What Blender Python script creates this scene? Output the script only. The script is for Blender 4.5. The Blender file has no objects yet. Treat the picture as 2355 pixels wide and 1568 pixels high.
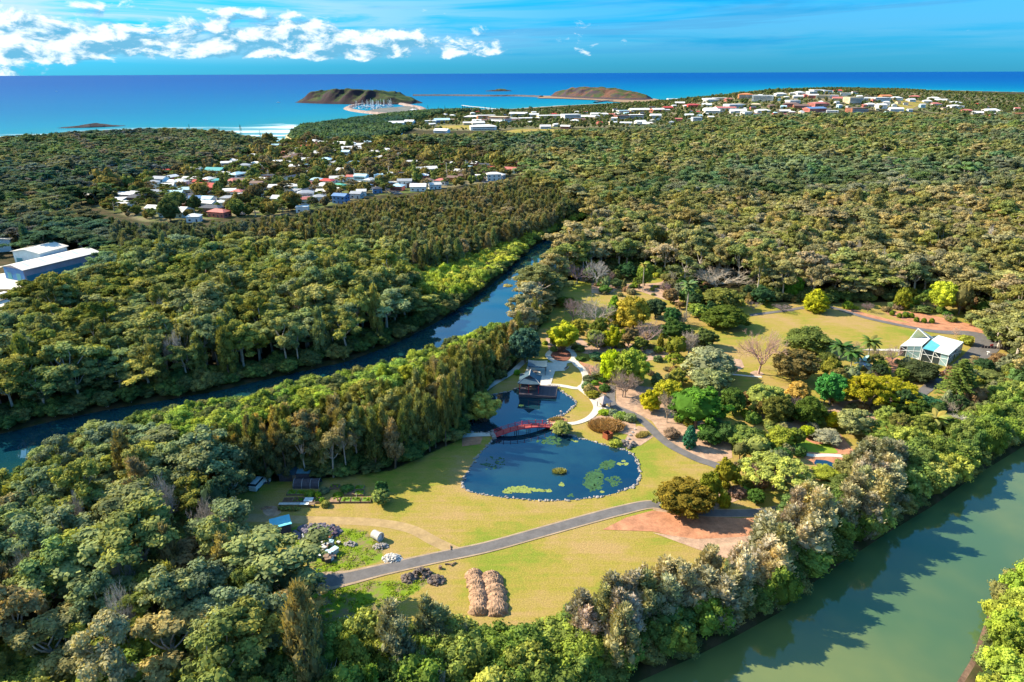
import bpy, bmesh, math, random
import numpy as np
from mathutils import Vector, Matrix
from mathutils.geometry import tessellate_polygon

scene = bpy.context.scene
rad = math.radians

# ---------------------------------------------------------------- camera
CAM_H = 100.0
PITCH = rad(21.49); ROLL = rad(0.24)
FD = 1570.0; CX, CY = 1177.0, 784.0          # working picture frame, 2354 x 1568
_r = np.array([1.0, 0, 0]); _u = np.array([0, math.sin(PITCH), math.cos(PITCH)])
FW = np.array([0, math.cos(PITCH), -math.sin(PITCH)])
RT = math.cos(ROLL) * _r - math.sin(ROLL) * _u
UP = math.sin(ROLL) * _r + math.cos(ROLL) * _u
camd = bpy.data.cameras.new("camera"); cam = bpy.data.objects.new("camera", camd)
scene.collection.objects.link(cam); scene.camera = cam
camd.sensor_width = 36.0; camd.lens = 36.0 * FD / 2354.0
camd.clip_start = 1.0; camd.clip_end = 200000.0
cam.matrix_world = Matrix(((RT[0], UP[0], -FW[0], 0), (RT[1], UP[1], -FW[1], 0), (RT[2], UP[2], -FW[2], CAM_H), (0, 0, 0, 1)))

# ---------------------------------------------------------------- light
SUN_DIR = np.array([-0.955, 0.296, 0.0]); SUN_EL = rad(35)
sv = np.array([SUN_DIR[0] * math.cos(SUN_EL), SUN_DIR[1] * math.cos(SUN_EL), math.sin(SUN_EL)])
sd = bpy.data.lights.new("sun", 'SUN'); so = bpy.data.objects.new("sun", sd); scene.collection.objects.link(so)
sd.energy = 5.0; sd.angle = rad(0.53); sd.color = (1.0, 0.88, 0.66)
so.rotation_euler = Vector((-sv[0], -sv[1], -sv[2])).to_track_quat('-Z', 'Y').to_euler()
so.location = (-200, 60, 300)

world = bpy.data.worlds.new("World"); scene.world = world; world.use_nodes = True
scene.view_settings.view_transform = 'Standard'; scene.view_settings.look = 'None'
scene.view_settings.gamma = 1.0; scene.view_settings.use_curve_mapping = False
scene.view_settings.exposure = 1.18
scene.render.engine = 'CYCLES'
scene.cycles.max_bounces = 5; scene.cycles.diffuse_bounces = 2; scene.cycles.glossy_bounces = 2
scene.cycles.transmission_bounces = 4; scene.cycles.transparent_max_bounces = 6
scene.cycles.caustics_reflective = False; scene.cycles.caustics_refractive = False
scene.cycles.use_denoising = True
scene.cycles.use_adaptive_sampling = True; scene.cycles.adaptive_threshold = 0.02


class NT:
    """small node-tree writer"""
    def __init__(self, tree): self.t = tree; tree.nodes.clear()
    def n(self, typ, **kw):
        nd = self.t.nodes.new(typ); ins = kw.pop('i', {})
        for k, v in kw.items(): setattr(nd, k, v)
        for k, v in ins.items():
            s = nd.inputs[k]
            if hasattr(v, 'is_linked') or v.__class__.__name__.startswith('NodeSocket'): self.t.links.new(v, s)
            else: s.default_value = v
        return nd
    def m(self, op, a, b=0.0, c=0.0, clamp=False):
        return self.n('ShaderNodeMath', operation=op, use_clamp=clamp, i={0: a, 1: b, 2: c}).outputs[0]
    def mr(self, v, a, b, c=0.0, d=1.0, smooth=True):
        return self.n('ShaderNodeMapRange', interpolation_type='SMOOTHSTEP' if smooth else 'LINEAR', i={'Value': v, 'From Min': a, 'From Max': b, 'To Min': c, 'To Max': d}).outputs[0]
    def mix(self, f, a, b, blend='MIX'):
        nd = self.n('ShaderNodeMix', data_type='RGBA', blend_type=blend)
        for s, v in ((nd.inputs[0], f), (nd.inputs[6], a), (nd.inputs[7], b)):
            if v.__class__.__name__.startswith('NodeSocket'): self.t.links.new(v, s)
            else: s.default_value = (*v, 1.0) if isinstance(v, tuple) and len(v) == 3 else v
        return nd.outputs[2]
    def noise(self, vec, scale, detail=4.0, rough=0.55, dist=0.0):
        return self.n('ShaderNodeTexNoise', i={'Vector': vec, 'Scale': scale, 'Detail': detail, 'Roughness': rough, 'Distortion': dist}).outputs[0]
    def comb(self, x, y, z=0.0): return self.n('ShaderNodeCombineXYZ', i={0: x, 1: y, 2: z}).outputs[0]


def build_world():
    w = NT(world.node_tree)
    sky = w.n('ShaderNodeTexSky', sky_type='NISHITA', sun_disc=False, sun_elevation=SUN_EL,
              sun_rotation=math.atan2(SUN_DIR[0], SUN_DIR[1]), altitude=100.0, air_density=1.0, dust_density=0.3, ozone_density=3.0)
    d = w.n('ShaderNodeTexCoord').outputs['Generated']
    nrm = w.n('ShaderNodeVectorMath', operation='NORMALIZE', i={0: d}).outputs[0]
    sx = w.n('ShaderNodeSeparateXYZ', i={0: nrm})
    x, y, z = sx.outputs
    az = w.m('MULTIPLY', w.m('ARCTAN2', x, y), 57.2958)          # degrees, + to the right
    el = w.m('MULTIPLY', w.m('ARCSINE', z), 57.2958)
    tint = w.mix(w.mr(el, 0.0, 7.0), (0.05, 0.41, 0.88), (0.01, 0.60, 1.02))
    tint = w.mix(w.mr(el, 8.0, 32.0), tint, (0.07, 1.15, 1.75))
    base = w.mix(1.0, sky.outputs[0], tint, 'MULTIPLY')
    # thin high streaks, both light and dark, all round the sky
    v1 = w.comb(w.m('MULTIPLY', az, 0.055), w.m('MULTIPLY', el, 0.75), 3.1)
    n1 = w.noise(v1, 1.0, 7.0, 0.6, 0.6)
    v2 = w.comb(w.m('MULTIPLY', az, 0.035), w.m('ADD', w.m('MULTIPLY', el, 0.62), w.m('MULTIPLY', az, -0.012)), 9.4)
    n2 = w.noise(v2, 1.0, 8.0, 0.62, 0.9)
    high = w.mr(el, 0.3, 2.5)
    east = w.mr(az, -34.0, 8.0, 1.0, 0.06)                       # the cloud bank thins out to the right
    streak = w.m('MULTIPLY', w.mr(n1, 0.33, 0.56), w.m('MULTIPLY', high, w.m('ADD', w.m('MULTIPLY', east, 0.9), 0.08)))
    dark = w.m('MULTIPLY', w.mr(n2, 0.50, 0.63), w.m('MULTIPLY', high, 0.55))
    col = w.mix(dark, base, (0.06, 1.9, 4.1))
    col = w.mix(streak, col, (3.4, 4.7, 5.4))
    # cumulus bank standing low over the sea
    def dens(daz, de):
        a2 = w.m('ADD', az, daz); e2 = w.m('ADD', el, de)
        big = w.noise(w.comb(w.m('MULTIPLY', a2, 0.16), w.m('MULTIPLY', e2, 0.34), 1.7), 1.0, 2.0, 0.5)
        fine = w.noise(w.comb(w.m('MULTIPLY', a2, 0.50), w.m('MULTIPLY', e2, 1.05), 5.2), 1.0, 8.0, 0.62, 0.35)
        return w.m('ADD', w.m('MULTIPLY', big, 1.0), w.m('MULTIPLY', fine, 1.05))
    d0 = dens(0.0, 0.0); d1 = dens(-0.55, 0.42)
    top = w.mr(el, 2.2, 5.0, 0.0, 0.50, False)
    bot = w.mr(el, 0.55, 1.25, 0.45, 0.0)
    azf = w.m('ADD', w.mr(az, -16.0, 1.0, -0.12, 0.18), w.mr(az, 1.0, 18.0, 0.0, 0.30))
    thr = w.m('ADD', w.m('ADD', top, bot), w.m('ADD', azf, 0.83))
    cum = w.m('SUBTRACT', d0, thr)
    cm = w.mr(cum, -0.02, 0.16)
    lit = w.mr(w.m('SUBTRACT', d0, d1), -0.13, 0.13)
    ccol = w.mix(lit, (0.8, 2.7, 4.1), (5.6, 6.2, 6.4))
    col = w.mix(w.m('MULTIPLY', cm, 0.93), col, ccol)
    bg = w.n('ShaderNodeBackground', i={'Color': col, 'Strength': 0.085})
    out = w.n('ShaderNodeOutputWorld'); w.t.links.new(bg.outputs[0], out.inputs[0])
build_world()

# ---------------------------------------------------------------- picture -> ground
FR = {'D': (0, 0, 1 / 1.0875), 'A': (1100, 780, 3.267), 'B': (1700, 640, 2.738), 'C': (560, 1140, 3.680), 'E': (1200, 860, 5.8875),
      'F': (2200, 780, 6.542), 'G': (0, 1100, 2.592), 'H': (800, 1200, 2.141), 'I': (1700, 1100, 2.592), 'J': (1280, 560, 4.529),
      'K': (1540, 900, 4.127), 'L': (350, 380, 4.282), 'M': (900, 380, 5.352), 'N': (860, 250, 5.352), 'O': (0, 280, 3.364),
      'Q': (600, 280, 2.944), 'R': (1200, 180, 3.925), 'S': (1760, 180, 2.944), 'T': (600, 180, 3.925), 'U': (0, 580, 6.031)}


def toD(fr, x, y):
    ox, oy, s = FR[fr]
    return ((ox + x / s) / 1.0875, (oy + y / s) / 1.0875)


def ray(xd, yd): return RT * ((xd - CX) / FD) + UP * ((CY - yd) / FD) + FW


def G(xd, yd, z=0.0):
    """ground point (height z) seen at working-frame pixel"""
    v = ray(xd, yd)
    t = (z - CAM_H) / v[2] if v[2] < -1e-4 else 60000.0
    return np.array([v[0] * t, v[1] * t, z])


def proj(p):
    p = np.atleast_2d(np.asarray(p, float)); q = p - np.array([0, 0, CAM_H])
    zc = q @ FW; zc = np.where(np.abs(zc) < 1e-6, 1e-6, zc)
    xd = CX + FD * (q @ RT) / zc; yd = CY - FD * (q @ UP) / zc
    bad = zc < 5
    return np.where(bad, -9999, xd), np.where(bad, 9999, yd), zc


def poly_world(pts, z=0.0):
    out = []
    for p in pts:
        g = G(p[0], p[1], p[2] if len(p) > 2 else z); out.append((g[0], g[1]))
    return np.array(out)


def inside(px, py, poly):
    poly = np.asarray(poly); n = len(poly); r = np.zeros(px.shape, bool); j = n - 1
    for i in range(n):
        xi, yi = poly[i][0], poly[i][1]; xj, yj = poly[j][0], poly[j][1]
        c = ((yi > py) != (yj > py)) & (px < (xj - xi) * (py - yi) / ((yj - yi) if yj != yi else 1e-9) + xi)
        r ^= c; j = i
    return r


def sdf(px, py, poly):
    """signed distance, negative inside"""
    d = np.full(px.shape, 1e18); n = len(poly)
    for i in range(n):
        ax, ay = poly[i]; bx, by = poly[(i + 1) % n]
        dx, dy = bx - ax, by - ay; L = dx * dx + dy * dy + 1e-9
        t = np.clip(((px - ax) * dx + (py - ay) * dy) / L, 0, 1)
        d = np.minimum(d, (px - ax - t * dx) ** 2 + (py - ay - t * dy) ** 2)
    d = np.sqrt(d)
    return np.where(inside(px, py, poly), -d, d)


# water and coast outlines (working frame; third value = height of the hiding canopy edge)
CREEK1 = [(-500, 1060), (-200, 1025), (0, 1000), (140, 965), (300, 935), (480, 905), (620, 872), (800, 832), (900, 795), (1000, 745), (1080, 695), (1150, 640), (1200, 590), (1240, 560), (1290, 530), (1345, 503),
          (1350, 515), (1300, 545, 4), (1275, 590, 8), (1200, 640, 8), (1175, 715, 8), (1100, 748, 5), (1000, 788, 4), (930, 816, 4), (850, 843, 3), (700, 873, 3), (560, 910, 3), (400, 936, 3), (250, 964, 4), (140, 990, 5), (70, 1025, 6), (0, 1088, 7), (-150, 1220, 8), (-500, 1300, 8)]
CREEK2 = [(1000, 1800), (1300, 1660), (1480, 1568), (1600, 1515), (1700, 1465), (1800, 1410), (1850, 1360), (1950, 1290), (2050, 1225), (2150, 1165), (2240, 1100), (2354, 1030), (2700, 850), (3200, 700),
          (3300, 800), (2900, 990), (2500, 1230), (2354, 1335), (2290, 1385), (2268, 1420), (2250, 1470), (2230, 1520), (2200, 1568), (2120, 1700), (1900, 1850)]
COAST = [(-3500, 420), (-900, 352), (0, 322), (130, 312), (300, 303), (470, 301), (520, 307), (545, 318), (600, 326), (640, 327), (655, 318), (668, 300), (690, 290), (770, 277), (900, 265), (985, 256), (1060, 253),
         (1180, 250), (1290, 243), (1400, 238), (1480, 237), (1560, 232), (1640, 222), (1760, 208), (1900, 202), (2100, 206), (2354, 212), (3000, 212), (5200, 225), (5200, 900), (2500, 3000), (-2500, 3000), (-3500, 900)]
W1 = poly_world(CREEK1, -0.8); W2 = poly_world(CREEK2, -0.8); WC = poly_world(COAST, 0)

_h1 = G(1935, 207, 50); _h2 = G(2150, 222, 24); _h3 = G(1750, 216, 30)
HILLS = [(G(1900, 205, 56)[:2], 300, 230, 46), (G(2060, 207, 44)[:2], 230, 210, 22), (G(1700, 222, 30)[:2], 260, 220, 22), (G(2230, 224, 22)[:2], 320, 260, 20),
         (G(2700, 224, 22)[:2], 400, 300, 18)]


def Hf(x, y):
    x = np.asarray(x, float); y = np.asarray(y, float)
    h = np.zeros(x.shape)
    for (c, sx, sy, a) in HILLS:
        h = h + a * np.exp(-((x - c[0]) / sx) ** 2 - ((y - c[1]) / sy) ** 2)
    return h + 1.0 * np.clip((np.hypot(x, y) - 500) / 800, 0, 1)


def Gt(xd, yd):
    """first terrain hit of the pixel's ray"""
    v = ray(xd, yd)
    t = np.linspace(100, 6000, 3000); px, py, pz = v[0] * t, v[1] * t, CAM_H + v[2] * t
    k = np.nonzero(pz < Hf(px, py))[0]
    if len(k) == 0: return G(xd, yd, 0)
    k = k[0]; return np.array([px[k], py[k], float(Hf(px[k], py[k]))])


# ---------------------------------------------------------------- object helpers
def link(o, parent=None):
    scene.collection.objects.link(o)
    if parent is not None: o.parent = parent
    return o


def tag(o, label=None, cat=None, group=None, kind=None):
    if label: o['label'] = label
    if cat: o['category'] = cat
    if group: o['group'] = group
    if kind: o['kind'] = kind
    return o


def empty(name, loc, rz=0.0, label=None, cat=None, group=None):
    o = bpy.data.objects.new(name, None); o.location = tuple(float(v) for v in loc); o.rotation_euler = (0, 0, rz); o.empty_display_size = 0.5
    link(o); return tag(o, label, cat, group)


class Acc:
    """collects faces and builds one mesh"""
    def __init__(self): self.v = []; self.f = []; self.mi = []; self.t = []; self.n = 0
    def add(self, v, f, mi=0, tint=0.5):
        v = np.asarray(v, float).reshape(-1, 3); f = np.asarray(f, int)
        self.v.append(v); self.f.append(f + self.n); self.mi.append(np.full(len(f), mi)); self.t.append(np.broadcast_to(np.asarray(tint, float), (len(v),)).copy()); self.n += len(v)
        return self
    def box(self, c, s, rz=0.0, mi=0, tint=0.5, taper=1.0, rx=0.0):
        x, y, z = s[0] / 2, s[1] / 2, s[2] / 2
        v = np.array([(-x, -y, -z), (x, -y, -z), (x, y, -z), (-x, y, -z), (-x * taper, -y * taper, z), (x * taper, -y * taper, z), (x * taper, y * taper, z), (-x * taper, y * taper, z)])
        if rx: v = v @ np.array(Matrix.Rotation(rx, 3, 'X')).T
        if rz: v = v @ np.array(Matrix.Rotation(rz, 3, 'Z')).T
        return self.add(v + np.asarray(c, float), [(0, 3, 2, 1), (4, 5, 6, 7), (0, 1, 5, 4), (1, 2, 6, 5), (2, 3, 7, 6), (3, 0, 4, 7)], mi, tint)
    def prism(self, pts, z0, z1, mi=0):
        n = len(pts); pts = np.asarray(pts, float)
        v = np.vstack([np.c_[pts, np.full(n, z0)], np.c_[pts, np.full(n, z1)]])
        self.add(v, [(i, (i + 1) % n, n + (i + 1) % n, n + i) for i in range(n)], mi)
        tr = tessellate_polygon([[Vector((p[0], p[1], 0)) for p in pts]])
        self.add(v[n:], [t for t in tr], mi); return self
    def tube(self, pts, r, sides=5, mi=0, tint=0.5, cap=True):
        pts = np.asarray(pts, float); n = len(pts); r = np.broadcast_to(np.asarray(r, float), (n,))
        ring = []
        for i in range(n):
            d = pts[min(i + 1, n - 1)] - pts[max(i - 1, 0)]; d = d / (np.linalg.norm(d) + 1e-9)
            a = np.cross(d, [0, 0, 1.0]) if abs(d[2]) < 0.95 else np.cross(d, [0, 1.0, 0]); a /= np.linalg.norm(a) + 1e-9
            b = np.cross(d, a); th = np.arange(sides) / sides * 2 * math.pi
            ring.append(pts[i] + r[i] * (np.cos(th)[:, None] * a + np.sin(th)[:, None] * b))
        v = np.vstack(ring); f = []
        for i in range(n - 1):
            for k in range(sides):
                k2 = (k + 1) % sides; f.append((i * sides + k, i * sides + k2, (i + 1) * sides + k2, (i + 1) * sides + k))
        self.add(v, f, mi, tint)
        if cap and sides == 4: self.add(v[-4:], [(0, 1, 2, 3)], mi, tint)
        elif cap and sides > 4:
            self.add(np.vstack([v[-sides:], pts[-1:]]), [(k, (k + 1) % sides, sides) for k in range(sides)], mi, tint)
            self.add(np.vstack([v[:sides], pts[:1]]), [((k + 1) % sides, k, sides) for k in range(sides)], mi, tint)
        return self
    def mesh(self, name, mats, smooth=False):
        me = bpy.data.meshes.new(name); V = np.vstack(self.v).astype(np.float32); T = np.concatenate(self.t).astype(np.float32)
        fl = []; tot = []; mi = []
        for f, m in zip(self.f, self.mi):
            if len(f) == 0: continue
            fl.append(f.reshape(-1)); tot.append(np.full(len(f), f.shape[1])); mi.append(m)
        L = np.concatenate(fl).astype(np.int32); tot = np.concatenate(tot).astype(np.int32); mi = np.concatenate(mi).astype(np.int32)
        st = np.concatenate([[0], np.cumsum(tot)[:-1]]).astype(np.int32)
        me.vertices.add(len(V)); me.vertices.foreach_set('co', V.ravel())
        me.loops.add(len(L)); me.loops.foreach_set('vertex_index', L)
        me.polygons.add(len(tot)); me.polygons.foreach_set('loop_start', st); me.polygons.foreach_set('loop_total', tot)
        me.polygons.foreach_set('material_index', mi)
        me.polygons.foreach_set('use_smooth', np.full(len(tot), smooth, dtype=bool))
        a = me.attributes.new('tint', 'FLOAT', 'POINT'); a.data.foreach_set('value', T)
        for m in (mats if isinstance(mats, (list, tuple)) else [mats]): me.materials.append(m)
        me.update(calc_edges=True); me.validate(); return me
    def obj(self, name, mats, parent=None, smooth=False):
        return link(bpy.data.objects.new(name, self.mesh(name, mats, smooth)), parent)


# ---------------------------------------------------------------- materials
def mat(name, fn):
    m = bpy.data.materials.new(name); m.use_nodes = True; t = NT(m.node_tree)
    sh = fn(t); out = t.n('ShaderNodeOutputMaterial'); t.t.links.new(sh, out.inputs[0]); return m


def pos(t): return t.n('ShaderNodeNewGeometry').outputs['Position']


def bump(t, h, s, d=0.1): return t.n('ShaderNodeBump', i={'Height': h, 'Strength': s, 'Distance': d}).outputs[0]


def simple(name, col, rough=0.8, var=0.25, scale=1.5, spec=0.3, metal=0.0, obj=True):
    def fn(t):
        p = t.n('ShaderNodeTexCoord').outputs['Object'] if obj else pos(t)
        n = t.noise(p, scale, 5.0, 0.65)
        n2 = t.noise(p, scale * 7, 3.0, 0.6)
        k = t.m('ADD', t.mr(n, 0.3, 0.7, 1 - var, 1 + var, False), t.mr(n2, 0.3, 0.7, -var * .4, var * .4, False))
        c = t.n('ShaderNodeVectorMath', operation='SCALE', i={0: col, 'Scale': k}).outputs[0]
        return t.n('ShaderNodeBsdfPrincipled', i={'Base Color': c, 'Roughness': rough, 'Specular IOR Level': spec, 'Metallic': metal, 'Normal': bump(t, n2, 0.3, 0.03)}).outputs[0]
    return mat(name, fn)


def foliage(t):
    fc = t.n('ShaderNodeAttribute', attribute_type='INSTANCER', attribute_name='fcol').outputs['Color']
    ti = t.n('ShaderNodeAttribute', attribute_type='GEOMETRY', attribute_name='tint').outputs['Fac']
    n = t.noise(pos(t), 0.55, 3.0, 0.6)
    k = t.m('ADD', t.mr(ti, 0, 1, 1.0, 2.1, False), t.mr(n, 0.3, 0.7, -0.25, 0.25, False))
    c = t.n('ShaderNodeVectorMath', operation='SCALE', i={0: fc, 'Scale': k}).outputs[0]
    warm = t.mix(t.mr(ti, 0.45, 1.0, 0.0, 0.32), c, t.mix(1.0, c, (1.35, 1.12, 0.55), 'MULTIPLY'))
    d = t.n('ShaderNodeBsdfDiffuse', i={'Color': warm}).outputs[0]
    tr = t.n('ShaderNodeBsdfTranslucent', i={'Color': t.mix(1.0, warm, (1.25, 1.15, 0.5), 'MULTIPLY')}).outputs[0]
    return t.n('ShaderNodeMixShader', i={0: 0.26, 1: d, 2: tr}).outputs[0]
M_LEAF = mat('foliage', foliage)
M_BARKP = simple('pale_bark', (0.42, 0.36, 0.30), 0.8, 0.3, 1.2)
M_BARKD = simple('dark_bark', (0.13, 0.10, 0.075), 0.9, 0.35, 1.2)
def twig(t):
    fc = t.n('ShaderNodeAttribute', attribute_type='INSTANCER', attribute_name='fcol').outputs['Color']
    return t.n('ShaderNodeBsdfDiffuse', i={'Color': fc}).outputs[0]
M_TWIG = mat('bare_twigs', twig)


def lawn_col(t, p):
    a = t.noise(p, 0.045, 6.0, 0.62, 0.4); b = t.noise(p, 0.35, 5.0, 0.65)
    st = t.noise(t.n('ShaderNodeMapping', i={'Vector': p, 'Scale': (0.05, 0.7, 1.0), 'Rotation': (0, 0, rad(-12))}).outputs[0], 1.0, 3.0, 0.6)
    k = t.m('ADD', t.m('MULTIPLY', a, 0.75), t.m('ADD', t.m('MULTIPLY', b, 0.22), t.m('MULTIPLY', st, 0.26)))
    k = t.m('SUBTRACT', k, 0.04)
    r = t.n('ShaderNodeValToRGB', i={0: k}); e = r.color_ramp.elements
    e[0].position = 0.44; e[0].color = (0.20, 0.235, 0.030, 1); e[1].position = 0.68; e[1].color = (0.37, 0.25, 0.10, 1)
    m = r.color_ramp.elements.new(0.55); m.color = (0.305, 0.245, 0.050, 1)
    f = t.noise(p, 3.5, 4.0, 0.7)
    return t.n('ShaderNodeVectorMath', operation='SCALE', i={0: r.outputs[0], 'Scale': t.mr(f, 0.3, 0.7, 0.62, 1.28, False)}).outputs[0]


def ground_mat(t):
    p = pos(t); at = t.n('ShaderNodeAttribute', attribute_type='GEOMETRY', attribute_name='cov').outputs['Color']
    s = t.n('ShaderNodeSeparateColor', i={0: at})
    n = t.noise(p, 0.16, 6.0, 0.65); n2 = t.noise(p, 1.4, 5.0, 0.7)
    forest = t.mix(t.mr(n, 0.4, 0.62), (0.030, 0.035, 0.012), (0.075, 0.055, 0.028))
    lawn = lawn_col(t, p)
    town = t.mix(t.mr(t.noise(p, 0.03, 5.0, 0.7), 0.42, 0.55), (0.10, 0.13, 0.035), (0.20, 0.17, 0.10))
    sand = t.mix(n, (0.62, 0.45, 0.24), (0.72, 0.56, 0.34))
    rough = t.mix(t.mr(t.noise(p, 0.28, 7.0, 0.7), 0.44, 0.60), (0.16, 0.24, 0.018), (0.22, 0.165, 0.085))
    def f(c): return t.mr(t.m('ADD', c, t.m('MULTIPLY', t.m('SUBTRACT', n2, 0.5), 0.5)), 0.38, 0.62)
    c = t.mix(f(s.outputs[0]), forest, lawn); c = t.mix(f(s.outputs[1]), c, town); c = t.mix(f(s.outputs[2]), c, sand)
    al = t.n('ShaderNodeAttribute', attribute_type='GEOMETRY', attribute_name='rough').outputs['Fac']
    c = t.mix(f(al), c, rough)
    return t.n('ShaderNodeBsdfPrincipled', i={'Base Color': c, 'Roughness': 0.95, 'Specular IOR Level': 0.1, 'Normal': bump(t, n2, 0.5, 0.25)}).outputs[0]
M_GROUND = mat('ground', ground_mat)
M_ASPH = simple('asphalt', (0.135, 0.125, 0.125), 0.85, 0.22, 0.35, obj=False)
M_CONC = simple('pale_concrete', (0.58, 0.53, 0.46), 0.85, 0.13, 0.5, obj=False)
M_MULCH = simple('pale_mulch', (0.40, 0.26, 0.18), 0.95, 0.35, 0.5, obj=False)
M_ORANGE = simple('orange_mulch', (0.42, 0.19, 0.105), 0.95, 0.35, 0.4, obj=False)
M_MUD = simple('mud_bank', (0.17, 0.105, 0.07), 0.8, 0.5, 0.9, obj=False)
M_KERB = simple('kerb_stone', (0.5, 0.42, 0.33), 0.85, 0.15, 1.0, obj=False)


def water(name, deep, alt, rough, ripple, scale=0.5, spec=0.5, patch=0.02, ior=1.333):
    def fn(t):
        p = pos(t); c = t.mix(t.mr(t.noise(p, patch, 5.0, 0.6), 0.35, 0.65), deep, alt)
        h = t.noise(t.n('ShaderNodeMapping', i={'Vector': p, 'Scale': (1.0, 1.0, 1.0)}).outputs[0], scale, 3.0, 0.5)
        return t.n('ShaderNodeBsdfPrincipled', i={'Base Color': c, 'Roughness': rough, 'IOR': ior, 'Specular IOR Level': spec, 'Normal': bump(t, h, ripple, 0.1)}).outputs[0]
    return mat(name, fn)
M_CREEK = water('creek_water', (0.06, 0.12, 0.05), (0.15, 0.18, 0.055), 0.04, 0.06, 0.5, 0.5, 0.012, 1.6)
M_CREEKU = water('upper_creek_water', (0.004, 0.045, 0.07), (0.012, 0.06, 0.06), 0.03, 0.03, 0.5, 0.6, 0.02, 2.3)
M_POND = water('pond_water', (0.004, 0.022, 0.045), (0.010, 0.045, 0.06), 0.03, 0.03, 0.8, 0.5, 0.05, 1.8)


def ocean_mat(t):
    p = pos(t); dp = t.n('ShaderNodeAttribute', attribute_type='GEOMETRY', attribute_name='cov').outputs['Color']
    s = t.n('ShaderNodeSeparateColor', i={0: dp}); d = s.outputs[0]; foam = s.outputs[1]
    band = t.noise(t.n('ShaderNodeMapping', i={'Vector': p, 'Scale': (0.0006, 0.004, 1.0)}).outputs[0], 1.0, 6.0, 0.6)
    d2 = t.m('ADD', d, t.m('MULTIPLY', t.m('SUBTRACT', band, 0.5), 0.16))
    r = t.n('ShaderNodeValToRGB', i={0: d2}); e = r.color_ramp.elements
    e[0].position = 0.0; e[0].color = (0.015, 0.20, 0.25, 1); e[1].position = 1.0; e[1].color = (0.0, 0.062, 0.25, 1)
    for q, cc in ((0.20, (0.002, 0.175, 0.29, 1)), (0.45, (0.0, 0.122, 0.275, 1)), (0.75, (0.0, 0.080, 0.265, 1))):
        m = e.new(q); m.color = cc
    h = t.noise(t.n('ShaderNodeMapping', i={'Vector': p, 'Scale': (0.03, 0.09, 1.0)}).outputs[0], 1.0, 5.0, 0.6)
    wav = t.noise(t.n('ShaderNodeMapping', i={'Vector': p, 'Scale': (0.0035, 0.035, 1.0), 'Rotation': (0, 0, rad(-8))}).outputs[0], 1.0, 5.0, 0.65, 0.5)
    fm = t.m('MULTIPLY', foam, t.mr(wav, 0.44, 0.58))
    c = t.mix(fm, r.outputs[0], (0.72, 0.82, 0.84))
    df = t.n('ShaderNodeBsdfPrincipled', i={'Base Color': c, 'Roughness': 0.45, 'IOR': 1.333, 'Specular IOR Level': 0.05, 'Normal': bump(t, h, 0.6, 1.2)}).outputs[0]
    return df
M_OCEAN = mat('ocean_water', ocean_mat)


# ---------------------------------------------------------------- terrain
def set_cov(me, name, arr, typ='FLOAT_COLOR'):
    a = me.attributes.new(name, typ, 'POINT')
    a.data.foreach_set('color' if typ == 'FLOAT_COLOR' else 'value', np.ascontiguousarray(arr, np.float32).ravel())


def grid_mesh(name, X, Y, Z, m, smooth=True):
    nr, nc = X.shape; idx = np.arange(nr * nc).reshape(nr, nc)
    f = np.stack([idx[:-1, :-1], idx[:-1, 1:], idx[1:, 1:], idx[1:, :-1]], -1).reshape(-1, 4)
    me = Acc().add(np.stack([X, Y, Z], -1), f).mesh(name, m, smooth); return me


GARDEN = [(538, 1122), (560, 1112), (740, 1100), (900, 1082), (1060, 1010), (1075, 940), (1180, 850), (1215, 790), (1280, 700), (1290, 650), (1400, 622), (1480, 622), (1560, 660), (1700, 692), (1900, 698), (2200, 690), (2275, 730), (2268, 790), (2330, 815), (2335, 850), (2200, 900), (2100, 980), (1950, 1080), (1790, 1180),
          (1760, 1260), (1560, 1400), (1160, 1500), (760, 1500), (700, 1420), (690, 1360), (560, 1320), (500, 1260), (510, 1180)]
WG = poly_world(GARDEN)
TOWN = [[(330, 510), (140, 450), (380, 395), (480, 380), (600, 330), (860, 330), (1100, 345), (1215, 370), (1215, 395), (1090, 425), (960, 442), (840, 452), (740, 478), (640, 498), (540, 500), (420, 508)],
        [(850, 300), (900, 285), (1000, 262), (1300, 250), (1500, 240), (1650, 222), (1780, 205), (2000, 200), (2354, 225), (2600, 240), (2600, 290), (2100, 270), (1800, 272), (1600, 292), (1300, 296), (1100, 302)]]
WT = [poly_world(t) for t in TOWN]
SANDP = [poly_world([(620, 336), (640, 327), (668, 300), (700, 306), (700, 318), (660, 335)]), poly_world([(455, 313), (480, 305), (530, 312), (550, 322), (500, 322)]), poly_world([(640, 350), (700, 330), (730, 338), (660, 362)])]
ROUGHP = [poly_world([(640, 1215), (720, 1205), (840, 1220), (880, 1260), (880, 1290), (740, 1325), (700, 1290)]), poly_world([(730, 1360), (850, 1335), (930, 1335), (1000, 1330), (900, 1400), (820, 1460), (700, 1470), (690, 1400)])]
FIELDP = [poly_world([(1140, 306), (1190, 298), (1300, 298), (1305, 306), (1280, 309)]), poly_world([(985, 298), (1010, 290), (1130, 289), (1130, 297)]), poly_world([(2040, 262), (2100, 254), (2140, 258), (2080, 272)])]
FIELDS_D = [[(1130, 309), (1190, 296), (1305, 296), (1310, 309)], [(985, 300), (1010, 290), (1130, 288), (1130, 298)], [(2020, 274), (2090, 254), (2150, 256), (2090, 276)]]


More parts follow.
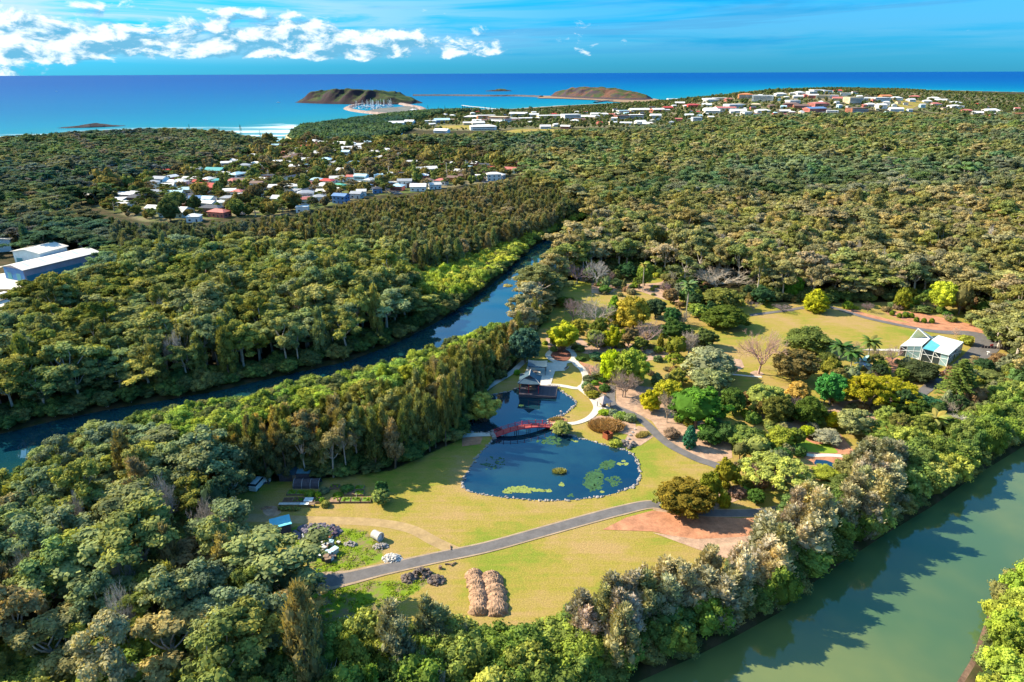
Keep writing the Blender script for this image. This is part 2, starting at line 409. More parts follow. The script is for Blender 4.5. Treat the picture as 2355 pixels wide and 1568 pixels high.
def build_terrain():
    az = np.radians(np.arange(-66, 66.01, 0.36)); rr = np.exp(np.arange(math.log(22), math.log(9000), 0.0115))
    R, A = np.meshgrid(rr, az, indexing='ij'); X = R * np.sin(A); Y = R * np.cos(A)
    Z = Hf(X, Y); fx, fy = X.ravel(), Y.ravel()
    for W, dep in ((W1, 3.0), (W2, 3.0)):
        d = sdf(fx, fy, W).reshape(X.shape); Z = Z - np.clip(-(d - 1.5) * 0.8, 0, dep) * (Z > -1)
    dc = sdf(fx, fy, WC).reshape(X.shape)
    Z = np.where(dc > 0, -8.0, Z - np.clip((25 + dc) / 25, 0, 1) * 1.0)
    Z = np.where((dc > 0) & (dc < 15), -1.6, Z)
    for gx, gy, amp, s in ((0.11, 0.07, .12, 1.0), (0.05, 0.13, .15, 2.0)):
        Z = Z + amp * np.sin(X * gx + s) * np.sin(Y * gy + 2 * s) * (R > 330)
    me = grid_mesh('terrain', X, Y, Z, M_GROUND)
    def soft(poly, w): return np.clip(0.5 - sdf(fx, fy, poly) / (2 * w), 0, 1)
    cov = np.zeros((fx.size, 4)); cov[:, 3] = 1
    cov[:, 0] = soft(WG, 2.0)
    for F in FIELDP: cov[:, 0] = np.maximum(cov[:, 0], soft(F, 8))
    for T in WT: cov[:, 1] = np.maximum(cov[:, 1], soft(T, 14))
    for F in FIELDP: cov[:, 1] *= 1 - soft(F, 8)
    cst = np.clip(1 - np.abs(dc.ravel() + 10) / 22, 0, 1); cov[:, 2] = cst
    for S in SANDP: cov[:, 2] = np.maximum(cov[:, 2], soft(S, 6))
    set_cov(me, 'cov', cov)
    rg = np.zeros(fx.size)
    for S in ROUGHP: rg = np.maximum(rg, soft(S, 1.5))
    set_cov(me, 'rough', rg, 'FLOAT')
    o = link(bpy.data.objects.new('ground', me)); tag(o, kind='structure', label='flat coastal ground with lawns, forest floor and a low hill')
    # ocean
    az = np.radians(np.arange(-66, 66.01, 0.5)); rr = np.exp(np.arange(math.log(900), math.log(62000), 0.018))
    R, A = np.meshgrid(rr, az, indexing='ij'); X = R * np.sin(A); Y = R * np.cos(A)
    me = grid_mesh('ocean', X, Y, np.full(X.shape, -0.9), M_OCEAN)
    d = sdf(X.ravel(), Y.ravel(), WC); cov = np.zeros((X.size, 4)); cov[:, 3] = 1
    xd, yd, _ = proj(np.stack([X.ravel(), Y.ravel(), np.full(X.size, -0.9)], -1))
    cov[:, 0] = np.clip(np.log1p(np.clip(d, 0, None) / 220) / math.log1p(9000 / 220), 0, 1)
    bay = inside(X.ravel(), Y.ravel(), poly_world([(-800, 380), (0, 330), (300, 303), (470, 300), (640, 330), (680, 285), (600, 283), (470, 290), (250, 290), (0, 303), (-800, 330)]))
    cov[:, 1] = np.clip(1.15 - d / 120, 0, 1) * bay + np.clip(1.0 - d / 25, 0, 1) * (~bay)
    set_cov(me, 'cov', cov)
    tag(link(bpy.data.objects.new('ocean', me)), kind='structure', label='blue ocean reaching to the horizon')


_zn = [0]
def sheet(name, pts, m, z, label=None, thick=0.0):
    if 0.0 < z < 0.07 and 'pond' not in name and 'pool' not in name: _zn[0] += 1; z = z + 0.0043 * (_zn[0] % 9)
    W = pts if isinstance(pts, np.ndarray) else poly_world(pts)
    a = Acc(); tr = tessellate_polygon([[Vector((p[0], p[1], 0)) for p in W]])
    v = np.c_[W, np.full(len(W), z)]; f = []
    for t in tr:
        p0, p1, p2 = v[t[0]], v[t[1]], v[t[2]]
        cr = (p1[0] - p0[0]) * (p2[1] - p0[1]) - (p1[1] - p0[1]) * (p2[0] - p0[0])
        f.append(t if cr > 0 else t[::-1])
    a.add(v, f); o = a.obj(name, m); return tag(o, label, kind='structure')


def spline(pts, n=8, closed=False):
    P = np.asarray(pts, float); out = []; N = len(P)
    for i in range(N if closed else N - 1):
        if closed: p0, p1, p2, p3 = P[i - 1], P[i], P[(i + 1) % N], P[(i + 2) % N]
        else: p0, p1, p2, p3 = P[max(i - 1, 0)], P[i], P[i + 1], P[min(i + 2, N - 1)]
        for k in range(n):
            t = k / n
            out.append(0.5 * ((2 * p1) + (-p0 + p2) * t + (2 * p0 - 5 * p1 + 4 * p2 - p3) * t * t + (-p0 + 3 * p1 - 3 * p2 + p3) * t ** 3))
    if not closed: out.append(P[-1])
    return np.array(out)


def fp(fr, pts, z=0.0):
    """frame points -> world xy"""
    return poly_world([toD(fr, p[0], p[1]) for p in pts], z)


def ribbon(name, W, width, m, z, label=None, drape=False, closed=False):
    P = spline(W, 6, closed); N = len(P)
    d = (np.roll(P, -1, 0) - np.roll(P, 1, 0)) if closed else np.gradient(P, axis=0)
    d /= np.linalg.norm(d, axis=1)[:, None] + 1e-9; nn = np.c_[-d[:, 1], d[:, 0]]
    wd = np.interp(np.arange(N), np.linspace(0, N - 1, len(width)), width) if hasattr(width, '__len__') else np.full(N, width)
    L, R = P + nn * wd[:, None] / 2, P - nn * wd[:, None] / 2
    zl = z + (Hf(L[:, 0], L[:, 1]) if drape else 0); zr = z + (Hf(R[:, 0], R[:, 1]) if drape else 0)
    v = np.vstack([np.c_[L, np.broadcast_to(zl, N)], np.c_[R, np.broadcast_to(zr, N)]])
    f = [(i, N + i, N + (i + 1) % N, (i + 1) % N) for i in range(N if closed else N - 1)]
    return tag(Acc().add(v, f).obj(name, m), label, kind='structure')


build_terrain()
def expand(W, k):
    d = sdf
    P = np.asarray(W); n = len(P); out = []
    area = sum(P[i][0] * P[(i + 1) % n][1] - P[(i + 1) % n][0] * P[i][1] for i in range(n))
    s = 1 if area > 0 else -1
    for i in range(n):
        e = P[(i + 1) % n] - P[i - 1]; L = np.linalg.norm(e) + 1e-9
        out.append(P[i] + s * k * np.array([e[1], -e[0]]) / L)
    return np.array(out)
sheet('creek', expand(W1, 3.5), M_CREEKU, -0.8, 'upper creek winding between the forests')
sheet('river', expand(W2, 3.5), M_CREEK, -0.8, 'green tidal river at the lower right')

# ponds
POND = [(440, 1000), (400, 1075), (340, 1140), (280, 1220), (220, 1310), (187, 1380), (190, 1430), (250, 1470), (400, 1500), (600, 1525), (800, 1537), (1000, 1540), (1200, 1525), (1350, 1500), (1500, 1460), (1590, 1420), (1625, 1370), (1635, 1290), (1610, 1220), (1570, 1160), (1500, 1125), (1430, 1105), (1340, 1085), (1240, 1055), (1140, 1030), (1060, 1005), (960, 985), (905, 950),
        (885, 900), (940, 862), (1010, 840), (1070, 795), (1112, 745), (1080, 705), (1020, 668), (970, 640), (800, 600), (640, 620), (560, 650), (450, 670), (330, 700), (270, 800), (220, 900), (235, 975), (330, 985)]
WPOND = spline(fp('A', POND), 3, True)
sheet('pond', WPOND, M_POND, 0.02, 'dark blue garden pond spanned by the red bridge')
sheet('garden_pool', fp('B', [(930, 1395), (1000, 1400), (1110, 1440), (1120, 1500), (1050, 1480), (960, 1450), (915, 1420)]), M_POND, 0.085, 'small dark pool below the orange garden bed')

# garden ground sheets
sheet('mulch_bed', fp('K', [(0, 400), (0, 500), (180, 545), (370, 630), (440, 730), (520, 840), (640, 920), (800, 980), (1010, 1060), (1200, 1010), (1190, 880), (900, 640), (500, 300), (200, 260), (0, 250)]), M_MULCH, 0.035, 'pale pink mulch bed beside the curving asphalt path')
sheet('mulch_bed', fp('K', [(920, 1270), (1350, 1330), (1370, 1400), (1200, 1470), (1050, 1535), (940, 1600), (600, 1620), (380, 1545), (400, 1500)]), M_MULCH, 0.035, 'brown mulch bed under the dark golden trees')
sheet('mulch_bed', fp('K', [(1430, 570), (1700, 560), (2000, 600), (1900, 720), (1700, 700), (1560, 660)]), M_MULCH, 0.035, 'brown mulch bed behind the green lawn slope')
sheet('mulch_bed', fp('K', [(1890, 790), (2311, 760), (2500, 1000), (2400, 1090), (2050, 1080), (1930, 1000), (1780, 930), (1780, 840)]), M_ORANGE, 0.035, 'orange red garden bed around a small lawn')
sheet('lawn', spline(fp('K', [(1780, 830), (1880, 800), (2060, 870), (2180, 870), (2270, 930), (2260, 965), (2000, 950), (1850, 915), (1780, 870)]), 4, True), simple('watered_grass', (0.19, 0.27, 0.02), 0.95, 0.15, 0.5, obj=False), 0.06, 'small kidney shaped green lawn')
ribbon('garden_path', fp('K', [(1850, 930), (2000, 985), (2200, 985), (2400, 1000)]), 1.6, M_CONC, 0.121, 'pale path below the small kidney lawn')
sheet('mulch_bed', poly_world([(1385, 1218), (1440, 1190), (1500, 1174), (1560, 1182), (1700, 1192), (1745, 1190), (1745, 1270), (1690, 1275), (1600, 1245), (1500, 1222)]), M_ORANGE, 0.035, 'bright orange mulch bed below the asphalt road')
sheet('mulch_bed', poly_world([(1500, 1225), (1600, 1240), (1700, 1235), (1745, 1230), (1745, 1290), (1690, 1290), (1600, 1262)]), M_MULCH, 0.05, 'dusty pink bare soil beside the orange mulch')
sheet('mulch_bed', fp('J', [(560, 1200), (760, 1290), (930, 1400), (1300, 1350), (1700, 1400), (1900, 1470), (1500, 1560), (1300, 1540), (880, 1480), (700, 1440), (420, 1440), (380, 1300)]), M_MULCH, 0.03, 'mulch bed under the bare winter trees')
sheet('mulch_bed', fp('J', [(900, 640), (1500, 600), (1850, 640), (1900, 900), (1700, 850), (1500, 780), (1250, 700), (1100, 800), (900, 780)]), M_MULCH, 0.03, 'brown bed at the forest edge by the palms')
sheet('mulch_bed', fp('A', [(1130, 400), (1330, 470), (1400, 640), (1330, 700), (1200, 650), (1210, 560), (1190, 470)]), M_ORANGE, 0.03, 'orange bed right of the curved white path')
sheet('mulch_bed', spline(fp('A', [(1220, 880), (1300, 850), (1440, 830), (1560, 880), (1600, 930), (1560, 1000), (1450, 985), (1330, 975), (1240, 940)]), 4, True), M_MULCH, 0.035, 'round mulch bed holding the reddish reed clump')
sheet('mulch_bed', fp('A', [(1560, 960), (1620, 930), (1700, 950), (1690, 1010), (1760, 1010), (1640, 1090), (1560, 1110), (1480, 1100), (1500, 1060)]), M_MULCH, 0.04, 'pale dry creek bed running into the pond')
sheet('mulch_bed', fp('A', [(890, 885), (990, 855), (1040, 880), (1040, 930), (960, 975), (910, 940)]), M_ORANGE, 0.05, 'orange bed at the right end of the red bridge')
sheet('mulch_bed', fp('A', [(180, 1020), (350, 1020), (330, 1080), (180, 1100)]), M_ORANGE, 0.05, 'red bed at the left end of the red bridge')
sheet('mulch_bed', spline(fp('E', [(1030, 180), (1080, 110), (1180, 80), (1300, 90), (1335, 150), (1300, 230), (1200, 262), (1080, 235)]), 4, True), simple('dark_red_mulch', (0.20, 0.075, 0.05), 0.95, 0.3, 0.5, obj=False), 0.04, 'round dark red bed inside the path loop')
sheet('mulch_bed', fp('B', [(1350, 340), (1480, 350), (1700, 400), (1830, 430), (2000, 470), (2100, 530), (1990, 525), (1780, 500), (1600, 470), (1420, 400)]), M_ORANGE, 0.03, 'long terracotta bed above the glasshouse')
sheet('mulch_bed', fp('B', [(1180, 360), (1290, 400), (1500, 450), (1700, 480), (2000, 515), (2000, 530), (1780, 515), (1620, 495), (1290, 422), (1080, 370)]), M_ORANGE, 0.045, 'narrow orange bed along the lawn road')
sheet('mulch_bed', fp('B', [(1380, 830), (1560, 760), (1500, 700), (1400, 690), (1450, 760)]), M_ORANGE, 0.04, 'orange bed in front of the glasshouse')
sheet('mulch_bed', fp('B', [(1050, 1000), (1500, 960), (1700, 1050), (1800, 1100), (1500, 1180), (1200, 1120), (1000, 1070)]), M_MULCH, 0.03, 'shaded mulch under the golden spreading trees')
sheet('mulch_bed', fp('B', [(350, 700), (420, 710), (440, 760), (380, 800), (340, 790)]), M_MULCH, 0.03, 'small round mulch bed on the lawn')
sheet('mulch_bed', spline(fp('B', [(480, 800), (520, 785), (565, 800), (570, 815), (530, 825), (490, 815)]), 4, True), M_MULCH, 0.05, 'pale mulch ring round the pink bare tree')

rd = poly_world([(715, 1350), (740, 1339), (800, 1329), (880, 1310), (1000, 1283), (1120, 1258), (1250, 1222), (1350, 1194), (1430, 1173), (1500, 1160), (1560, 1174), (1640, 1180), (1740, 1179), (1800, 1170)])
ribbon('path', rd, [5.0, 4.2, 3.4, 3.0, 3.0, 3.0, 3.0, 3.0, 3.0, 2.8, 2.6, 2.6, 2.6, 2.6], M_ASPH, 0.115, 'long asphalt path crossing the lawn')
ribbon('path_verge', rd, [7.5, 6.5, 4.8, 4.0, 3.9, 3.9, 3.9, 3.9, 3.9, 3.6, 3.2, 3.2, 3.2, 3.2], simple('dusty_verge', (0.34, 0.25, 0.17), 0.95, 0.25, 0.4, obj=False), 0.105, 'dusty strip along the asphalt path')
ribbon('path', fp('A', [(1400, 600), (1395, 660), (1400, 740), (1450, 785), (1600, 850), (1700, 930), (1780, 1010), (1880, 1090), (2010, 1160), (2120, 1210), (2240, 1250), (2400, 1330)]), 2.9, M_ASPH, 0.115, 'curving asphalt path right of the pond')
ribbon('path', fp('B', [(440, 412), (700, 378), (985, 345), (1290, 428), (1620, 497), (1790, 522), (2010, 535), (2110, 590), (2040, 680), (1900, 770), (1790, 840), (1690, 910), (1600, 990), (1560, 1080), (1560, 1200), (1600, 1300)]), [2.5, 2.5, 3, 3, 3.2, 4, 6, 9, 8, 5, 4, 3.6, 3, 2.5, 2.5, 2.5], M_ASPH, 0.115, 'asphalt drive curving past the glasshouse')
ribbon('garden_path', fp('B', [(1180, 640), (1290, 643), (1400, 645), (1500, 650), (1600, 690), (1700, 720), (1780, 735)]), [1.2, 1.4, 1.8, 3, 3.5, 3.0, 2], M_CONC, 0.135, 'pale concrete apron before the glasshouse')
ribbon('garden_path', fp('B', [(340, 810), (420, 818), (490, 825), (560, 830)]), 1.2, M_CONC, 0.12, 'thin path below the pink bare tree')
ribbon('garden_path', fp('E', [(1130, 92), (1040, 112), (1000, 170), (1030, 215), (1110, 262), (1240, 276), (1350, 245), (1385, 180), (1350, 110), (1290, 78)]), 2.1, M_CONC, 0.135, 'pale looping path round the red bed')
ribbon('garden_path', fp('E', [(1380, 230), (1420, 300), (1500, 370), (1545, 450), (1550, 530), (1530, 600), (1490, 650), (1560, 720), (1640, 790), (1700, 870), (1722, 940), (1690, 1010), (1620, 1080), (1530, 1130), (1420, 1165), (1290, 1180)]), [2.6, 2.6, 2.6, 2.4, 2.2, 2.2, 2.8, 2.4, 2.4, 2.4, 2.4, 2.2, 2.0, 1.9, 1.8, 1.8], M_CONC, 0.144, 'curved white path sweeping right of the pond')
ribbon('garden_path', fp('E', [(1500, 655), (1380, 652), (1280, 632), (1150, 612), (1040, 608)]), 1.9, M_CONC, 0.149, 'white branch path leading to the deck')
ribbon('garden_path', fp('E', [(-90, 770), (0, 715), (60, 685), (180, 600), (330, 510), (470, 420), (560, 340), (660, 250)]), 2.3, M_CONC, 0.128, 'pale path along the casuarinas')
ribbon('garden_path', fp('A', [(170, 1015), (300, 1005), (450, 1002)]), 2.2, M_CONC, 0.135, 'pale path end left of the red bridge')
ribbon('garden_path', fp('A', [(905, 925), (960, 915), (1050, 915)]), 2.0, simple('earth_path', (0.5, 0.34, 0.22), 0.95, 0.2, 0.5, obj=False), 0.13, 'earthen path end right of the red bridge')
sheet('terrace', fp('E', [(700, 330), (1000, 278), (1288, 272), (1250, 398), (1105, 405), (1085, 465), (1040, 608), (900, 640), (640, 470)]), M_CONC, 0.139, 'pale paved terrace around the two pavilions')
ribbon('dirt_track', poly_world([(560, 1190), (700, 1195), (850, 1200), (940, 1215), (1000, 1245), (1050, 1268)]), 3.0, simple('worn_earth', (0.36, 0.25, 0.12), 0.95, 0.25, 0.3, obj=False), 0.02, 'worn earth track across the lawn')
sheet('bare_soil', spline(poly_world([(605, 1170), (625, 1163), (642, 1168), (645, 1180), (625, 1188), (608, 1182)]), 4, True), M_MULCH, 0.03, 'small patch of bare pinkish soil')
sheet('mud_bank', poly_world([(2120, 1700), (2200, 1568), (2230, 1520), (2250, 1470), (2268, 1420), (2290, 1385), (2354, 1335), (2500, 1230), (2560, 1260), (2420, 1400), (2380, 1500), (2340, 1600), (2250, 1750)], -0.5), M_MUD, -0.45, 'brown muddy river bank')
# suburb streets
for fr, pts, w, lb in (('M', [(60, 340), (200, 380), (300, 430), (400, 500), (520, 570)], 8, 'cul-de-sac street ending among the houses'), ('M', [(1180, 265), (1500, 262), (1800, 275), (2200, 262), (2500, 255)], 12, 'main road in front of the forest'),
                       ('M', [(1500, 330), (1600, 380), (1720, 420)], 8, 'short street by the white houses'), ('L', [(640, 255), (900, 270), (1200, 300), (1500, 320), (1900, 320), (2300, 300)], 8, 'suburban street between house rows'),
                       ('L', [(700, 505), (930, 515), (1050, 520), (1090, 600), (1070, 680)], 7, 'street beside the red roofed houses'), ('L', [(600, 330), (480, 370), (350, 400)], 7, 'small side street'), ('L', [(1080, 500), (1090, 400), (1050, 380), (950, 330)], 6, 'street joining the two house rows'),
                       ('Q', [(240, 250), (350, 225), (460, 205)], 7, 'road to the beach'), ('N', [(800, 485), (1000, 492), (1150, 490)], 9, 'road beyond the creek trees')):
    ribbon('street', fp(fr, pts), w, M_ASPH, 1.3 if False else 0.0, lb, drape=True).location.z = 0.35
o = ribbon('street', np.array([Gt(*toD('S', x, y))[:2] for x, y in ((1010, 235), (1100, 215), (1180, 205), (1215, 180), (1235, 165))]), 9, M_ASPH, 0.8, 'street climbing the green hillside', drape=True)
o = ribbon('street', np.array([Gt(*toD('S', x, y))[:2] for x, y in ((780, 330), (840, 310), (890, 290), (930, 270))]), 9, M_ASPH, 0.8, 'street at the foot of the hill', drape=True)
o = ribbon('street', np.array([Gt(*toD('S', x, y))[:2] for x, y in ((2230, 385), (2300, 365), (2400, 350))]), 12, M_ASPH, 0.8, 'road by the orange apartments', drape=True)

# ================================================================ trees
rng = np.random.default_rng(7)
_ic = {}


def ico(sub):
    if sub not in _ic:
        bm = bmesh.new(); bmesh.ops.create_icosphere(bm, subdivisions=sub, radius=1.0)
        _ic[sub] = (np.array([v.co[:] for v in bm.verts]), np.array([[v.index for v in f.verts] for f in bm.faces])); bm.free()
    return _ic[sub]


def leaves(a, c, nrm, size, asp, tint, g, flat=0.0):
    """quads at c facing roughly nrm"""
    n = len(c); nrm = nrm + g.normal(0, 0.55, (n, 3)); nrm[:, 2] += flat
    nrm /= np.linalg.norm(nrm, axis=1)[:, None] + 1e-9
    t = np.cross(nrm, g.normal(0, 1, (n, 3))); t /= np.linalg.norm(t, axis=1)[:, None] + 1e-9
    b = np.cross(nrm, t); s = size * g.uniform(0.6, 1.35, (n, 1))
    v = np.stack([c - t * s, c - b * s * asp, c + t * s, c + b * s * asp], 1).reshape(-1, 3)
    a.add(v, np.arange(n * 4).reshape(n, 4), 0, np.repeat(np.clip(tint, 0, 1), 4))


def puff(a, c, r, n, size, g, asp=0.75, tint=None, core=1, up=0.25, flat=0.2):
    c = np.asarray(c, float); r = np.asarray(r, float)
    if tint is None: tint = g.uniform(0.1, 0.9)
    d = g.normal(0, 1, (n, 3)); d[:, 2] += up; d /= np.linalg.norm(d, axis=1)[:, None]
    rad_ = g.uniform(0.72, 1.08, (n, 1)) * (1 + 0.16 * np.sin(d @ g.normal(0, 4, 3))[:, None])
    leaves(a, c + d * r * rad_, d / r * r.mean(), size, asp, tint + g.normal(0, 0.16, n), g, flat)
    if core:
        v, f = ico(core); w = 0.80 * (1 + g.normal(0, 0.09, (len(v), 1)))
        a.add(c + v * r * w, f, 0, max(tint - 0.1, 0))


def limb(a, p0, p1, r0, r1, g, mi=1, n=4, sag=0.12, sides=5):
    p0 = np.asarray(p0, float); p1 = np.asarray(p1, float); L = np.linalg.norm(p1 - p0)
    t = np.linspace(0, 1, n)[:, None]; P = p0 + (p1 - p0) * t
    P[1:-1] += g.normal(0, L * 0.05, (n - 2, 3)); P[:, 2] -= (np.sin(t[:, 0] * math.pi) * L * sag)
    a.tube(P, np.linspace(r0, r1, n), sides, mi, 0.5, cap=False); return P[-1]


def t_gum(g, lod):
    cr, tr = Acc(), Acc(); H = 18.0; R = g.uniform(4.6, 5.6); lean = g.normal(0, 0.5, 2)
    fork = np.array([lean[0], lean[1], H * g.uniform(0.36, 0.5)])
    tr.tube([(0, 0, -0.6), (lean[0] * .4, lean[1] * .4, fork[2] * .5), fork], [0.42, 0.33, 0.28], 6, 0, cap=False)
    nl = g.integers(6, 9)
    for i in range(nl):
        th = 2 * math.pi * (i + g.uniform(-.3, .3)) / nl; rr = R * g.uniform(0.35, 0.92) if i else 0.5
        zz = H * (0.97 - 0.30 * (rr / R) ** 2 - g.uniform(0, 0.12))
        e = np.array([lean[0] + rr * math.cos(th), lean[1] + rr * math.sin(th), zz - 1.2])
        limb(tr, fork, e, 0.19, 0.06, g, 0, 4, 0.08, 4)
        npf = g.integers(3, 6) if lod == 0 else 2
        for k in range(npf):
            o = np.array([g.normal(0, 1.25), g.normal(0, 1.25), g.uniform(-1.6, 1.0)]); q = g.uniform(1.0, 1.75) * (1 if lod == 0 else 1.3)
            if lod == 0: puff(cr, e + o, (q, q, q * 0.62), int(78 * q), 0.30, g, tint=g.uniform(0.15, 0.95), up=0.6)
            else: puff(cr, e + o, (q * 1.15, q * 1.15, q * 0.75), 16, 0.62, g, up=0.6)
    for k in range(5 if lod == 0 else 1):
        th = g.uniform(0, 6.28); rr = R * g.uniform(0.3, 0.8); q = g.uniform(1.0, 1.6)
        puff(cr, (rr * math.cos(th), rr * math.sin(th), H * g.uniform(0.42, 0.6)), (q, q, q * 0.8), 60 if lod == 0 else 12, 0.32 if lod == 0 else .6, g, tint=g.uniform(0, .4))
    return cr, tr, H


def t_oak(g, lod):
    """she-oak: upright feathery plumes"""
    cr, tr = Acc(), Acc(); H = 16.0
    tr.tube([(0, 0, -0.5), (g.normal(0, .2), g.normal(0, .2), H * .5), (g.normal(0, .4), g.normal(0, .4), H * .93)], [0.26, 0.18, 0.05], 5, 0, cap=False)
    n = 34 if lod == 0 else 9
    for i in range(n):
        f = (i + .5) / n; z = H * (0.22 + 0.76 * f); rr = 2.6 * (1 - f) ** 0.55 * (0.55 + 0.45 * min(1, f * 4)) * g.uniform(.4, 1.0); th = g.uniform(0, 6.283)
        q = g.uniform(.55, .95) * (1.15 - 0.35 * f) * (1 if lod == 0 else 1.7)
        c = np.array([rr * math.cos(th), rr * math.sin(th), z - .3]); tt = g.uniform(0.1, 0.95)
        m = 62 if lod == 0 else 20
        d = g.normal(0, 1, (m, 3)); d /= np.linalg.norm(d, axis=1)[:, None]
        P = c + d * np.array([q, q, q * 1.9]) * g.uniform(.7, 1.1, (m, 1))
        s = (0.11 if lod == 0 else 0.26) * g.uniform(.7, 1.4, (m, 1)); L = (0.55 if lod == 0 else .8) * g.uniform(.6, 1.3, (m, 1))
        up = np.c_[d[:, :2] * 0.5, np.full(m, 1.0)] + g.normal(0, .22, (m, 3)); up /= np.linalg.norm(up, axis=1)[:, None]
        t = np.cross(up, d + g.normal(0, .4, (m, 3))); t /= np.linalg.norm(t, axis=1)[:, None] + 1e-9
        v = np.stack([P - t * s, P + t * s, P + t * s * .5 + up * L, P - t * s * .5 + up * L], 1).reshape(-1, 3)
        cr.add(v, np.arange(m * 4).reshape(m, 4), 0, np.repeat(np.clip(tt + g.normal(0, .18, m), 0, 1), 4))
        vv, ff = ico(1); cr.add(c + vv * np.array([q, q, q * 1.8]) * .72 * (1 + g.normal(0, .1, (len(vv), 1))), ff, 0, max(tt - .15, 0))
        if lod == 0 and i % 4 == 0: limb(tr, (0, 0, z - 2), c, .06, .02, g, 0, 3, 0.05, 3)
    return cr, tr, H


def t_mangrove(g, lod):
    cr, tr = Acc(), Acc(); H = 7.0; R = 3.3
    for k in range(4):
        th = g.uniform(0, 6.28); limb(tr, (g.normal(0, .3), g.normal(0, .3), -0.8), (R * .6 * math.cos(th), R * .6 * math.sin(th), H * .6), .13, .05, g, 0, 4, 0.0, 4)
    n = 26 if lod == 0 else 7
    for i in range(n):
        u = (i + .5) / n; ph = math.acos(1 - 1.25 * u); th = i * 2.399963 + g.normal(0, .3)
        d = np.array([math.sin(ph) * math.cos(th), math.sin(ph) * math.sin(th), math.cos(ph)]); q = g.uniform(.75, 1.3) * (1 if lod == 0 else 1.75)
        c = np.array([0, 0, H * .48]) + d * np.array([R, R, H * .45]) * g.uniform(.68, 1.0)
        puff(cr, c, (q, q, q * .85), int(80 * q) if lod == 0 else 18, .21 if lod == 0 else .5, g, tint=g.uniform(0.05, 1.0), up=.4)
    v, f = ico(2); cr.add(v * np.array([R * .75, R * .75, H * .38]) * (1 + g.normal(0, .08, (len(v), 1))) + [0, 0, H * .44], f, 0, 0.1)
    return cr, tr, H


def t_round(g, lod=0, H=10.0, R=4.5, low=0.18, npf=48, q0=.95, leaf=.26, sq=1.0, lumpy=.18):
    """dense round-headed garden tree"""
    cr, tr = Acc(), Acc(); zc = H * (1 + low) / 2; hz = H * (1 - low) / 2
    tr.tube([(0, 0, -.4), (g.normal(0, .15), g.normal(0, .15), zc)], [.035 * H, .018 * H], 6, 0, cap=False)
    for k in range(5):
        th = 6.283 * k / 5 + g.normal(0, .3); limb(tr, (0, 0, H * low * .9), (R * .6 * math.cos(th), R * .6 * math.sin(th), zc), .015 * H, .005 * H, g, 0, 3, 0.05, 4)
    gv = g.normal(0, 1.6, (3, 3))
    for i in range(npf):
        u = (i + .5) / npf; z = 1 - 1.8 * u; ph = math.acos(z); th = i * 2.399963 + g.normal(0, .25)
        d = np.array([math.sin(ph) * math.cos(th), math.sin(ph) * math.sin(th), math.cos(ph)])
        k = 1 + lumpy * np.sin(gv @ d * 1.6).sum() / 1.7; q = g.uniform(.7, 1.25) * q0
        c = np.array([0, 0, zc]) + d * np.array([R - q * .7, R - q * .7, hz - q * .5]) * k * g.uniform(.86, 1.04)
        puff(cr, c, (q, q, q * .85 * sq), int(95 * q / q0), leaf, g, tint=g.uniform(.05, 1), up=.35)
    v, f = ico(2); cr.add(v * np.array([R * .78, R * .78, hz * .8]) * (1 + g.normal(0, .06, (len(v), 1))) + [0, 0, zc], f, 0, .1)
    return cr, tr, H


def t_spread(g, lod=0):
    """wide flat-topped spreading tree"""
    cr, tr = Acc(), Acc(); H = 9.0; R = 6.5
    tr.tube([(0, 0, -.4), (0.2, 0, H * .3)], [.4, .3], 6, 0, cap=False)
    for k in range(8):
        th = 6.283 * k / 8 + g.normal(0, .2); limb(tr, (0.2, 0, H * .28), (R * .75 * math.cos(th), R * .75 * math.sin(th), H * .78), .2, .06, g, 0, 4, 0.1, 4)
    for i in range(70):
        rr = R * math.sqrt(g.uniform(0, 1)) * .95; th = i * 2.4 + g.normal(0, .2); q = g.uniform(.7, 1.2)
        z = H * (.92 - .32 * (rr / R) ** 2) - g.uniform(0, 1.3)
        puff(cr, (rr * math.cos(th), rr * math.sin(th), z), (q, q, q * .6), 85, .23, g, tint=g.uniform(0, 1), up=.5)
    return cr, tr, H


def t_bare(g, lod=0, H=11.0, R=5.0, upright=.5, n1=7, tw=5):
    """leafless tree: forks down to fine twigs"""
    cr, tr = Acc(), Acc(); fork = np.array([g.normal(0, .2), g.normal(0, .2), H * .22])
    tr.tube([(0, 0, -.4), fork * .5, fork], [.30, .25, .22], 6, 0, cap=False)
    def grow(p, d, L, r, dep):
        d = d / np.linalg.norm(d); m = p + d * L * .5 + g.normal(0, L * .05, 3); e = p + d * L + g.normal(0, L * .06, 3) + [0, 0, L * .06]
        (tr if dep < 2 else cr).tube([p, m, e], [r, r * .8, r * .55], 4 if dep < 2 else 3, 0, cap=False)
        if dep == 4: return
        nb = (3, 3, 3, tw)[dep] if dep else n1 - 3
        for k in range(nb):
            a = g.normal(0, .55 if dep < 3 else .7, 3); nd = d + a; nd[2] += .18 * upright * 2
            q = p + (e - p) * g.uniform(.45, 1.0) if k else e
            grow(q, nd, L * g.uniform(.6, .82), r * .58, dep + 1)
    for i in range(n1):
        th = 6.283 * i / n1 + g.normal(0, .3); s = (1 - upright) * 1.4 + .35
        grow(fork, np.array([math.cos(th) * s, math.sin(th) * s, 1.0 if i else 2]), H * .30, .16, 0)
    V = np.vstack(cr.v); k = H / max(V[:, 2].max(), .1); kr = R / max(np.percentile(np.hypot(V[:, 0], V[:, 1]), 97), .1)
    for A in (cr, tr):
        for v in A.v: v *= np.array([kr, kr, k])
    return cr, tr, H


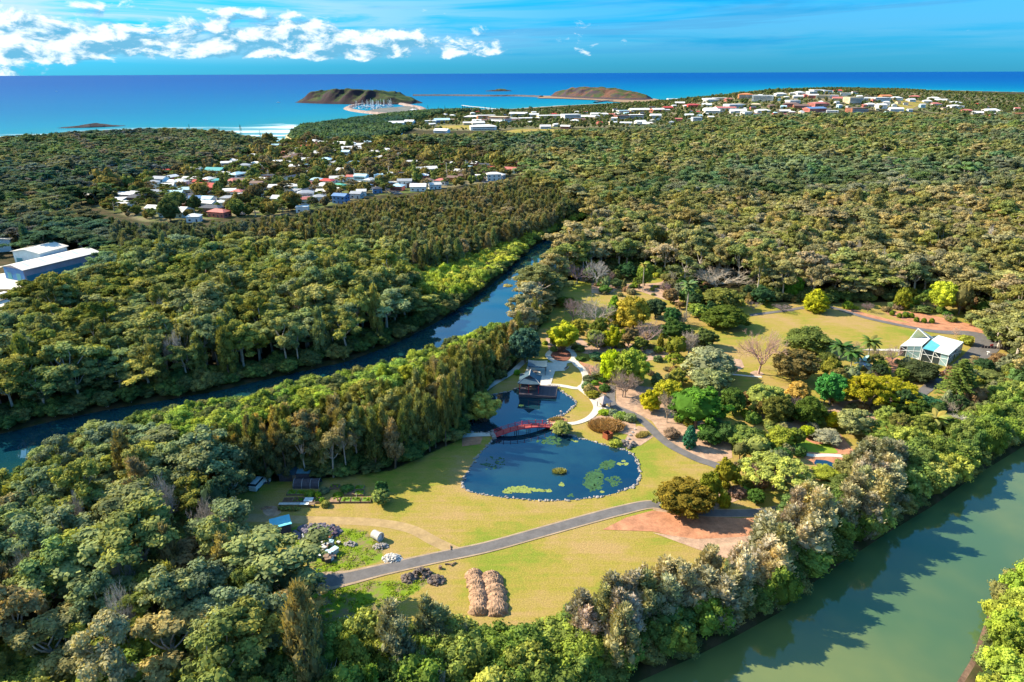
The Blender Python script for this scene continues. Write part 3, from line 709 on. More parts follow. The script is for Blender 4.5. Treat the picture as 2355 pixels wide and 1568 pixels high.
def t_pine(g, lod=0, tiers=15, rmax=3.6, H=16.0):
    cr, tr = Acc(), Acc(); tr.tube([(0, 0, -.5), (0, 0, H * .5), (0, 0, H)], [.26, .16, .03], 5, 0, cap=False)
    for i in range(tiers):
        f = i / (tiers - 1); z = H * (.14 + .84 * f); rr = rmax * (1 - f) ** .8 + .35
        nb = 7 if lod == 0 else 5
        for k in range(nb):
            th = 6.283 * k / nb + i * .7; e = np.array([rr * math.cos(th), rr * math.sin(th), z + rr * .12])
            cr.tube([(0, 0, z), e], [.05, .02], 3, 0, .3, cap=False)
            m = 34 if lod == 0 else 8; s = g.uniform(.25, 1.02, m)[:, None]; P = s * e + (1 - s) * np.array([0, 0, z]) + g.normal(0, .16, (m, 3))
            leaves(cr, P, np.tile([0, 0, 1.0], (m, 1)), .26 if lod == 0 else .55, .7, g.uniform(.1, .9) + g.normal(0, .1, m), g, .6)
    return cr, tr, H


def t_bamboo(g, lod=0, H=9.0, R=4.0, nst=26):
    cr, tr = Acc(), Acc()
    for i in range(nst):
        th = 6.283 * i / nst * 2.4 + g.normal(0, .2); rr = R * g.uniform(.15, 1); h = H * g.uniform(.55, 1) * (1 - .25 * rr / R)
        e = np.array([rr * math.cos(th), rr * math.sin(th), h]); b = e * np.array([.15, .15, 0]); m = np.array([e[0] * .45, e[1] * .45, h * .62])
        tr.tube([b, m, e], [.09, .07, .03], 3, 0, cap=False); tt = g.uniform(.2, 1)
        for s in np.linspace(.45, 1.0, 7):
            p = (1 - s) ** 2 * b + 2 * s * (1 - s) * m + s * s * e; q = .62 * (1.25 - abs(s - .8))
            puff(cr, p + g.normal(0, .12, 3), (q, q, q * .9), 34, .2, g, asp=.4, tint=tt, core=1)
    return cr, tr, H


def t_shrub(g, lod=0):
    cr, tr = Acc(), Acc(); tr.tube([(0, 0, -.1), (0, 0, .9)], [.06, .04], 4, 0, cap=False)
    for i in range(14):
        th = i * 2.4; rr = 1.0 * math.sqrt((i + .4) / 14); q = g.uniform(.38, .6)
        puff(cr, (rr * math.cos(th), rr * math.sin(th), 1.35 - .55 * rr + g.normal(0, .12)), (q, q, q * .9), 42, .12, g, tint=g.uniform(0, 1))
    v, f = ico(2); cr.add(v * [.85, .85, .6] * (1 + g.normal(0, .08, (len(v), 1))) + [0, 0, .7], f, 0, .15)
    for i in range(12):
        th = i * .524; puff(cr, (1.0 * math.cos(th), 1.0 * math.sin(th), .45 + g.normal(0, .1)), (.42, .42, .45), 34, .12, g)
    return cr, tr, 2.0


def t_cone(g, lod=0):
    cr, tr = Acc(), Acc(); H = 5.0; tr.tube([(0, 0, -.2), (0, 0, H * .5)], [.12, .08], 5, 0, cap=False)
    for i in range(46):
        f = (i + .5) / 46; rr = 1.25 * math.sin(math.pi * min(1, .18 + .82 * f) ** .85) + .12; th = i * 2.4
        puff(cr, (rr * .8 * math.cos(th), rr * .8 * math.sin(th), .3 + (H - .5) * f), (.42, .42, .5), 34, .13, g, tint=g.uniform(0, 1))
    v, f = ico(2); cr.add(v * [1.0, 1.0, H * .44] + [0, 0, H * .48], f, 0, .1)
    return cr, tr, H


def frond_mesh(L=2.6, w=.42, mt=None):
    a = Acc(); n = 7; P = [(L * (t ** .9), 0, L * (.42 * t - .75 * t * t)) for t in np.linspace(0, 1, n)]
    for sgn in (-1, 1):
        v = []; f = []
        for i, p in enumerate(P):
            ww = w * math.sin(math.pi * (.12 + .85 * i / (n - 1))) ** .7
            v += [p, (p[0] + .12, sgn * ww, p[2] - ww * .55)]
            if i: f.append((2 * i - 2, 2 * i, 2 * i + 1, 2 * i - 1))
        a.add(v, f, 0, .55)
    return a.mesh('frond', M_LEAF)
FROND = frond_mesh()


def proto(fn, n, seed, **kw):
    """n variants -> list of (crown mesh, trunk mesh, height, Acc crown, Acc trunk)"""
    out = []
    for i in range(n):
        g = np.random.default_rng(seed + i * 31); cr, tr, H = fn(g, **kw); out.append((cr, tr, H))
    return out


BARK = {'gum': M_BARKP, 'oak': M_BARKD, 'mangrove': M_BARKP, 'bare': M_TWIG}
KN = {'gum': ('gum_tree', 'gum tree'), 'oak': ('she_oak', 'she-oak'), 'mangrove': ('mangrove_tree', 'mangrove')}
PROTO = {'gum': proto(t_gum, 7, 100, lod=0), 'oak': proto(t_oak, 5, 200, lod=0), 'mangrove': proto(t_mangrove, 6, 300, lod=0)}
PROTOL = {'gum': proto(t_gum, 6, 400, lod=1), 'oak': proto(t_oak, 4, 500, lod=1), 'mangrove': proto(t_mangrove, 4, 600, lod=1)}
MESH = {k: [(c.mesh(KN[k][0] + '_crown', M_LEAF), t.mesh(KN[k][0] + '_trunk', BARK[k]), H) for c, t, H in v] for k, v in PROTO.items()}


def merged(c, t, name, bark):
    a = Acc(); a.v = c.v + t.v; a.mi = [m * 0 for m in c.mi] + [m * 0 + 1 for m in t.mi]; a.t = c.t + t.t
    off = c.n; a.f = list(c.f) + [f + off for f in t.f]; a.n = c.n + t.n
    return a.mesh(name, [M_LEAF, bark])


# forest zones, tested on where each tree top stands in the picture; first hit wins
def C(h): return tuple(h)
Z = [
 dict(n='band', k={'mangrove': 1}, h=(5.5, 1.0), s=4.0, col=[(.20, .21, .030), (.23, .22, .04), (.16, .19, .03)], w='in the yellow green band along the upper creek',
      p=[(930, 603), (960, 585), (1100, 545), (1200, 518), (1330, 484), (1350, 490), (1290, 524), (1225, 545), (1190, 572), (1130, 612), (1080, 650), (1020, 668), (960, 650)]),
 dict(n='edge', k={'mangrove': 1}, h=(5.0, 1.0), s=3.6, col=[(.17, .19, .028), (.13, .17, .03)], w='on the near bank of the upper creek',
      p=[(330, 938), (560, 900), (700, 862), (850, 838), (930, 812), (1000, 788), (1165, 716), (1172, 735), (1015, 815), (940, 850), (860, 885), (700, 920), (560, 960), (400, 1000), (340, 990)]),
 dict(n='strip', k={'oak': .9, 'gum': .1}, h=(15.5, 2.0), s=4.2, col=[(.135, .115, .035), (.17, .125, .055), (.09, .10, .03), (.12, .12, .04)], w='in the tall wall of trees behind the vegetable plots',
      p=[(470, 975), (560, 945), (700, 920), (860, 885), (940, 850), (1015, 815), (1172, 735), (1230, 690), (1265, 760), (1215, 850), (1180, 850), (1070, 890), (1075, 1000), (1040, 1055), (900, 1070), (720, 1075), (545, 1090), (480, 1060)]),
 dict(n='near', k={'gum': .82, 'oak': .18}, h=(16.5, 3.0), s=6.6, col=[(.125, .130, .035), (.15, .155, .035), (.10, .125, .05), (.16, .12, .06), (.115, .13, .06)], w='in the forest at the lower left',
      p=[(-400, 1240), (0, 1080), (70, 1018), (140, 982), (260, 953), (350, 938), (470, 975), (500, 1060), (545, 1100), (560, 1120), (532, 1165), (520, 1230), (560, 1300), (680, 1330), (730, 1360), (715, 1440), (400, 1450), (0, 1420), (-400, 1500)]),
 dict(n='scrub', k={'mangrove': .85, 'gum': .06, 'oak': .09}, h=(7.5, 1.8), s=4.4, col=[(.14, .155, .03), (.17, .165, .045), (.10, .13, .035)], w='in the low thicket along the bottom left edge',
      p=[(-400, 1500), (0, 1420), (400, 1450), (715, 1440), (760, 1500), (700, 1600), (720, 1900), (-400, 1900)]),
 dict(n='oakclump', k={'oak': 1}, h=(13, 1.5), s=3.6, col=[(.22, .165, .115), (.18, .15, .09)], w='among the brown feathery trees beside the lower lawn', p=[(1300, 1375), (1330, 1300), (1420, 1270), (1500, 1300), (1500, 1400), (1400, 1430)]),
 dict(n='oakclump', k={'oak': 1}, h=(12, 1.5), s=3.9, col=[(.15, .14, .07), (.12, .12, .05)], w='among the grey green feathery trees at the lower lawn edge', p=[(850, 1350), (900, 1338), (1000, 1345), (1060, 1395), (1010, 1440), (860, 1430)]),
 dict(n='oakclump', k={'oak': 1}, h=(14, 1.5), s=3.9, col=[(.25, .20, .13), (.20, .17, .10)], w='among the pale brown feathery trees by the orange mulch', p=[(1500, 1300), (1560, 1245), (1730, 1250), (1750, 1180), (1830, 1110), (1900, 1095), (1910, 1190), (1830, 1250), (1760, 1330), (1560, 1350)]),
 dict(n='oakclump', k={'oak': 1}, h=(14, 1.5), s=3.9, col=[(.23, .185, .13), (.18, .155, .09)], w='among the pale brown feathery trees near the river bend', p=[(1940, 1090), (1980, 1010), (2080, 1005), (2110, 1080), (2020, 1150), (1950, 1150)]),
 dict(n='bank', k={'mangrove': .93, 'oak': .07}, h=(8.2, 1.6), s=4.3, col=[(.065, .095, .022), (.10, .13, .025), (.15, .165, .035), (.05, .08, .022)], w='on the wooded bank of the lower river',
      p=[(700, 1900), (700, 1600), (760, 1500), (720, 1440), (850, 1405), (1000, 1420), (1170, 1425), (1310, 1385), (1480, 1385), (1540, 1340), (1750, 1260), (1760, 1200), (1800, 1150), (1960, 1080), (2080, 970), (2150, 940), (2354, 830), (2700, 680), (3200, 560), (3200, 690), (2700, 830), (2354, 1010), (2240, 1080), (2150, 1145), (2050, 1200), (1950, 1270), (1850, 1335), (1800, 1380), (1700, 1440), (1600, 1500), (1480, 1560), (1400, 1700)]),
 dict(n='right', k={'mangrove': 1}, h=(6.5, 1.0), s=3.7, col=[(.17, .195, .028), (.14, .175, .025)], w='on the bright far bank of the lower river', p=[(2354, 1278), (2336, 1330), (2318, 1430), (2290, 1500), (2262, 1580), (2230, 1800), (3200, 1800), (3200, 700), (2700, 1050)]),
 dict(n='left', k={'gum': .90, 'oak': .10}, h=(17, 3.0), s=7.4, col=[(.135, .135, .035), (.16, .15, .05), (.12, .14, .055), (.115, .12, .03)], w='in the forest on the far bank of the upper creek',
      p=[(-500, 1040), (-500, 640), (0, 710), (25, 680), (60, 640), (110, 640), (222, 588), (240, 560), (300, 545), (560, 530), (760, 535), (940, 545), (960, 585), (930, 603), (960, 650), (1015, 670), (1070, 680), (1000, 730), (900, 780), (600, 858), (300, 920), (140, 950), (0, 985)]),
 dict(n='brown', k={'oak': .75, 'gum': .25}, h=(14, 1.5), s=4.8, col=[(.135, .105, .055), (.11, .10, .045), (.085, .095, .04)], w='in the brown she-oak belt behind the creekside houses',
      p=[(260, 545), (250, 500), (330, 515), (430, 512), (560, 505), (640, 500), (740, 482), (840, 458), (960, 445), (1100, 425), (1200, 408), (1330, 440), (1350, 484), (1200, 518), (1100, 545), (960, 580), (940, 545), (760, 535), (560, 530), (300, 545)]),
 dict(n='gumright', k={'gum': .97, 'oak': .03}, h=(17.5, 2.6), s=8.2, col=[(.165, .130, .060), (.14, .125, .045), (.18, .14, .075), (.115, .12, .04)], w='in the big gum forest above the garden',
      p=[(1180, 745), (1165, 700), (1185, 640), (1240, 600), (1290, 540), (1340, 500), (1430, 455), (1600, 425), (1850, 425), (2354, 385), (3400, 340), (3400, 760), (2700, 780), (2354, 800), (2275, 790), (2262, 720), (2250, 665), (1900, 655), (1780, 640), (1560, 610), (1500, 585), (1400, 595), (1330, 620), (1290, 660), (1240, 740)]),
 dict(n='midright', k={'gum': .85, 'oak': .15}, h=(16, 3), s=11.0, col=[(.115, .115, .042), (.14, .115, .05), (.075, .10, .035), (.10, .11, .04)], w='in the woods between the garden and the town',
      p=[(1100, 425), (1215, 400), (1200, 360), (1000, 350), (860, 335), (850, 310), (1100, 305), (1300, 298), (1560, 284), (1700, 264), (1900, 258), (2100, 258), (2300, 268), (2400, 290), (3600, 330), (3600, 345), (2354, 388), (1850, 427), (1600, 427), (1430, 457), (1350, 482), (1330, 440)]),
 dict(n='headland', k={'oak': .3, 'mangrove': .7}, h=(9, 1.5), s=6.5, col=[(.055, .080, .035), (.045, .07, .04)], w='on the dark wooded headland by the beach', p=[(665, 305), (690, 285), (900, 258), (1000, 250), (1100, 248), (1110, 258), (1000, 275), (940, 290), (860, 312), (720, 322), (680, 318)]),
 dict(n='backleft', k={'gum': .8, 'oak': .2}, h=(12.5, 2.5), s=10.0, col=[(.07, .09, .04), (.10, .095, .05), (.05, .075, .035), (.11, .09, .06)], w='in the woods along the coast at the far left',
      p=[(-1500, 400), (-400, 345), (0, 312), (150, 303), (300, 295), (470, 296), (530, 300), (620, 320), (635, 330), (600, 335), (480, 383), (380, 398), (140, 452), (250, 505), (260, 545), (222, 588), (150, 560), (100, 545), (0, 535), (-500, 600)]),
 dict(n='backright', k={'gum': .8, 'mangrove': .2}, h=(12, 2.0), s=10, col=[(.065, .085, .04), (.09, .085, .05)], w='in the woods behind the hill town', p=[(2140, 222), (2354, 226), (3600, 240), (3600, 335), (2400, 300), (2300, 262), (2200, 240)]),
]
SUBURB = dict(n='suburb', k={'gum': .5, 'mangrove': .5}, h=(6.8, 2.0), s=9.3, col=[(.10, .12, .035), (.075, .10, .035), (.14, .12, .04), (.11, .09, .05)], w='between the houses of the creekside suburb')
HILLT = dict(n='hilltown', k={'gum': .4, 'mangrove': .6}, h=(5.6, 1.7), s=13.0, col=[(.07, .095, .035), (.10, .10, .04), (.055, .08, .035)], w='between the houses of the hill town')

CLEAR_D = [  # picture regions kept open (water, lawn, roofs)
    [(540, 1125), (740, 1105), (900, 1092), (1060, 1015), (1080, 990), (1250, 960), (1500, 1000), (1640, 1070), (1500, 1150), (1740, 1190), (1730, 1240), (1500, 1270), (1330, 1290), (1300, 1370), (1160, 1418), (1010, 1372), (860, 1340), (735, 1350), (640, 1290), (560, 1210), (520, 1170)],
    [(2150, 1640), (2200, 1568), (2230, 1520), (2250, 1470), (2268, 1420), (2300, 1375), (2354, 1335), (2450, 1280), (2450, 1300), (2340, 1375), (2312, 1420), (2292, 1480), (2268, 1550), (2230, 1640)],
    [(0, 700), (0, 545), (60, 540), (150, 553), (222, 578), (222, 590), (130, 625), (70, 640), (20, 690)]]
CLEAR_G = [expand(W1, 1.0), expand(W2, 1.0), WG] + [poly_world(f) for f in FIELDS_D]
NEARSIDE = [(-2000, 1400), (-500, 1180), (-150, 1100), (0, 1050), (140, 990), (300, 960), (480, 930), (620, 895), (800, 850), (900, 815), (1000, 768), (1080, 722), (1150, 690), (1190, 640), (1230, 590), (1300, 540), (1345, 515), (3000, 560), (3000, 3000), (-2000, 3000)]
SOLID = []           # (x, y, radius) of buildings and hand-placed trees, filled below

# ================================================================ buildings
PAL = {'white': (.75, .73, .71), 'grey': (.36, .37, .40), 'pale': (.58, .56, .54), 'red': (.50, .07, .05), 'rose': (.50, .16, .13), 'teal': (.09, .36, .36), 'dark': (.07, .07, .09), 'brown': (.20, .12, .09), 'blue': (.14, .25, .45),
       'orange': (.58, .22, .08), 'cream': (.68, .55, .36), 'green': (.10, .40, .28), 'brick': (.33, .12, .07), 'sky': (.45, .66, .75)}
_pm = {}
def PM(c, kind='roof'):
    if (c, kind) not in _pm:
        if kind == 'roof':
            def fn(t, col=PAL[c]):
                p = t.n('ShaderNodeTexCoord').outputs['Object']; n = t.noise(p, 0.5, 5.0, 0.7); w = t.n('ShaderNodeTexWave', wave_type='BANDS', bands_direction='X', i={'Vector': p, 'Scale': 1.2, 'Distortion': .2}).outputs['Fac']
                k = t.m('ADD', t.mr(n, .3, .7, .80, 1.08, False), t.m('MULTIPLY', w, .07))
                cc = t.n('ShaderNodeVectorMath', operation='SCALE', i={0: col, 'Scale': k}).outputs[0]
                return t.n('ShaderNodeBsdfPrincipled', i={'Base Color': cc, 'Roughness': .5, 'Specular IOR Level': .35}).outputs[0]
            _pm[(c, kind)] = mat(c + '_roofing', fn)
        else: _pm[(c, kind)] = simple(c + '_wall_paint', PAL[c], .8, .12, .4)
    return _pm[(c, kind)]
def glass(t): return t.n('ShaderNodeBsdfPrincipled', i={'Base Color': (.02, .035, .05, 1), 'Roughness': .08, 'Specular IOR Level': .8}).outputs[0]
M_GLASS = mat('dark_glass', glass)
_wa = Acc().box((0, 0, 0), (1, .08, 1)); WINM = _wa.mesh('window', M_GLASS)


def win(parent, x, y, z, w, h, rz=0.0, name='window'):
    o = bpy.data.objects.new(name, WINM); o.location = (x, y, z); o.scale = (w, 1, h); o.rotation_euler = (0, 0, rz); return link(o, parent)


def roof_acc(typ, w, d, h, z0, ov=.55):
    a = Acc(); W, D = w / 2 + ov, d / 2 + ov
    if typ == 'hip':
        r = max(W - D, .3); v = [(-W, -D, z0), (W, -D, z0), (W, D, z0), (-W, D, z0), (-r, 0, z0 + h), (r, 0, z0 + h)]
        v2 = [(p[0], p[1], p[2] - .18) for p in v[:4]]
        a.add(v + v2, [(0, 1, 5, 4), (2, 3, 4, 5), (6, 9, 8, 7)]); a.add(v, [(1, 2, 5), (3, 0, 4)]); a.add(v[:4] + v2, [(4, 5, 1, 0), (5, 6, 2, 1), (6, 7, 3, 2), (7, 4, 0, 3)])
    elif typ == 'gable':
        for s in (-1, 1):
            v = [(-W, s * D, z0), (W, s * D, z0), (W, 0, z0 + h), (-W, 0, z0 + h)]; v += [(p[0], p[1], p[2] - .2) for p in v]
            f = [(0, 1, 2, 3), (7, 6, 5, 4), (0, 4, 5, 1), (1, 5, 6, 2), (3, 7, 4, 0)]; a.add(v, f if s < 0 else [q[::-1] for q in f])
    elif typ == 'skil': a.box((0, 0, z0 + h * .4), (2 * W, 2 * D, .25), rx=.09)
    else: a.box((0, 0, z0 + .2), (2 * W - ov, 2 * D - ov, .45))
    return a


BUILT = []
STW = {1: 'single storey', 2: 'two storey', 3: 'three storey', 4: 'four storey'}
TYW = {'hip': 'hip roofed', 'gable': 'gable roofed', 'flat': 'flat roofed', 'skil': 'sloping roofed'}


def building(P, w, d, roof, wall, typ, st, yaw, label, cat, group, far, name='house'):
    root = empty(name, P, yaw, label, cat, group); h = 2.9 * st + (1.2 if st == 1 else .6)
    a = Acc(); a.box((0, 0, h / 2 - 1.0), (w, d, h + 2.0))
    rh = {'hip': min(d * .22, 3.0), 'gable': min(d * .22, 3.2), 'skil': 1.6, 'flat': .5}[typ]
    if typ == 'gable':
        for s in (-1, 1): a.add([(s * w / 2, -d / 2, h), (s * w / 2, d / 2, h), (s * w / 2, 0, h + rh)], [(0, 1, 2) if s > 0 else (0, 2, 1)])
    a.obj('walls', PM(wall, 'wall'), root); roof_acc(typ, w, d, rh, h + (.02 if typ != 'skil' else .1)).obj('roof', PM(roof), root)
    if far:
        for s in range(st):
            win(root, 0, -d / 2 - .03, s * 2.9 + 1.7, w * .84, 1.1); win(root, -w / 2 - .03, 0, s * 2.9 + 1.7, d * .7, 1.0, math.pi / 2)
            if st >= 3:
                Acc().box((0, -d / 2 - .8, s * 2.9 + .1), (w * .98, 1.5, .2)).box((0, -d / 2 - 1.5, s * 2.9 + .6), (w * .98, .08, .8)).obj('balcony', PM('white', 'wall'), root)
    else:
        n = max(2, int(w / 3.6))
        for s in range(st):
            for k in range(n):
                x = (k + .5) / n * w - w / 2
                if s == 0 and k == n // 2: Acc().box((x, -d / 2 - .03, 1.05), (1.0, .1, 2.1)).obj('door', PM('dark', 'wall'), root)
                else: win(root, x, -d / 2 - .03, s * 2.9 + 1.6, 1.5, 1.2)
            for k in (-1, 1): win(root, -w / 2 - .03, k * d * .22, s * 2.9 + 1.6, 1.3, 1.1, math.pi / 2); win(root, w / 2 + .03, k * d * .22, s * 2.9 + 1.6, 1.3, 1.1, math.pi / 2)
    SOLID.append((P[0], P[1], max(w, d) * .5 + 2.5)); SOLID.append((P[0] - P[0] * 7 / math.hypot(P[0], P[1]), P[1] - P[1] * 7 / math.hypot(P[0], P[1]), w * .42)); BUILT.append(root); return root


T1 = """L 150 335 110 grey white hip 2
L 110 248 130 red rose gable 1
L 240 208 190 red brown hip 1
L 390 418 90 brown pale gable 1
L 720 385 250 red rose gable 1
L 690 445 150 dark brown hip 1
L 380 545 240 pale pale hip 1
L 540 570 150 brown brick gable 1
L 590 505 110 blue white gable 2
L 180 615 200 white pale gable 1
L 390 650 290 white sky gable 1
L 580 705 140 white white hip 1
L 730 560 190 white white gable 1
L 870 555 100 white white hip 1
L 770 612 240 dark brown hip 1
L 850 655 220 rose rose hip 1
L 810 215 200 teal sky gable 1
L 930 245 100 pale blue gable 1
L 850 320 140 teal sky hip 1
L 1090 320 160 brown brown gable 1
L 1260 345 140 brown white gable 2
L 1260 465 130 grey pale gable 1
L 1180 250 160 grey white gable 1
L 1360 270 150 dark red flat 1
L 1450 290 80 dark blue flat 1
L 1430 140 150 sky white gable 1
L 1560 122 110 white sky hip 1
L 1760 155 60 blue blue flat 1
L 1720 290 140 dark grey hip 1
L 1890 310 120 sky white hip 1
L 2110 295 150 pale white gable 1
L 1980 378 220 white cream hip 1
L 2130 372 130 green teal hip 1
L 2090 415 110 white white gable 1
L 1950 435 110 white white gable 1
L 2150 480 160 blue blue gable 2
L 1920 495 130 grey pale hip 1
L 1770 520 80 rose white gable 1
L 1740 605 130 white white flat 1
L 2270 280 110 rose white gable 1
L 2320 460 120 grey pale gable 1
L 2310 340 110 white white flat 1
O 880 695 150 white dark skil 1
O 1060 708 150 pale brown skil 1
O 990 752 120 white pale skil 1
O 1060 778 110 white white gable 1
O 1130 730 130 dark brown hip 1
O 750 615 100 red red gable 1
O 930 600 110 dark grey gable 1
M 245 320 120 sky sky flat 2
M 300 350 90 pale white gable 1
M 440 300 140 white white hip 1
M 600 400 190 grey white gable 2
M 690 440 130 brown brown hip 1
M 780 478 210 white white gable 1
M 900 398 150 brown white hip 1
M 1090 400 160 rose white hip 1
M 1000 455 160 pale white gable 1
M 1250 362 150 brown orange gable 1
M 1380 335 130 brown brown gable 1
M 1590 335 130 white white flat 1
M 1790 310 190 white white hip 2
M 1880 325 110 white white hip 1
M 2060 180 100 rose teal gable 1
M 110 460 150 blue white hip 1
M 230 510 110 dark blue hip 1
M 20 545 90 pale white gable 1
M 440 430 70 white dark flat 1"""
T2 = """Q 750 245 110 white white gable
Q 870 252 100 white white gable
Q 820 280 140 white cream gable
Q 480 265 80 red rose gable
Q 590 285 80 red red gable
Q 610 312 120 pale white gable
Q 540 228 110 white white hip
Q 220 300 90 red brown gable
Q 330 272 60 brown brown hip
Q 1080 290 80 white white hip
Q 990 302 90 pale white hip
Q 660 214 60 teal sky gable
Q 270 385 120 white sky gable
Q 420 322 90 pale grey hip
Q 100 330 80 pale grey hip
Q 350 345 80 brown pale hip
Q 480 405 50 blue blue flat
Q 620 230 60 white white flat
Q 300 310 60 rose rose gable
O 930 270 90 white pale gable
O 880 285 80 white pale gable
O 650 300 90 pale pale gable
O 570 340 70 white orange hip
O 290 340 60 orange rose gable
O 1490 280 70 white blue gable
O 950 365 50 pale pale hip
O 1080 440 80 pale rose gable
O 1290 430 40 rose rose gable
O 2240 340 90 red rose gable
O 2300 450 110 white sky gable"""
T3 = """N 1860 372 300 white white hip 2
N 1160 295 130 white white flat 2
N 700 322 170 white sky gable 2
N 880 303 110 white sky gable 2
N 1900 232 210 white orange flat 3
N 2070 252 220 cream orange flat 3
N 1650 312 100 white cream gable 1
N 1790 312 150 white pale gable 1
N 1780 280 110 white white gable 1
N 1310 282 180 sky blue gable 2
N 1470 265 70 cream orange flat 1
N 1310 418 170 white white gable 1
N 1180 328 70 white pale gable 1
N 730 442 80 white white gable 1
N 400 452 60 sky white gable 1
N 2040 292 150 white white gable 1
N 1720 228 200 white dark hip 1
N 960 155 160 grey dark hip 1
N 930 130 70 white white hip 1
N 1790 155 40 red red flat 1
N 2300 192 140 white white hip 2
N 2290 272 120 brown cream gable 1
R 380 415 150 white grey gable 2
R 530 425 80 white white gable 2
R 480 455 180 white brown flat 1
R 690 435 220 white cream flat 2
R 890 445 150 white white flat 4
R 1050 440 160 white cream gable 1
R 1220 415 80 white white hip 1
R 1400 385 100 sky white flat 2
R 1390 445 120 brown brick flat 3
R 1530 440 120 white dark flat 3
R 1560 375 170 white cream gable 2
R 1740 375 110 white rose gable 2
R 1720 435 90 white white gable 2
R 1430 505 100 white sky skil 1
R 1570 500 90 white white gable 2
R 1640 512 80 white white gable 1
R 1300 500 70 white cream gable 1
R 840 540 80 white rose gable 1
R 640 540 90 white white gable 1
R 750 520 60 white white hip 1
R 2120 480 80 white white flat 4
R 2080 330 120 red red hip 2
R 1840 350 80 red brick gable 1
R 2250 265 110 white white flat 2
R 2270 372 130 white white gable 2
R 1960 305 80 white rose gable 1
R 2050 425 70 white sky gable 1
R 1890 258 90 white white flat 1
R 980 470 90 brown rose gable 1
R 1130 415 80 white pale gable 1
R 330 465 100 pale rose hip 1
R 930 480 70 white white hip 1
S 50 205 80 white white gable 2
S 110 195 80 white white flat 2
S 305 175 90 orange orange hip 3
S 430 190 130 white white flat 4
S 220 250 120 white sky flat 3
S 150 270 130 rose white gable 2
S 60 290 90 white white gable 2
S 250 285 100 white white gable 1
S 430 285 90 white white hip 1
S 310 302 60 white white flat 2
S 650 215 80 white white flat 2
S 700 152 60 white white hip 1
S 640 240 90 brown rose hip 2
S 710 255 90 brown brick gable 2
S 840 237 110 rose rose hip 2
S 810 275 130 blue rose gable 2
S 760 312 90 white white gable 1
S 590 290 70 white dark gable 1
S 590 318 60 rose white hip 1
S 940 300 70 white white flat 3
S 1120 280 110 brown brick flat 3
S 1145 345 90 white grey flat 1
S 1095 205 110 cream cream flat 4
S 1290 195 110 white white flat 2
S 1330 178 70 orange orange gable 1
S 1300 250 60 white white gable 2
S 1410 192 70 white white hip 1
S 1410 275 80 white white gable 1
S 1490 330 60 white sky gable 1
S 1690 192 70 white white hip 1
S 1740 207 70 white sky gable 1
S 1840 225 80 white white hip 1
S 1840 252 90 white white hip 1
S 1930 285 60 rose rose hip 1
S 2100 282 90 white white gable 1
S 2150 315 90 white rose flat 2
S 2240 328 90 orange orange flat 2
S 2320 320 90 orange orange flat 3
S 2040 348 60 rose white hip 1
S 2010 302 60 white pale gable 1
S 750 122 60 white white hip 1
S 830 137 80 white white flat 2
S 900 142 60 white white flat 2
S 985 138 60 red white hip 1
S 1040 162 60 white white flat 2
S 870 178 80 cream cream flat 2
S 940 178 70 white white flat 2
S 560 162 70 white white hip 1
S 790 150 60 white white flat 2
S 800 178 60 white rose gable 2
S 690 180 60 white pale gable 1
S 980 195 60 rose cream gable 1
S 1550 180 60 rose rose hip 1
S 1520 205 50 white white gable 1
S 1220 240 60 white grey hip 1
S 380 240 60 cream cream hip 1
S 20 240 60 white white gable 1
S 180 200 50 rose rose hip 1
S 500 250 50 brown brown hip 1
S 1700 235 60 rose pale hip 1
S 1640 215 50 white white hip 1
S 1880 355 40 white grey gable 1
S 430 525 110 rose rose gable 1
S 580 545 130 red rose gable 1
S 640 530 80 white sky gable 1"""
hr = random.Random(5)


def rows(txt, district, cat_far, group, far):
    for ln in txt.strip().splitlines():
        p = ln.split(); fr, x, y, w, roof, wall, typ = p[0], float(p[1]), float(p[2]), float(p[3]), p[4], p[5], p[6]; st = int(p[7]) if len(p) > 7 else 1
        xd, yd = toD(fr, x, y); s = FR[fr][2] * 1.0875
        if fr in ('S', 'R') or (fr == 'N'): P = Gt(xd, yd + 2.5 + st)
        else: P = G(xd, yd, 2.6 * st); P[2] = float(Hf(P[0], P[1]))
        zc = (P - np.array([0, 0, CAM_H])) @ FW; wm = w / s * zc / FD; yaw = hr.choice([-.35, -.2, .05, .15, .3])
        wm *= 1.15 if fr in ('R', 'S', 'N') else .98; big = wm > 30; d = max(7.5, min(wm * hr.uniform(.5, .75), 20 if not big else 26)); wm = max(wm, 8)
        rw = {'sky': 'light-blue', 'pale': 'light-grey', 'rose': 'maroon'}.get(roof, roof); ww = {'sky': 'light-blue', 'pale': 'light-grey', 'rose': 'pinkish', 'brick': 'brick'}.get(wall, wall)
        kind = ('apartment block' if st >= 3 else 'hall' if big else 'house')
        lab = f"{'' if st == 1 else STW[st] + ' '}{ww} {kind.replace('apartment block', 'block')} with {rw} {typ if typ != 'skil' else 'sloping'} roof {district}"
        building(P, wm, d, roof, wall, typ, st, yaw, lab, kind, group, far, kind.replace(' ', '_'))


rows(T1, 'in the creekside suburb', '', 'buildings of the creekside suburb', False)
rows(T2, 'near the beach', '', 'houses among the trees near the beach', True)
rows(T3, 'in the harbour town', '', 'buildings of the harbour town', True)


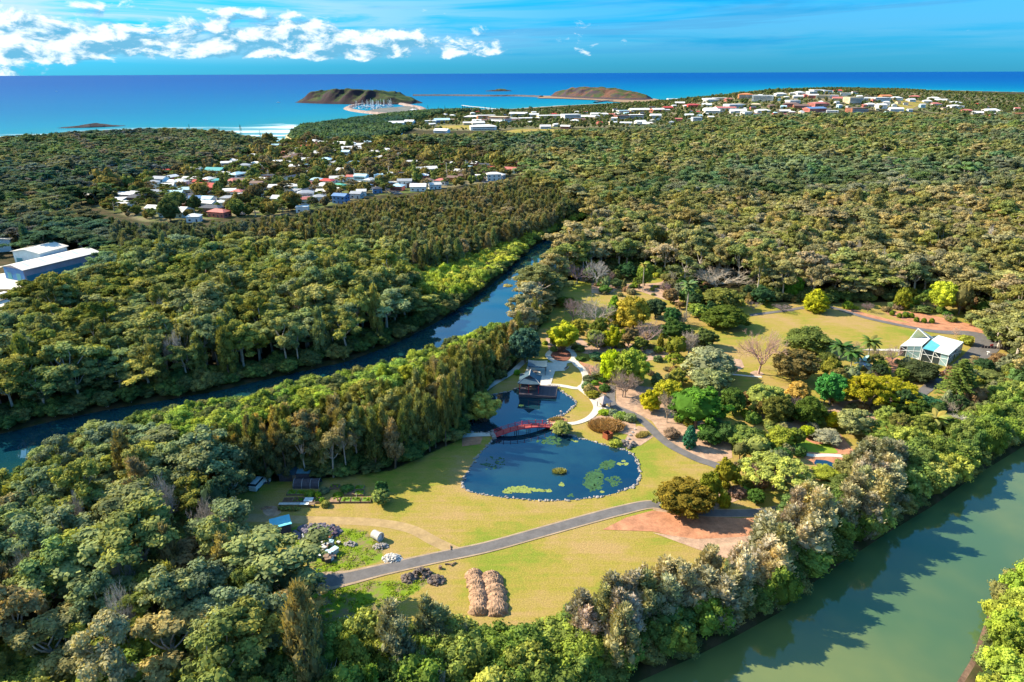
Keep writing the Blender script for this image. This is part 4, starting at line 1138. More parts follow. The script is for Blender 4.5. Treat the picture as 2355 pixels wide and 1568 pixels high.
# the smaller roofs that fill the town and the suburb
TOWNFILL = [([(1000, 262), (1110, 256), (1300, 262), (1480, 252), (1600, 240), (1700, 224), (1800, 216), (1960, 214), (2080, 222), (2200, 236), (2340, 250), (2354, 276), (2200, 268), (2080, 262), (1900, 272), (1700, 282), (1560, 290), (1330, 286), (1200, 286), (1050, 288)], 84, 12, 'in the harbour town', 'small houses packed into the harbour town'),
            ([(640, 335), (860, 330), (1000, 350), (900, 372), (660, 376), (600, 360)], 14, 15, 'near the beach', 'small houses scattered near the beach'), ([(360, 420), (480, 385), (640, 372), (860, 378), (1190, 380), (1190, 405), (1000, 428), (760, 456), (560, 480), (400, 495), (300, 470)], 62, 17, 'in the creekside suburb', 'small houses tucked into the creekside suburb'),
            ([(60, 345), (300, 322), (520, 330), (560, 350), (380, 385), (100, 420)], 13, 30, 'in the far left woods', 'houses half hidden in the far left woods')]
WT_ = [(0,)]
PXY = [tuple(float(v[0]) for v in proj(np.array(o.location))[:2]) for o in BUILT]
for poly, cnt, gap, wh, grp in TOWNFILL:
    k = 0; it = 0; pa = np.array(poly); lo, hi = pa.min(0), pa.max(0)
    while k < cnt and it < 6000:
        it += 1; x, y = hr.uniform(lo[0], hi[0]), hr.uniform(lo[1], hi[1])
        if not inside(np.array([x]), np.array([y]), poly)[0] or any(abs(x - a) < gap and abs(y - b) < gap * .45 for a, b in PXY): continue
        P = Gt(x, y); k += 1; PXY.append((x, y)); rc = hr.choice(['white', 'white', 'white', 'white', 'pale', 'grey', 'rose', 'brown', 'sky', 'dark', 'red']); wc = hr.choice(['white', 'cream', 'white', 'rose', 'sky'])
        rw = {'sky': 'light-blue', 'pale': 'light-grey', 'rose': 'maroon'}.get(rc, rc); st = 2 if hr.random() < .3 else 1; ty = hr.choice(['gable', 'hip', 'gable'])
        building(P, hr.uniform(9, 15), hr.uniform(7, 10), rc, wc, ty, st, hr.choice([-.35, -.2, .05, .15, .3, 1.2]), f"{'two storey' if st == 2 else 'low'} {ty} roofed house with {rw} roof {wh}", 'house', grp, True)

# kindergarten with curved white roof
P = G(*toD('O', 650, 705), 3); P[2] = 1; zc = (P - [0, 0, CAM_H]) @ FW; wm = 310 / 3.364 / 1.0875 * zc / FD
r = empty('school_hall', P, -.12, 'long dark walled school hall with a white wavy roof at the forest edge', 'school')
Acc().box((0, 0, 1.2), (wm * .94, 16, 4.4)).obj('walls', PM('dark', 'wall'), r)
a = Acc(); xs = np.linspace(-wm / 2, wm / 2, 25)
for i in range(24):
    z = lambda q: 4.0 + .8 * math.sin(q * .24) + .9 * math.cos(q / wm * 3)
    a.add([(xs[i], -9, z(xs[i]) - .6), (xs[i + 1], -9, z(xs[i + 1]) - .6), (xs[i + 1], 9, z(xs[i + 1]) + .6), (xs[i], 9, z(xs[i]) + .6)], [(0, 1, 2, 3)])
    a.add([(xs[i], -9, z(xs[i]) - .9), (xs[i + 1], -9, z(xs[i + 1]) - .9), (xs[i + 1], -9, z(xs[i + 1]) - .6), (xs[i], -9, z(xs[i]) - .6)], [(0, 1, 2, 3)])
a.obj('roof', PM('white'), r)
for k in range(6): win(r, (k - 2.5) * wm / 7, -8.05, 1.6, 3.4, 1.6)
SOLID.append((P[0], P[1], wm / 2))

# ---------------------------------------------------------------- warehouses at the left edge
M_SHEET = simple('roof_sheeting', (.70, .66, .60), .55, .10, .25); M_BLUE = simple('blue_steel', (.02, .16, .42), .5, .15, .5)
M_DOORT = simple('teal_door', (.05, .26, .34), .5, .1, .6)


def quadroof(name, pts, zt, thick, m, parent, base):
    """roof polygon given at world xy with its own heights"""
    v = np.array([(p[0], p[1], p[2]) for p in pts]) - np.array([base[0], base[1], 0]); n = len(v)
    a = Acc(); tr = tessellate_polygon([[Vector((p[0], p[1], 0)) for p in v]]); v2 = v - [0, 0, thick]
    a.add(v, list(tr)); a.add(v2, list(tr)); a.add(np.vstack([v, v2]), [(i, (i + 1) % n, n + (i + 1) % n, n + i) for i in range(n)]); return a.obj(name, m, parent)


def shed(name, label, cR, cL, cB, eave, ridge_h, wallm, roofm=None, doors=(), group='white factory sheds at the left edge'):
    """gable shed: three picture points of the eaves (U frame): near corner, far-left, far-right"""
    A = G(*toD('U', *cR), eave)[:2]; Lx = G(*toD('U', *cL), eave)[:2]; B = G(*toD('U', *cB), eave)[:2]
    ex = B - A; L = np.linalg.norm(ex); ex = ex / L; ey = np.array([-ex[1], ex[0]]); W = abs(np.dot(Lx - A, ey)); sgn = 1 if np.dot(Lx - A, ey) > 0 else -1
    c = A + ex * L / 2 + ey * sgn * W / 2; yaw = math.atan2(ex[1], ex[0]); r = empty(name, (c[0], c[1], 0), yaw, label, 'factory shed', group)
    a = Acc(); a.box((0, 0, eave / 2), (L, W, eave))
    for s in (-1, 1): a.add([(s * L / 2, -W / 2, eave), (s * L / 2, W / 2, eave), (s * L / 2, 0, eave + ridge_h)], [(0, 1, 2) if s > 0 else (0, 2, 1)])
    a.obj('walls', wallm, r); roof_acc('gable', L, W, ridge_h, eave + .12, .9).obj('roof', roofm or M_SHEET, r)
    for k in range(int(L / 9)):
        Acc().box(((k + .5) * 9 - L / 2, -W * .26, eave + .12 + ridge_h * .52), (1.0, W * .42, .12), rx=math.atan2(ridge_h, W / 2)).obj('skylight', PM('sky', 'wall'), r)
    if wallm is M_WALLG: Acc().box((-L / 2 - .06, 0, eave / 2), (.14, W * .98, eave)).obj('end_cladding', M_BLUE, r); Acc().box((L * -.12, -W / 2 - .06, 1.6), (L * .72, .14, 3.0)).obj('lower_cladding', M_DOORT, r)
    for (x, w, h) in doors: Acc().box((-L / 2 - .14, x * W, h / 2), (.15, w, h)).obj('roller_door', M_DOORT, r)
    for k in range(5): win(r, L * (k - 2) / 6, -W / 2 - .05, 2.2, 3, 1.3)
    SOLID.append((c[0], c[1], max(L, W) * .55)); return r
M_WALLW = simple('pale_blue_wall', (.60, .74, .78), .7, .12, .4); M_WALLG = simple('mauve_wall', (.36, .34, .40), .8, .15, .4)
shed('factory_shed', 'long front factory shed with blue end wall and pale sheet roof', (350, 575), (50, 520), (1475, 305), 6.5, 1.9, M_WALLG, doors=((-.2, 3.5, 4), (.25, 3.5, 4)))
shed('factory_shed', 'larger rear factory shed with teal roller doors', (590, 325), (0, 340), (1000, 215), 8.5, 1.8, M_WALLW, doors=((-.3, 4, 5), (.3, 4, 5)))
shed('factory_shed', 'small far factory shed behind the larger one', (140, 110), (-200, 60), (160, 95), 7.5, 1.4, M_WALLW)
o = sheet('yard', poly_world([(-220, 720), (-220, 620), (0, 612), (60, 640), (25, 700), (0, 770)]), M_CONC, .1, 'paved factory yard')
for (x, y, w, lb) in ((-20, 1010, 100, 'white truck parked in the factory yard, upper one'), (10, 1420, 70, 'white truck parked below the factory yard')):
    P = G(*toD('U', x, y), 1); r = empty('truck', (P[0], P[1], .15), 1.2, lb, 'truck', 'trucks by the factories')
    Acc().box((0, 0, 2.0), (8, 2.5, 2.6)).obj('cargo_box', PM('white', 'wall'), r); Acc().box((5.1, 0, 1.5), (1.8, 2.3, 2.0), taper=.9).obj('cab', PM('white', 'wall'), r)
    for q in (-3, 4.8):
        for s in (-1, 1): Acc().tube([(q, s * 1.0, .5), (q, s * 1.3, .5)], .5, 10).obj('wheel', PM('dark', 'wall'), r)
    SOLID.append((P[0], P[1], 7))

# ================================================================ garden trees (hand placed)
GT = """K round 815 700 200 560 .065 .135 .018 huge bright green round tree standing beside the curving path
F gum 1930 600 60 800 .19 .19 .06 broad gum tree overhanging the drive at the right edge
F gum 2250 420 -150 500 .17 .17 .05 tall gum tree at the right edge behind the drive
D oak 548 1136 1020 42 .09 .10 .045 dark she-oak standing left of the parked vehicles
D oak 580 1122 1000 44 .10 .10 .045 dark she-oak just behind the parked vehicles
D oak 618 1112 985 42 .09 .095 .04 dark she-oak between the vehicles and the garden shed
D oak 660 1104 985 44 .10 .095 .045 dark she-oak overhanging the garden shed on the left
D gum 705 1100 975 62 .10 .11 .05 dark gum tree overhanging the garden shed on the right
D gum 548 1180 1070 80 .09 .105 .05 dark gum tree at the left end of the upper lawn
K bare 525 645 280 190 .42 .33 .25 pale slender leafless tree left of the huge bright green tree
K round 340 520 280 210 .30 .26 .015 yellow green tree left of the pale leafless tree
K round 540 420 170 270 .24 .22 .02 taller yellow green tree behind the pale leafless tree
K cone 755 905 650 130 .03 .10 .055 dark blue green conical shrub beside the path
K shrub 960 850 650 260 .045 .085 .02 wide dark green shrub behind the conical shrub
K shrub 1120 860 620 210 .06 .10 .03 second dark green shrub right of the wide one
K shrub 570 800 690 160 .20 .13 .09 russet twiggy bush by the path
K round 1330 900 660 320 .10 .13 .03 dull green round tree uphill of the pale leafy one
K round 1440 1000 740 260 .21 .22 .06 pale green dense tree at the end of the mulch bed
K round 1690 900 660 250 .22 .23 .03 yellowish leafy tree left of the kidney shaped lawn
K spread 1620 1340 930 600 .25 .26 .06 broad pale yellow green tree above the road corner
K round 1130 1330 980 250 .16 .14 .015 dark yellow rounded tree above the brown mulch
K round 950 1500 1115 220 .13 .135 .015 small dark yellow tree on a thin trunk
K round 700 1570 1195 500 .125 .09 .015 dark golden bronze tree at the road junction
K round 470 1510 1300 190 .20 .20 .05 pale green bushy tree left of the bronze tree
K shrub 1110 1500 1360 130 .22 .19 .015 small yellow shrub on the brown mulch
K round 1440 1480 1310 160 .055 .10 .02 dark green low tree at the lawn corner
K round 1500 520 180 400 .19 .21 .05 large pale green spreading tree in the middle garden
K round 1880 440 190 220 .32 .20 .05 orange tinted crown behind the middle trees
K round 1640 650 330 260 .085 .085 .02 dark olive tree in front of the pale green one
K bare 1860 580 330 210 .21 .16 .15 mauve leafless tree between two dark olive trees
K round 1970 660 350 300 .06 .085 .015 dark green round tree right of the mauve one
K round 2200 460 80 280 .045 .15 .035 glossy emerald tree in the middle garden
K palm 2145 440 265 90 .16 .20 .04 small palm in front of the emerald tree
K round 2240 700 520 180 .29 .23 .01 golden yellow tree in the lower garden
K round 1970 790 660 150 .22 .24 .015 small round yellow green tree above the kidney lawn
K shrub 2170 840 700 280 .22 .20 .13 pale grey green low bush by the orange bed
K shrub 40 600 530 130 .15 .19 .05 green shrub right of the little gazebo path
K shrub 150 620 540 110 .13 .17 .07 grey green shrub near the rock creek
K round 1200 560 250 240 .06 .095 .02 dark green tree behind the huge bright green one
K cone 420 250 110 110 .10 .14 .06 grey green upright shrub above the yellow trees
K bare 90 380 90 230 .32 .24 .20 grey leafless tree over the brown mulch
K bare 760 200 70 180 .34 .27 .24 pale bare tree beside the grey green tree
K round 960 330 40 360 .17 .18 .08 grey green broad tree in the centre of the garden
K round 620 260 60 200 .17 .16 .03 olive tree left of the grey green broad tree
B round 310 485 310 290 .065 .085 .015 dark green dome tree on the lawn edge
B round 280 360 185 240 .12 .12 .03 olive tree behind the dark green dome
B bare 250 230 60 400 .45 .38 .30 huge pale leafless tree spreading at the forest edge
B palm 45 412 185 100 .10 .14 .05 tall palm beside the olive trees
B cone 925 378 195 150 .24 .23 .015 yellow green columnar tree at the top of the lawn
B bare 535 808 440 290 .48 .30 .24 pink leafless tree in a mulch ring on the lawn
B round 860 650 455 290 .10 .12 .03 dark topped tree right of the pink leafless one
B round 770 850 600 260 .13 .095 .035 brown green tree below the dark topped tree
B palm 1275 750 565 120 .10 .12 .03 tall palm behind the silver palm
B silver 1255 775 670 110 .33 .42 .46 silvery blue fan palm in the middle garden
B palm 1080 760 600 130 .05 .09 .03 dark green palm left of the silver palm
B palm 1160 790 640 130 .06 .10 .03 dark green palm just left of the silver palm
B round 1010 800 640 160 .07 .08 .02 dark shrub tree among the palms
B bare 1190 660 575 170 .30 .22 .14 twiggy brown tree behind the palms
B bare 1370 740 600 170 .30 .24 .18 grey twiggy tree right of the silver palm
B round 1640 850 690 230 .05 .06 .025 dark purple green tree before the glasshouse
B spread 1250 1055 785 270 .20 .17 .012 golden spreading tree, left one of the pair
B spread 1380 1010 790 400 .19 .17 .012 golden spreading tree, right one of the pair
B round 1640 1070 920 230 .03 .085 .04 dark teal low tree below the road
B pine 1880 1010 690 230 .10 .13 .03 tall layered pine with a pale trunk by the drive
B round 2050 790 690 230 .16 .12 .06 brownish shrubby tree beside the drive
B round 2120 900 760 230 .12 .13 .04 dull green tree right of the layered pine
B bare 1920 1060 930 220 .28 .21 .15 grey brown twiggy tree near the river trees
B bare 1905 1180 1060 140 .55 .50 .45 small whitish leafless tree near the river trees
B palm 1722 1240 1085 150 .20 .19 .05 yellowish palm above the river trees
B round 1745 1170 1040 210 .13 .17 .04 round green tree behind the yellowish palm
B bare 1640 1190 1110 130 .28 .22 .16 grey twiggy bush left of the yellowish palm
B round 1390 1150 1005 130 .19 .22 .05 light green small tree in the lower garden
B round 1175 1220 1020 210 .17 .17 .07 grey green tree beside the golden yellow tree
B spread 1400 1260 1130 290 .13 .16 .03 low spreading green tree above the orange bed
B shrub 1145 360 296 64 .13 .17 .02 green ball shrub left of the mauve bush
B shrub 1195 362 332 44 .15 .18 .02 smaller ball shrub beside the green ball shrub
B bare 1280 382 300 90 .24 .17 .17 mauve twiggy bush by the long terracotta bed
B round 1510 365 200 100 .17 .17 .02 upright yellow green tree over the terracotta bed
B round 1790 385 140 170 .28 .30 .03 bright yellow green tree at the forest edge on the right
B round 1905 405 150 130 .13 .11 .04 brownish tree right of the bright yellow green one
B shrub 1650 385 320 96 .13 .16 .05 pale green shrub in the terraced beds
B bare 1830 445 388 84 .36 .24 .19 small pinkish leafless tree in the terraced beds
B round 1990 470 355 110 .15 .16 .06 sage coloured tree at the end of the terraced beds
B shrub 1955 605 530 90 .24 .24 .04 large yellow dome shrub beside the glasshouse
B bare 1880 560 470 60 .50 .35 .28 thin pinkish bare tree behind the glasshouse
B bare 700 382 315 130 .25 .19 .19 low mauve bare tree at the top of the lawn
B bare 500 372 290 96 .28 .21 .20 mauve bare tree left of the low one
B round 760 290 120 120 .07 .16 .02 vivid green vine clad tree at the forest edge
B round 560 330 180 150 .035 .07 .03 dark blue green tree at the forest edge
B round 210 850 590 310 .20 .20 .11 pale sage tree on the left garden slope
B bare 60 670 490 130 .36 .29 .25 pale bare tree left of the sage tree
B round 170 620 470 150 .08 .10 .03 dark rounded tree behind the sage tree
B shrub 1680 600 570 40 .20 .13 .05 low russet bush behind the glasshouse
J bare 960 690 365 260 .52 .47 .42 white leafless tree at the garden's far left corner
J bare 740 670 410 320 .24 .18 .20 mauve leafless tree beside the white one
J gum 340 960 470 560 .13 .13 .05 massive old gum tree between the upper creek and the garden
J palm 1478 765 450 90 .20 .20 .05 tall pale topped palm at the forest edge
J palm 1970 1050 715 130 .09 .13 .04 tall green palm with a white trunk in the garden
J bare 930 1150 760 400 .42 .35 .31 broad grey leafless tree in the upper garden
J bare 690 1120 790 240 .26 .19 .19 mauve leafless tree left of the broad grey one
J cone 1150 1100 780 150 .12 .19 .02 tall vine green column tree in the upper garden
J round 1370 1190 765 340 .26 .20 .03 orange yellow round tree in the upper garden
J round 1620 1060 810 230 .04 .06 .03 dark green tree right of the orange yellow one
J round 1840 1350 1020 350 .045 .075 .018 large dark green tree in the upper garden
J bare 1520 1380 1030 330 .32 .23 .22 rosy leafless tree with a short dark trunk
J bamboo 560 1440 1060 330 .26 .26 .02 giant yellow green bamboo clump above the path loop
J round 950 1400 1150 260 .15 .17 .04 light green tree right of the bamboo
J bamboo 1150 1430 1110 220 .19 .19 .012 golden bamboo clump in the upper garden
J bare 1990 1490 1170 200 .44 .37 .30 pale cream leafless tree in the upper garden
J round 1860 1510 1230 240 .14 .14 .02 olive green tree left of the cream leafless one
J round 2170 1380 1180 200 .09 .10 .03 dark olive tree right of the cream leafless one
J round 150 1570 1120 330 .045 .085 .06 dark blue green tree behind the casuarina strip
J round 600 930 790 200 .10 .12 .02 yellow tinged dark tree beside the massive gum
J round 2250 900 780 200 .15 .20 .03 soft green bush tree beside the tall palm
J round 2100 1060 870 220 .16 .20 .04 pale green shrub tree by the white trunked palm
J round 1900 960 860 110 .15 .09 .04 russet small tree left of the white trunked palm
J round 1780 760 620 190 .13 .11 .05 brownish shrub tree at the garden's top edge
J round 1500 700 400 160 .13 .17 .03 leafy green tree behind the pale topped palm
J round 1300 620 400 240 .03 .065 .025 dark green tree in the corner of the forest
J round 1180 720 600 130 .10 .13 .05 grey green rounded shrub tree near the white leafless one
J round 1840 560 430 200 .15 .18 .03 lime tinted tree at the forest edge
J round 1950 640 470 180 .17 .19 .03 second lime tinted tree at the forest edge
J round 2050 600 520 180 .10 .13 .04 mid green tree left of the huge pale leafless tree
J shrub 1050 780 680 140 .08 .14 .03 dark banana like clump by the white leafless tree
J round 1650 1460 1370 100 .17 .20 .03 light green bush beside the small lawn
J shrub 1560 1470 1430 90 .26 .21 .17 grey low shrub in the upper garden
A round 1400 570 280 170 .29 .34 .015 brilliant lime green tree above the gazebo
A round 1560 600 260 250 .18 .21 .03 weeping green tree beside the lime one
A bare 1245 545 390 180 .40 .32 .28 low pale leafless tree inside the path curve
A bare 1490 695 440 240 .32 .24 .20 leafless tree in front of the weeping green tree
A bamboo 370 890 650 280 .24 .22 .05 pale yellow bamboo clump at the pond's left bank
A shrub 1000 995 880 150 .20 .21 .06 drooping reedy bush at the right end of the red bridge
A shrub 1270 380 315 120 .05 .10 .05 dark green shrub by the path loop
A shrub 1340 830 785 90 .17 .22 .02 lime shrub below the gazebo
A shrub 1410 840 780 70 .16 .18 .11 grey green shrub below the gazebo
A shrub 1480 865 805 90 .14 .19 .03 mid green shrub near the rock creek
A shrub 1550 885 815 100 .15 .17 .07 sage green shrub near the rock creek
A shrub 1435 1090 1035 100 .17 .18 .03 rounded shrub above the rocks at the pond edge
A shrub 1335 560 515 90 .05 .10 .02 dark cycad like shrub beside the mulch
A shrub 1345 640 580 90 .05 .09 .02 lower dark cycad like shrub beside the mulch
A shrub 1265 590 550 60 .10 .16 .02 small green shrub beside the white path
A shrub 1240 690 640 120 .17 .15 .02 yellow and green ground shrub beside the white path
A shrub 630 510 465 50 .10 .20 .02 small bright shrub beside the casuarina path
A shrub 1150 390 350 80 .05 .08 .02 dark shrub right of the path loop
A shrub 1330 700 660 60 .24 .20 .16 grey clump above the gazebo roof
A shrub 1630 1050 930 0 .1 .1 .1 skip
C round 1445 445 290 150 .17 .20 .06 round pale bush at the end of the vegetable beds
C round 1450 400 200 130 .04 .09 .03 dark green bush behind the pale one
G gum 975 1015 380 560 .175 .18 .055 tall yellow green gum with a white trunk in the left forest
G gum 700 1030 550 480 .165 .17 .035 spreading yellow gum left of the white trunked one
G gum 250 900 400 420 .125 .15 .065 grey green gum near the left edge
G gum 1330 960 600 420 .20 .135 .065 brown leaved gum tree left of the blue roofed shed
G gum 1830 1110 590 600 .14 .155 .065 big sage gum tree beside the start of the asphalt path
G gum 1960 1120 860 260 .04 .07 .035 dark leaved tree at the corner of the asphalt path
G oak 1370 1130 830 260 .17 .12 .065 brown she-oak in front of the brown leaved gum
G oak 1480 1230 1090 170 .19 .14 .08 feathery brown she-oak in the dark of the left forest
G round 1420 560 190 200 .05 .075 .04 dark broad tree at the left end of the lawn
G gum 800 560 340 180 .19 .12 .075 reddish brown dead topped gum in the left forest
I bare 1180 330 90 170 .46 .40 .33 whitish leafless tree among the pale feathery river trees
K shrub 2290 1060 1010 60 .12 .15 .03 green tuft beside the garden pool
I round 940 240 160 160 .22 .23 .03 yellow green bush beside the garden pool"""
PG = {}
def P2(kind, v):
    key = (kind, v)
    if key not in PG:
        g = np.random.default_rng(900 + v * 17 + len(kind) * 101 + ord(kind[1]))
        fn = {'round': lambda: t_round(g, H=10, R=4.6, npf=54, low=(.14, .2, .1)[v % 3], lumpy=(.15, .25, .2)[v % 3], q0=(.95, .8, 1.1)[v % 3]), 'spread': lambda: t_spread(g), 'bare': lambda: t_bare(g, upright=(.45, .7, .3)[v % 3]),
              'pine': lambda: t_pine(g), 'bamboo': lambda: t_bamboo(g), 'shrub': lambda: t_shrub(g), 'cone': lambda: t_cone(g), 'gum': lambda: t_gum(g, 0), 'oak': lambda: t_oak(g, 0)}[kind]
        cr, tr, H = fn(); bark = M_TWIG if kind == 'bare' else M_BARKP if kind == 'gum' else M_BARKD; V = np.vstack(cr.v)
        PG[key] = (cr.mesh(kind + '_crown', M_TWIG if kind == 'bare' else M_LEAF), tr.mesh(kind + '_trunk', bark), float(V[:, 2].max()), float(np.percentile(np.hypot(V[:, 0], V[:, 1]), 97)))
    return PG[key]
NAMES = {'round': ('broadleaf_tree', 'tree'), 'spread': ('spreading_tree', 'tree'), 'bare': ('bare_tree', 'bare tree'), 'pine': ('pine_tree', 'pine'), 'bamboo': ('bamboo_clump', 'bamboo'), 'shrub': ('shrub', 'shrub'), 'cone': ('columnar_tree', 'tree'),
         'gum': ('gum_tree', 'gum tree'), 'oak': ('she_oak', 'she-oak')}


def palm(P, h, cw, col, label, silver=False, group='garden palms'):
    r = empty('palm_tree', P, rng.uniform(0, 6), label, 'palm', group); th = h - cw * .12 if not silver else h * .45
    Acc().tube([(0, 0, -.3), (.1, 0, th * .5), (0, 0, th)], [.22, .17, .15], 7, 0).obj('trunk', M_BARKP, r)
    n = 20 if not silver else 26
    for k in range(n):
        o = bpy.data.objects.new('frond', FROND); o.location = (0, 0, th - .05); s = cw / 2 / 2.55
        tilt = -(.55 * (k % 3) - .25) if not silver else -(.5 * (k % 4) - .55)
        o.rotation_euler = (0, -tilt * -.9, k * 2.4); o.scale = (s, s * (1.5 if not silver else 2.4), s); o['fcol'] = [c * (.8 + .4 * rng.random()) for c in col]; link(o, r)
    SOLID.append((P[0], P[1], 2.0)); return r


gi = 0
GARDEN_TREES = []
for ln in GT.splitlines():
    p = ln.split(); fr, kind = p[0], p[1]; bx, by, ty, w = map(float, p[2:6]); col = tuple(map(float, p[6:9])); lab = ' '.join(p[9:])
    if lab == 'skip': continue
    s = FR[fr][2] * 1.0875; B = toD(fr, bx, by); T = toD(fr, bx, ty); P = G(*B); v = ray(*T); dist = math.hypot(P[0], P[1])
    zc = (P - [0, 0, CAM_H]) @ FW; cw = 1.14 * w / s * zc / FD; h = CAM_H + v[2] * (dist / math.hypot(v[0], v[1]))
    if kind not in ('palm', 'silver'): h = max(h - cw * .5 * .26 * (0 if kind in ('gum', 'oak', 'pine') else 1), cw * .35)     # the back of a round crown shows above its middle
    gi += 1
    if kind == 'shrub' and cw > 5: kind = 'round'; gi += (2 - gi) % 3; lab = lab
    if kind in ('palm', 'silver'): palm(P, max(h, 2.5), cw, col, lab, kind == 'silver'); continue
    cm, tm, H0, R0 = P2(kind, gi % 3 if kind != 'pine' else 0)
    r = empty(NAMES[kind][0], P, rng.uniform(0, 6.28), lab, NAMES[kind][1], 'garden trees and shrubs'); sc = (cw / 2 / R0, cw / 2 / R0, h / H0)
    for nm, me in (('crown' if kind != 'bare' else 'branches', cm), ('trunk', tm)):
        o = bpy.data.objects.new(nm, me); o.scale = sc; o['fcol'] = [float(c * k) for c, k in zip(col, (1.0, 1.08, 1.12) if kind != 'bare' else (1, 1, 1))]; link(o, r)
    SOLID.append((P[0], P[1], cw * (.22 if kind in ('gum', 'oak') else .42))); GARDEN_TREES.append((P, cw, h))

# medium trees thickening the garden
MT = [('J', [(650, 620), (1300, 600), (2300, 620), (2300, 760), (1500, 760), (900, 760)], 14), ('J', [(550, 1120), (2000, 1120), (2000, 1500), (1300, 1500), (450, 1460)], 10), ('J', [(1650, 760), (2300, 760), (2300, 1050), (1800, 1050)], 8), ('B', [(960, 770), (1500, 720), (1700, 960), (1700, 1120), (1100, 1180), (1000, 1000)], 14),
      ('B', [(1850, 860), (2250, 740), (2300, 900), (1900, 1150), (1750, 1100)], 20), ('B', [(1500, 1050), (1950, 1060), (1850, 1260), (1480, 1270)], 12), ('B', [(400, 200), (1000, 180), (900, 320), (420, 320)], 8), ('B', [(1120, 280), (1700, 300), (2080, 380), (2060, 430), (1700, 370), (1350, 330)], 10), ('K', [(1300, 480), (2100, 560), (2050, 680), (1500, 600)], 6), ('K', [(500, 60), (1150, 60), (1150, 300), (700, 180)], 7), ('K', [(1200, 900), (1900, 860), (1850, 1250), (1300, 1250)], 7), ('B', [(0, 200), (160, 250), (160, 600), (0, 640)], 5)]
mcol = [('dark green', (.05, .085, .02)), ('mid green', (.11, .15, .03)), ('yellow green', (.19, .20, .03)), ('olive', (.13, .125, .04)), ('grey green', (.15, .17, .09)), ('rusty', (.17, .11, .06)), ('deep green', (.04, .075, .03))]
for fr, poly, n in MT:
    W = fp(fr, poly); k = 0; it = 0; lo, hi = W.min(0), W.max(0)
    while k < n and it < 900:
        it += 1; q = rng.uniform(lo, hi)
        if not inside(q[:1], q[1:], W)[0] or any((q[0] - a) ** 2 + (q[1] - b) ** 2 < (2.0 + c * .55) ** 2 for a, b, c in SOLID[-340:]): continue
        k += 1; cn, c = mcol[rng.integers(len(mcol))]; kd = ('round', 'round', 'spread', 'bare', 'cone')[rng.choice(5, p=[.4, .26, .12, .12, .10])]; cm, tm, H0, R0 = P2(kd, int(rng.integers(3)))
        if kd == 'bare': c = (.33, .27, .23); cn = 'leafless grey'
        h = rng.uniform(4.5, 8.5); r_ = h * rng.uniform(.38, .55) * (.5 if kd == 'cone' else 1); r = empty(NAMES[kd][0], (q[0], q[1], 0), rng.uniform(0, 6.28), cn + (' upright' if kd == 'cone' else ' flat topped' if kd == 'spread' else '') + ' tree filling in between the named garden trees', NAMES[kd][1], 'smaller trees filling the garden')
        r['label'] = cn + (' upright' if kd == 'cone' else ' flat topped' if kd == 'spread' else '') + ' smaller tree in the crowded garden beds'
        for nm, me in (('crown' if kd != 'bare' else 'branches', cm), ('trunk', tm)):
            o = bpy.data.objects.new(nm, me); o.scale = (r_ / R0, r_ / R0, h / H0); o['fcol'] = [float(v * rng.uniform(.85, 1.15)) for v in c]; link(o, r)
        SOLID.append((q[0], q[1], r_ * .8))

# pale dead trees standing out of the forests
gd = np.random.default_rng(31)
for poly, n, wh in (([(1350, 520), (2340, 440), (2340, 640), (1500, 560)], 22, 'in the big gum forest above the garden'), ([(0, 700), (900, 590), (950, 640), (300, 800), (0, 840)], 10, 'in the forest beyond the upper creek'), ([(0, 1150), (480, 1080), (600, 1350), (50, 1400)], 9, 'in the forest at the lower left'), ([(760, 1450), (1300, 1430), (1500, 1430), (1000, 1540)], 6, 'on the wooded bank at the bottom')):
    k = 0; pa = np.array(poly); lo, hi = pa.min(0), pa.max(0)
    while k < n:
        x, y = gd.uniform(lo, hi)
        if not inside(np.array([x]), np.array([y]), poly)[0]: continue
        k += 1; P = G(x, y, 13.0); hh = gd.uniform(15, 19.5) if wh[-6:] != 'bottom' else 9.0; P = G(x, y, hh * .85); cm, tm, H0, R0 = P2('bare', 1); c = [float(v) for v in np.array([.50, .45, .40]) * gd.uniform(.6, 1.15)]
        r = empty('bare_tree', (P[0], P[1], 0), gd.uniform(0, 6), 'pale leafless dead tree ' + wh, 'bare tree', 'pale dead trees in the forests'); s_ = hh / H0; w_ = gd.uniform(2.2, 3.8) / R0
        for nm, me in (('branches', cm), ('trunk', tm)): o = bpy.data.objects.new(nm, me); o.scale = (w_, w_, s_); o['fcol'] = c; link(o, r)
        SOLID.append((P[0], P[1], .4))

# small clipped bushes along the terraced beds
cm, tm, H0, R0 = P2('cone', 0)
for i, (x, y) in enumerate([(1500, 422), (1543, 420), (1584, 422), (1617, 450), (1668, 456), (1722, 458), (1600, 385), (1450, 405)]):
    P = G(*toD('B', x, y)); r = empty('clipped_bush', P, 0, 'small clipped bush in the terraced beds', 'clipped bush', 'clipped bushes in the terraced beds')
    o = bpy.data.objects.new('crown', cm); o.scale = (.85, .85, .42); o['fcol'] = [.09, .13, .015]; link(o, r)

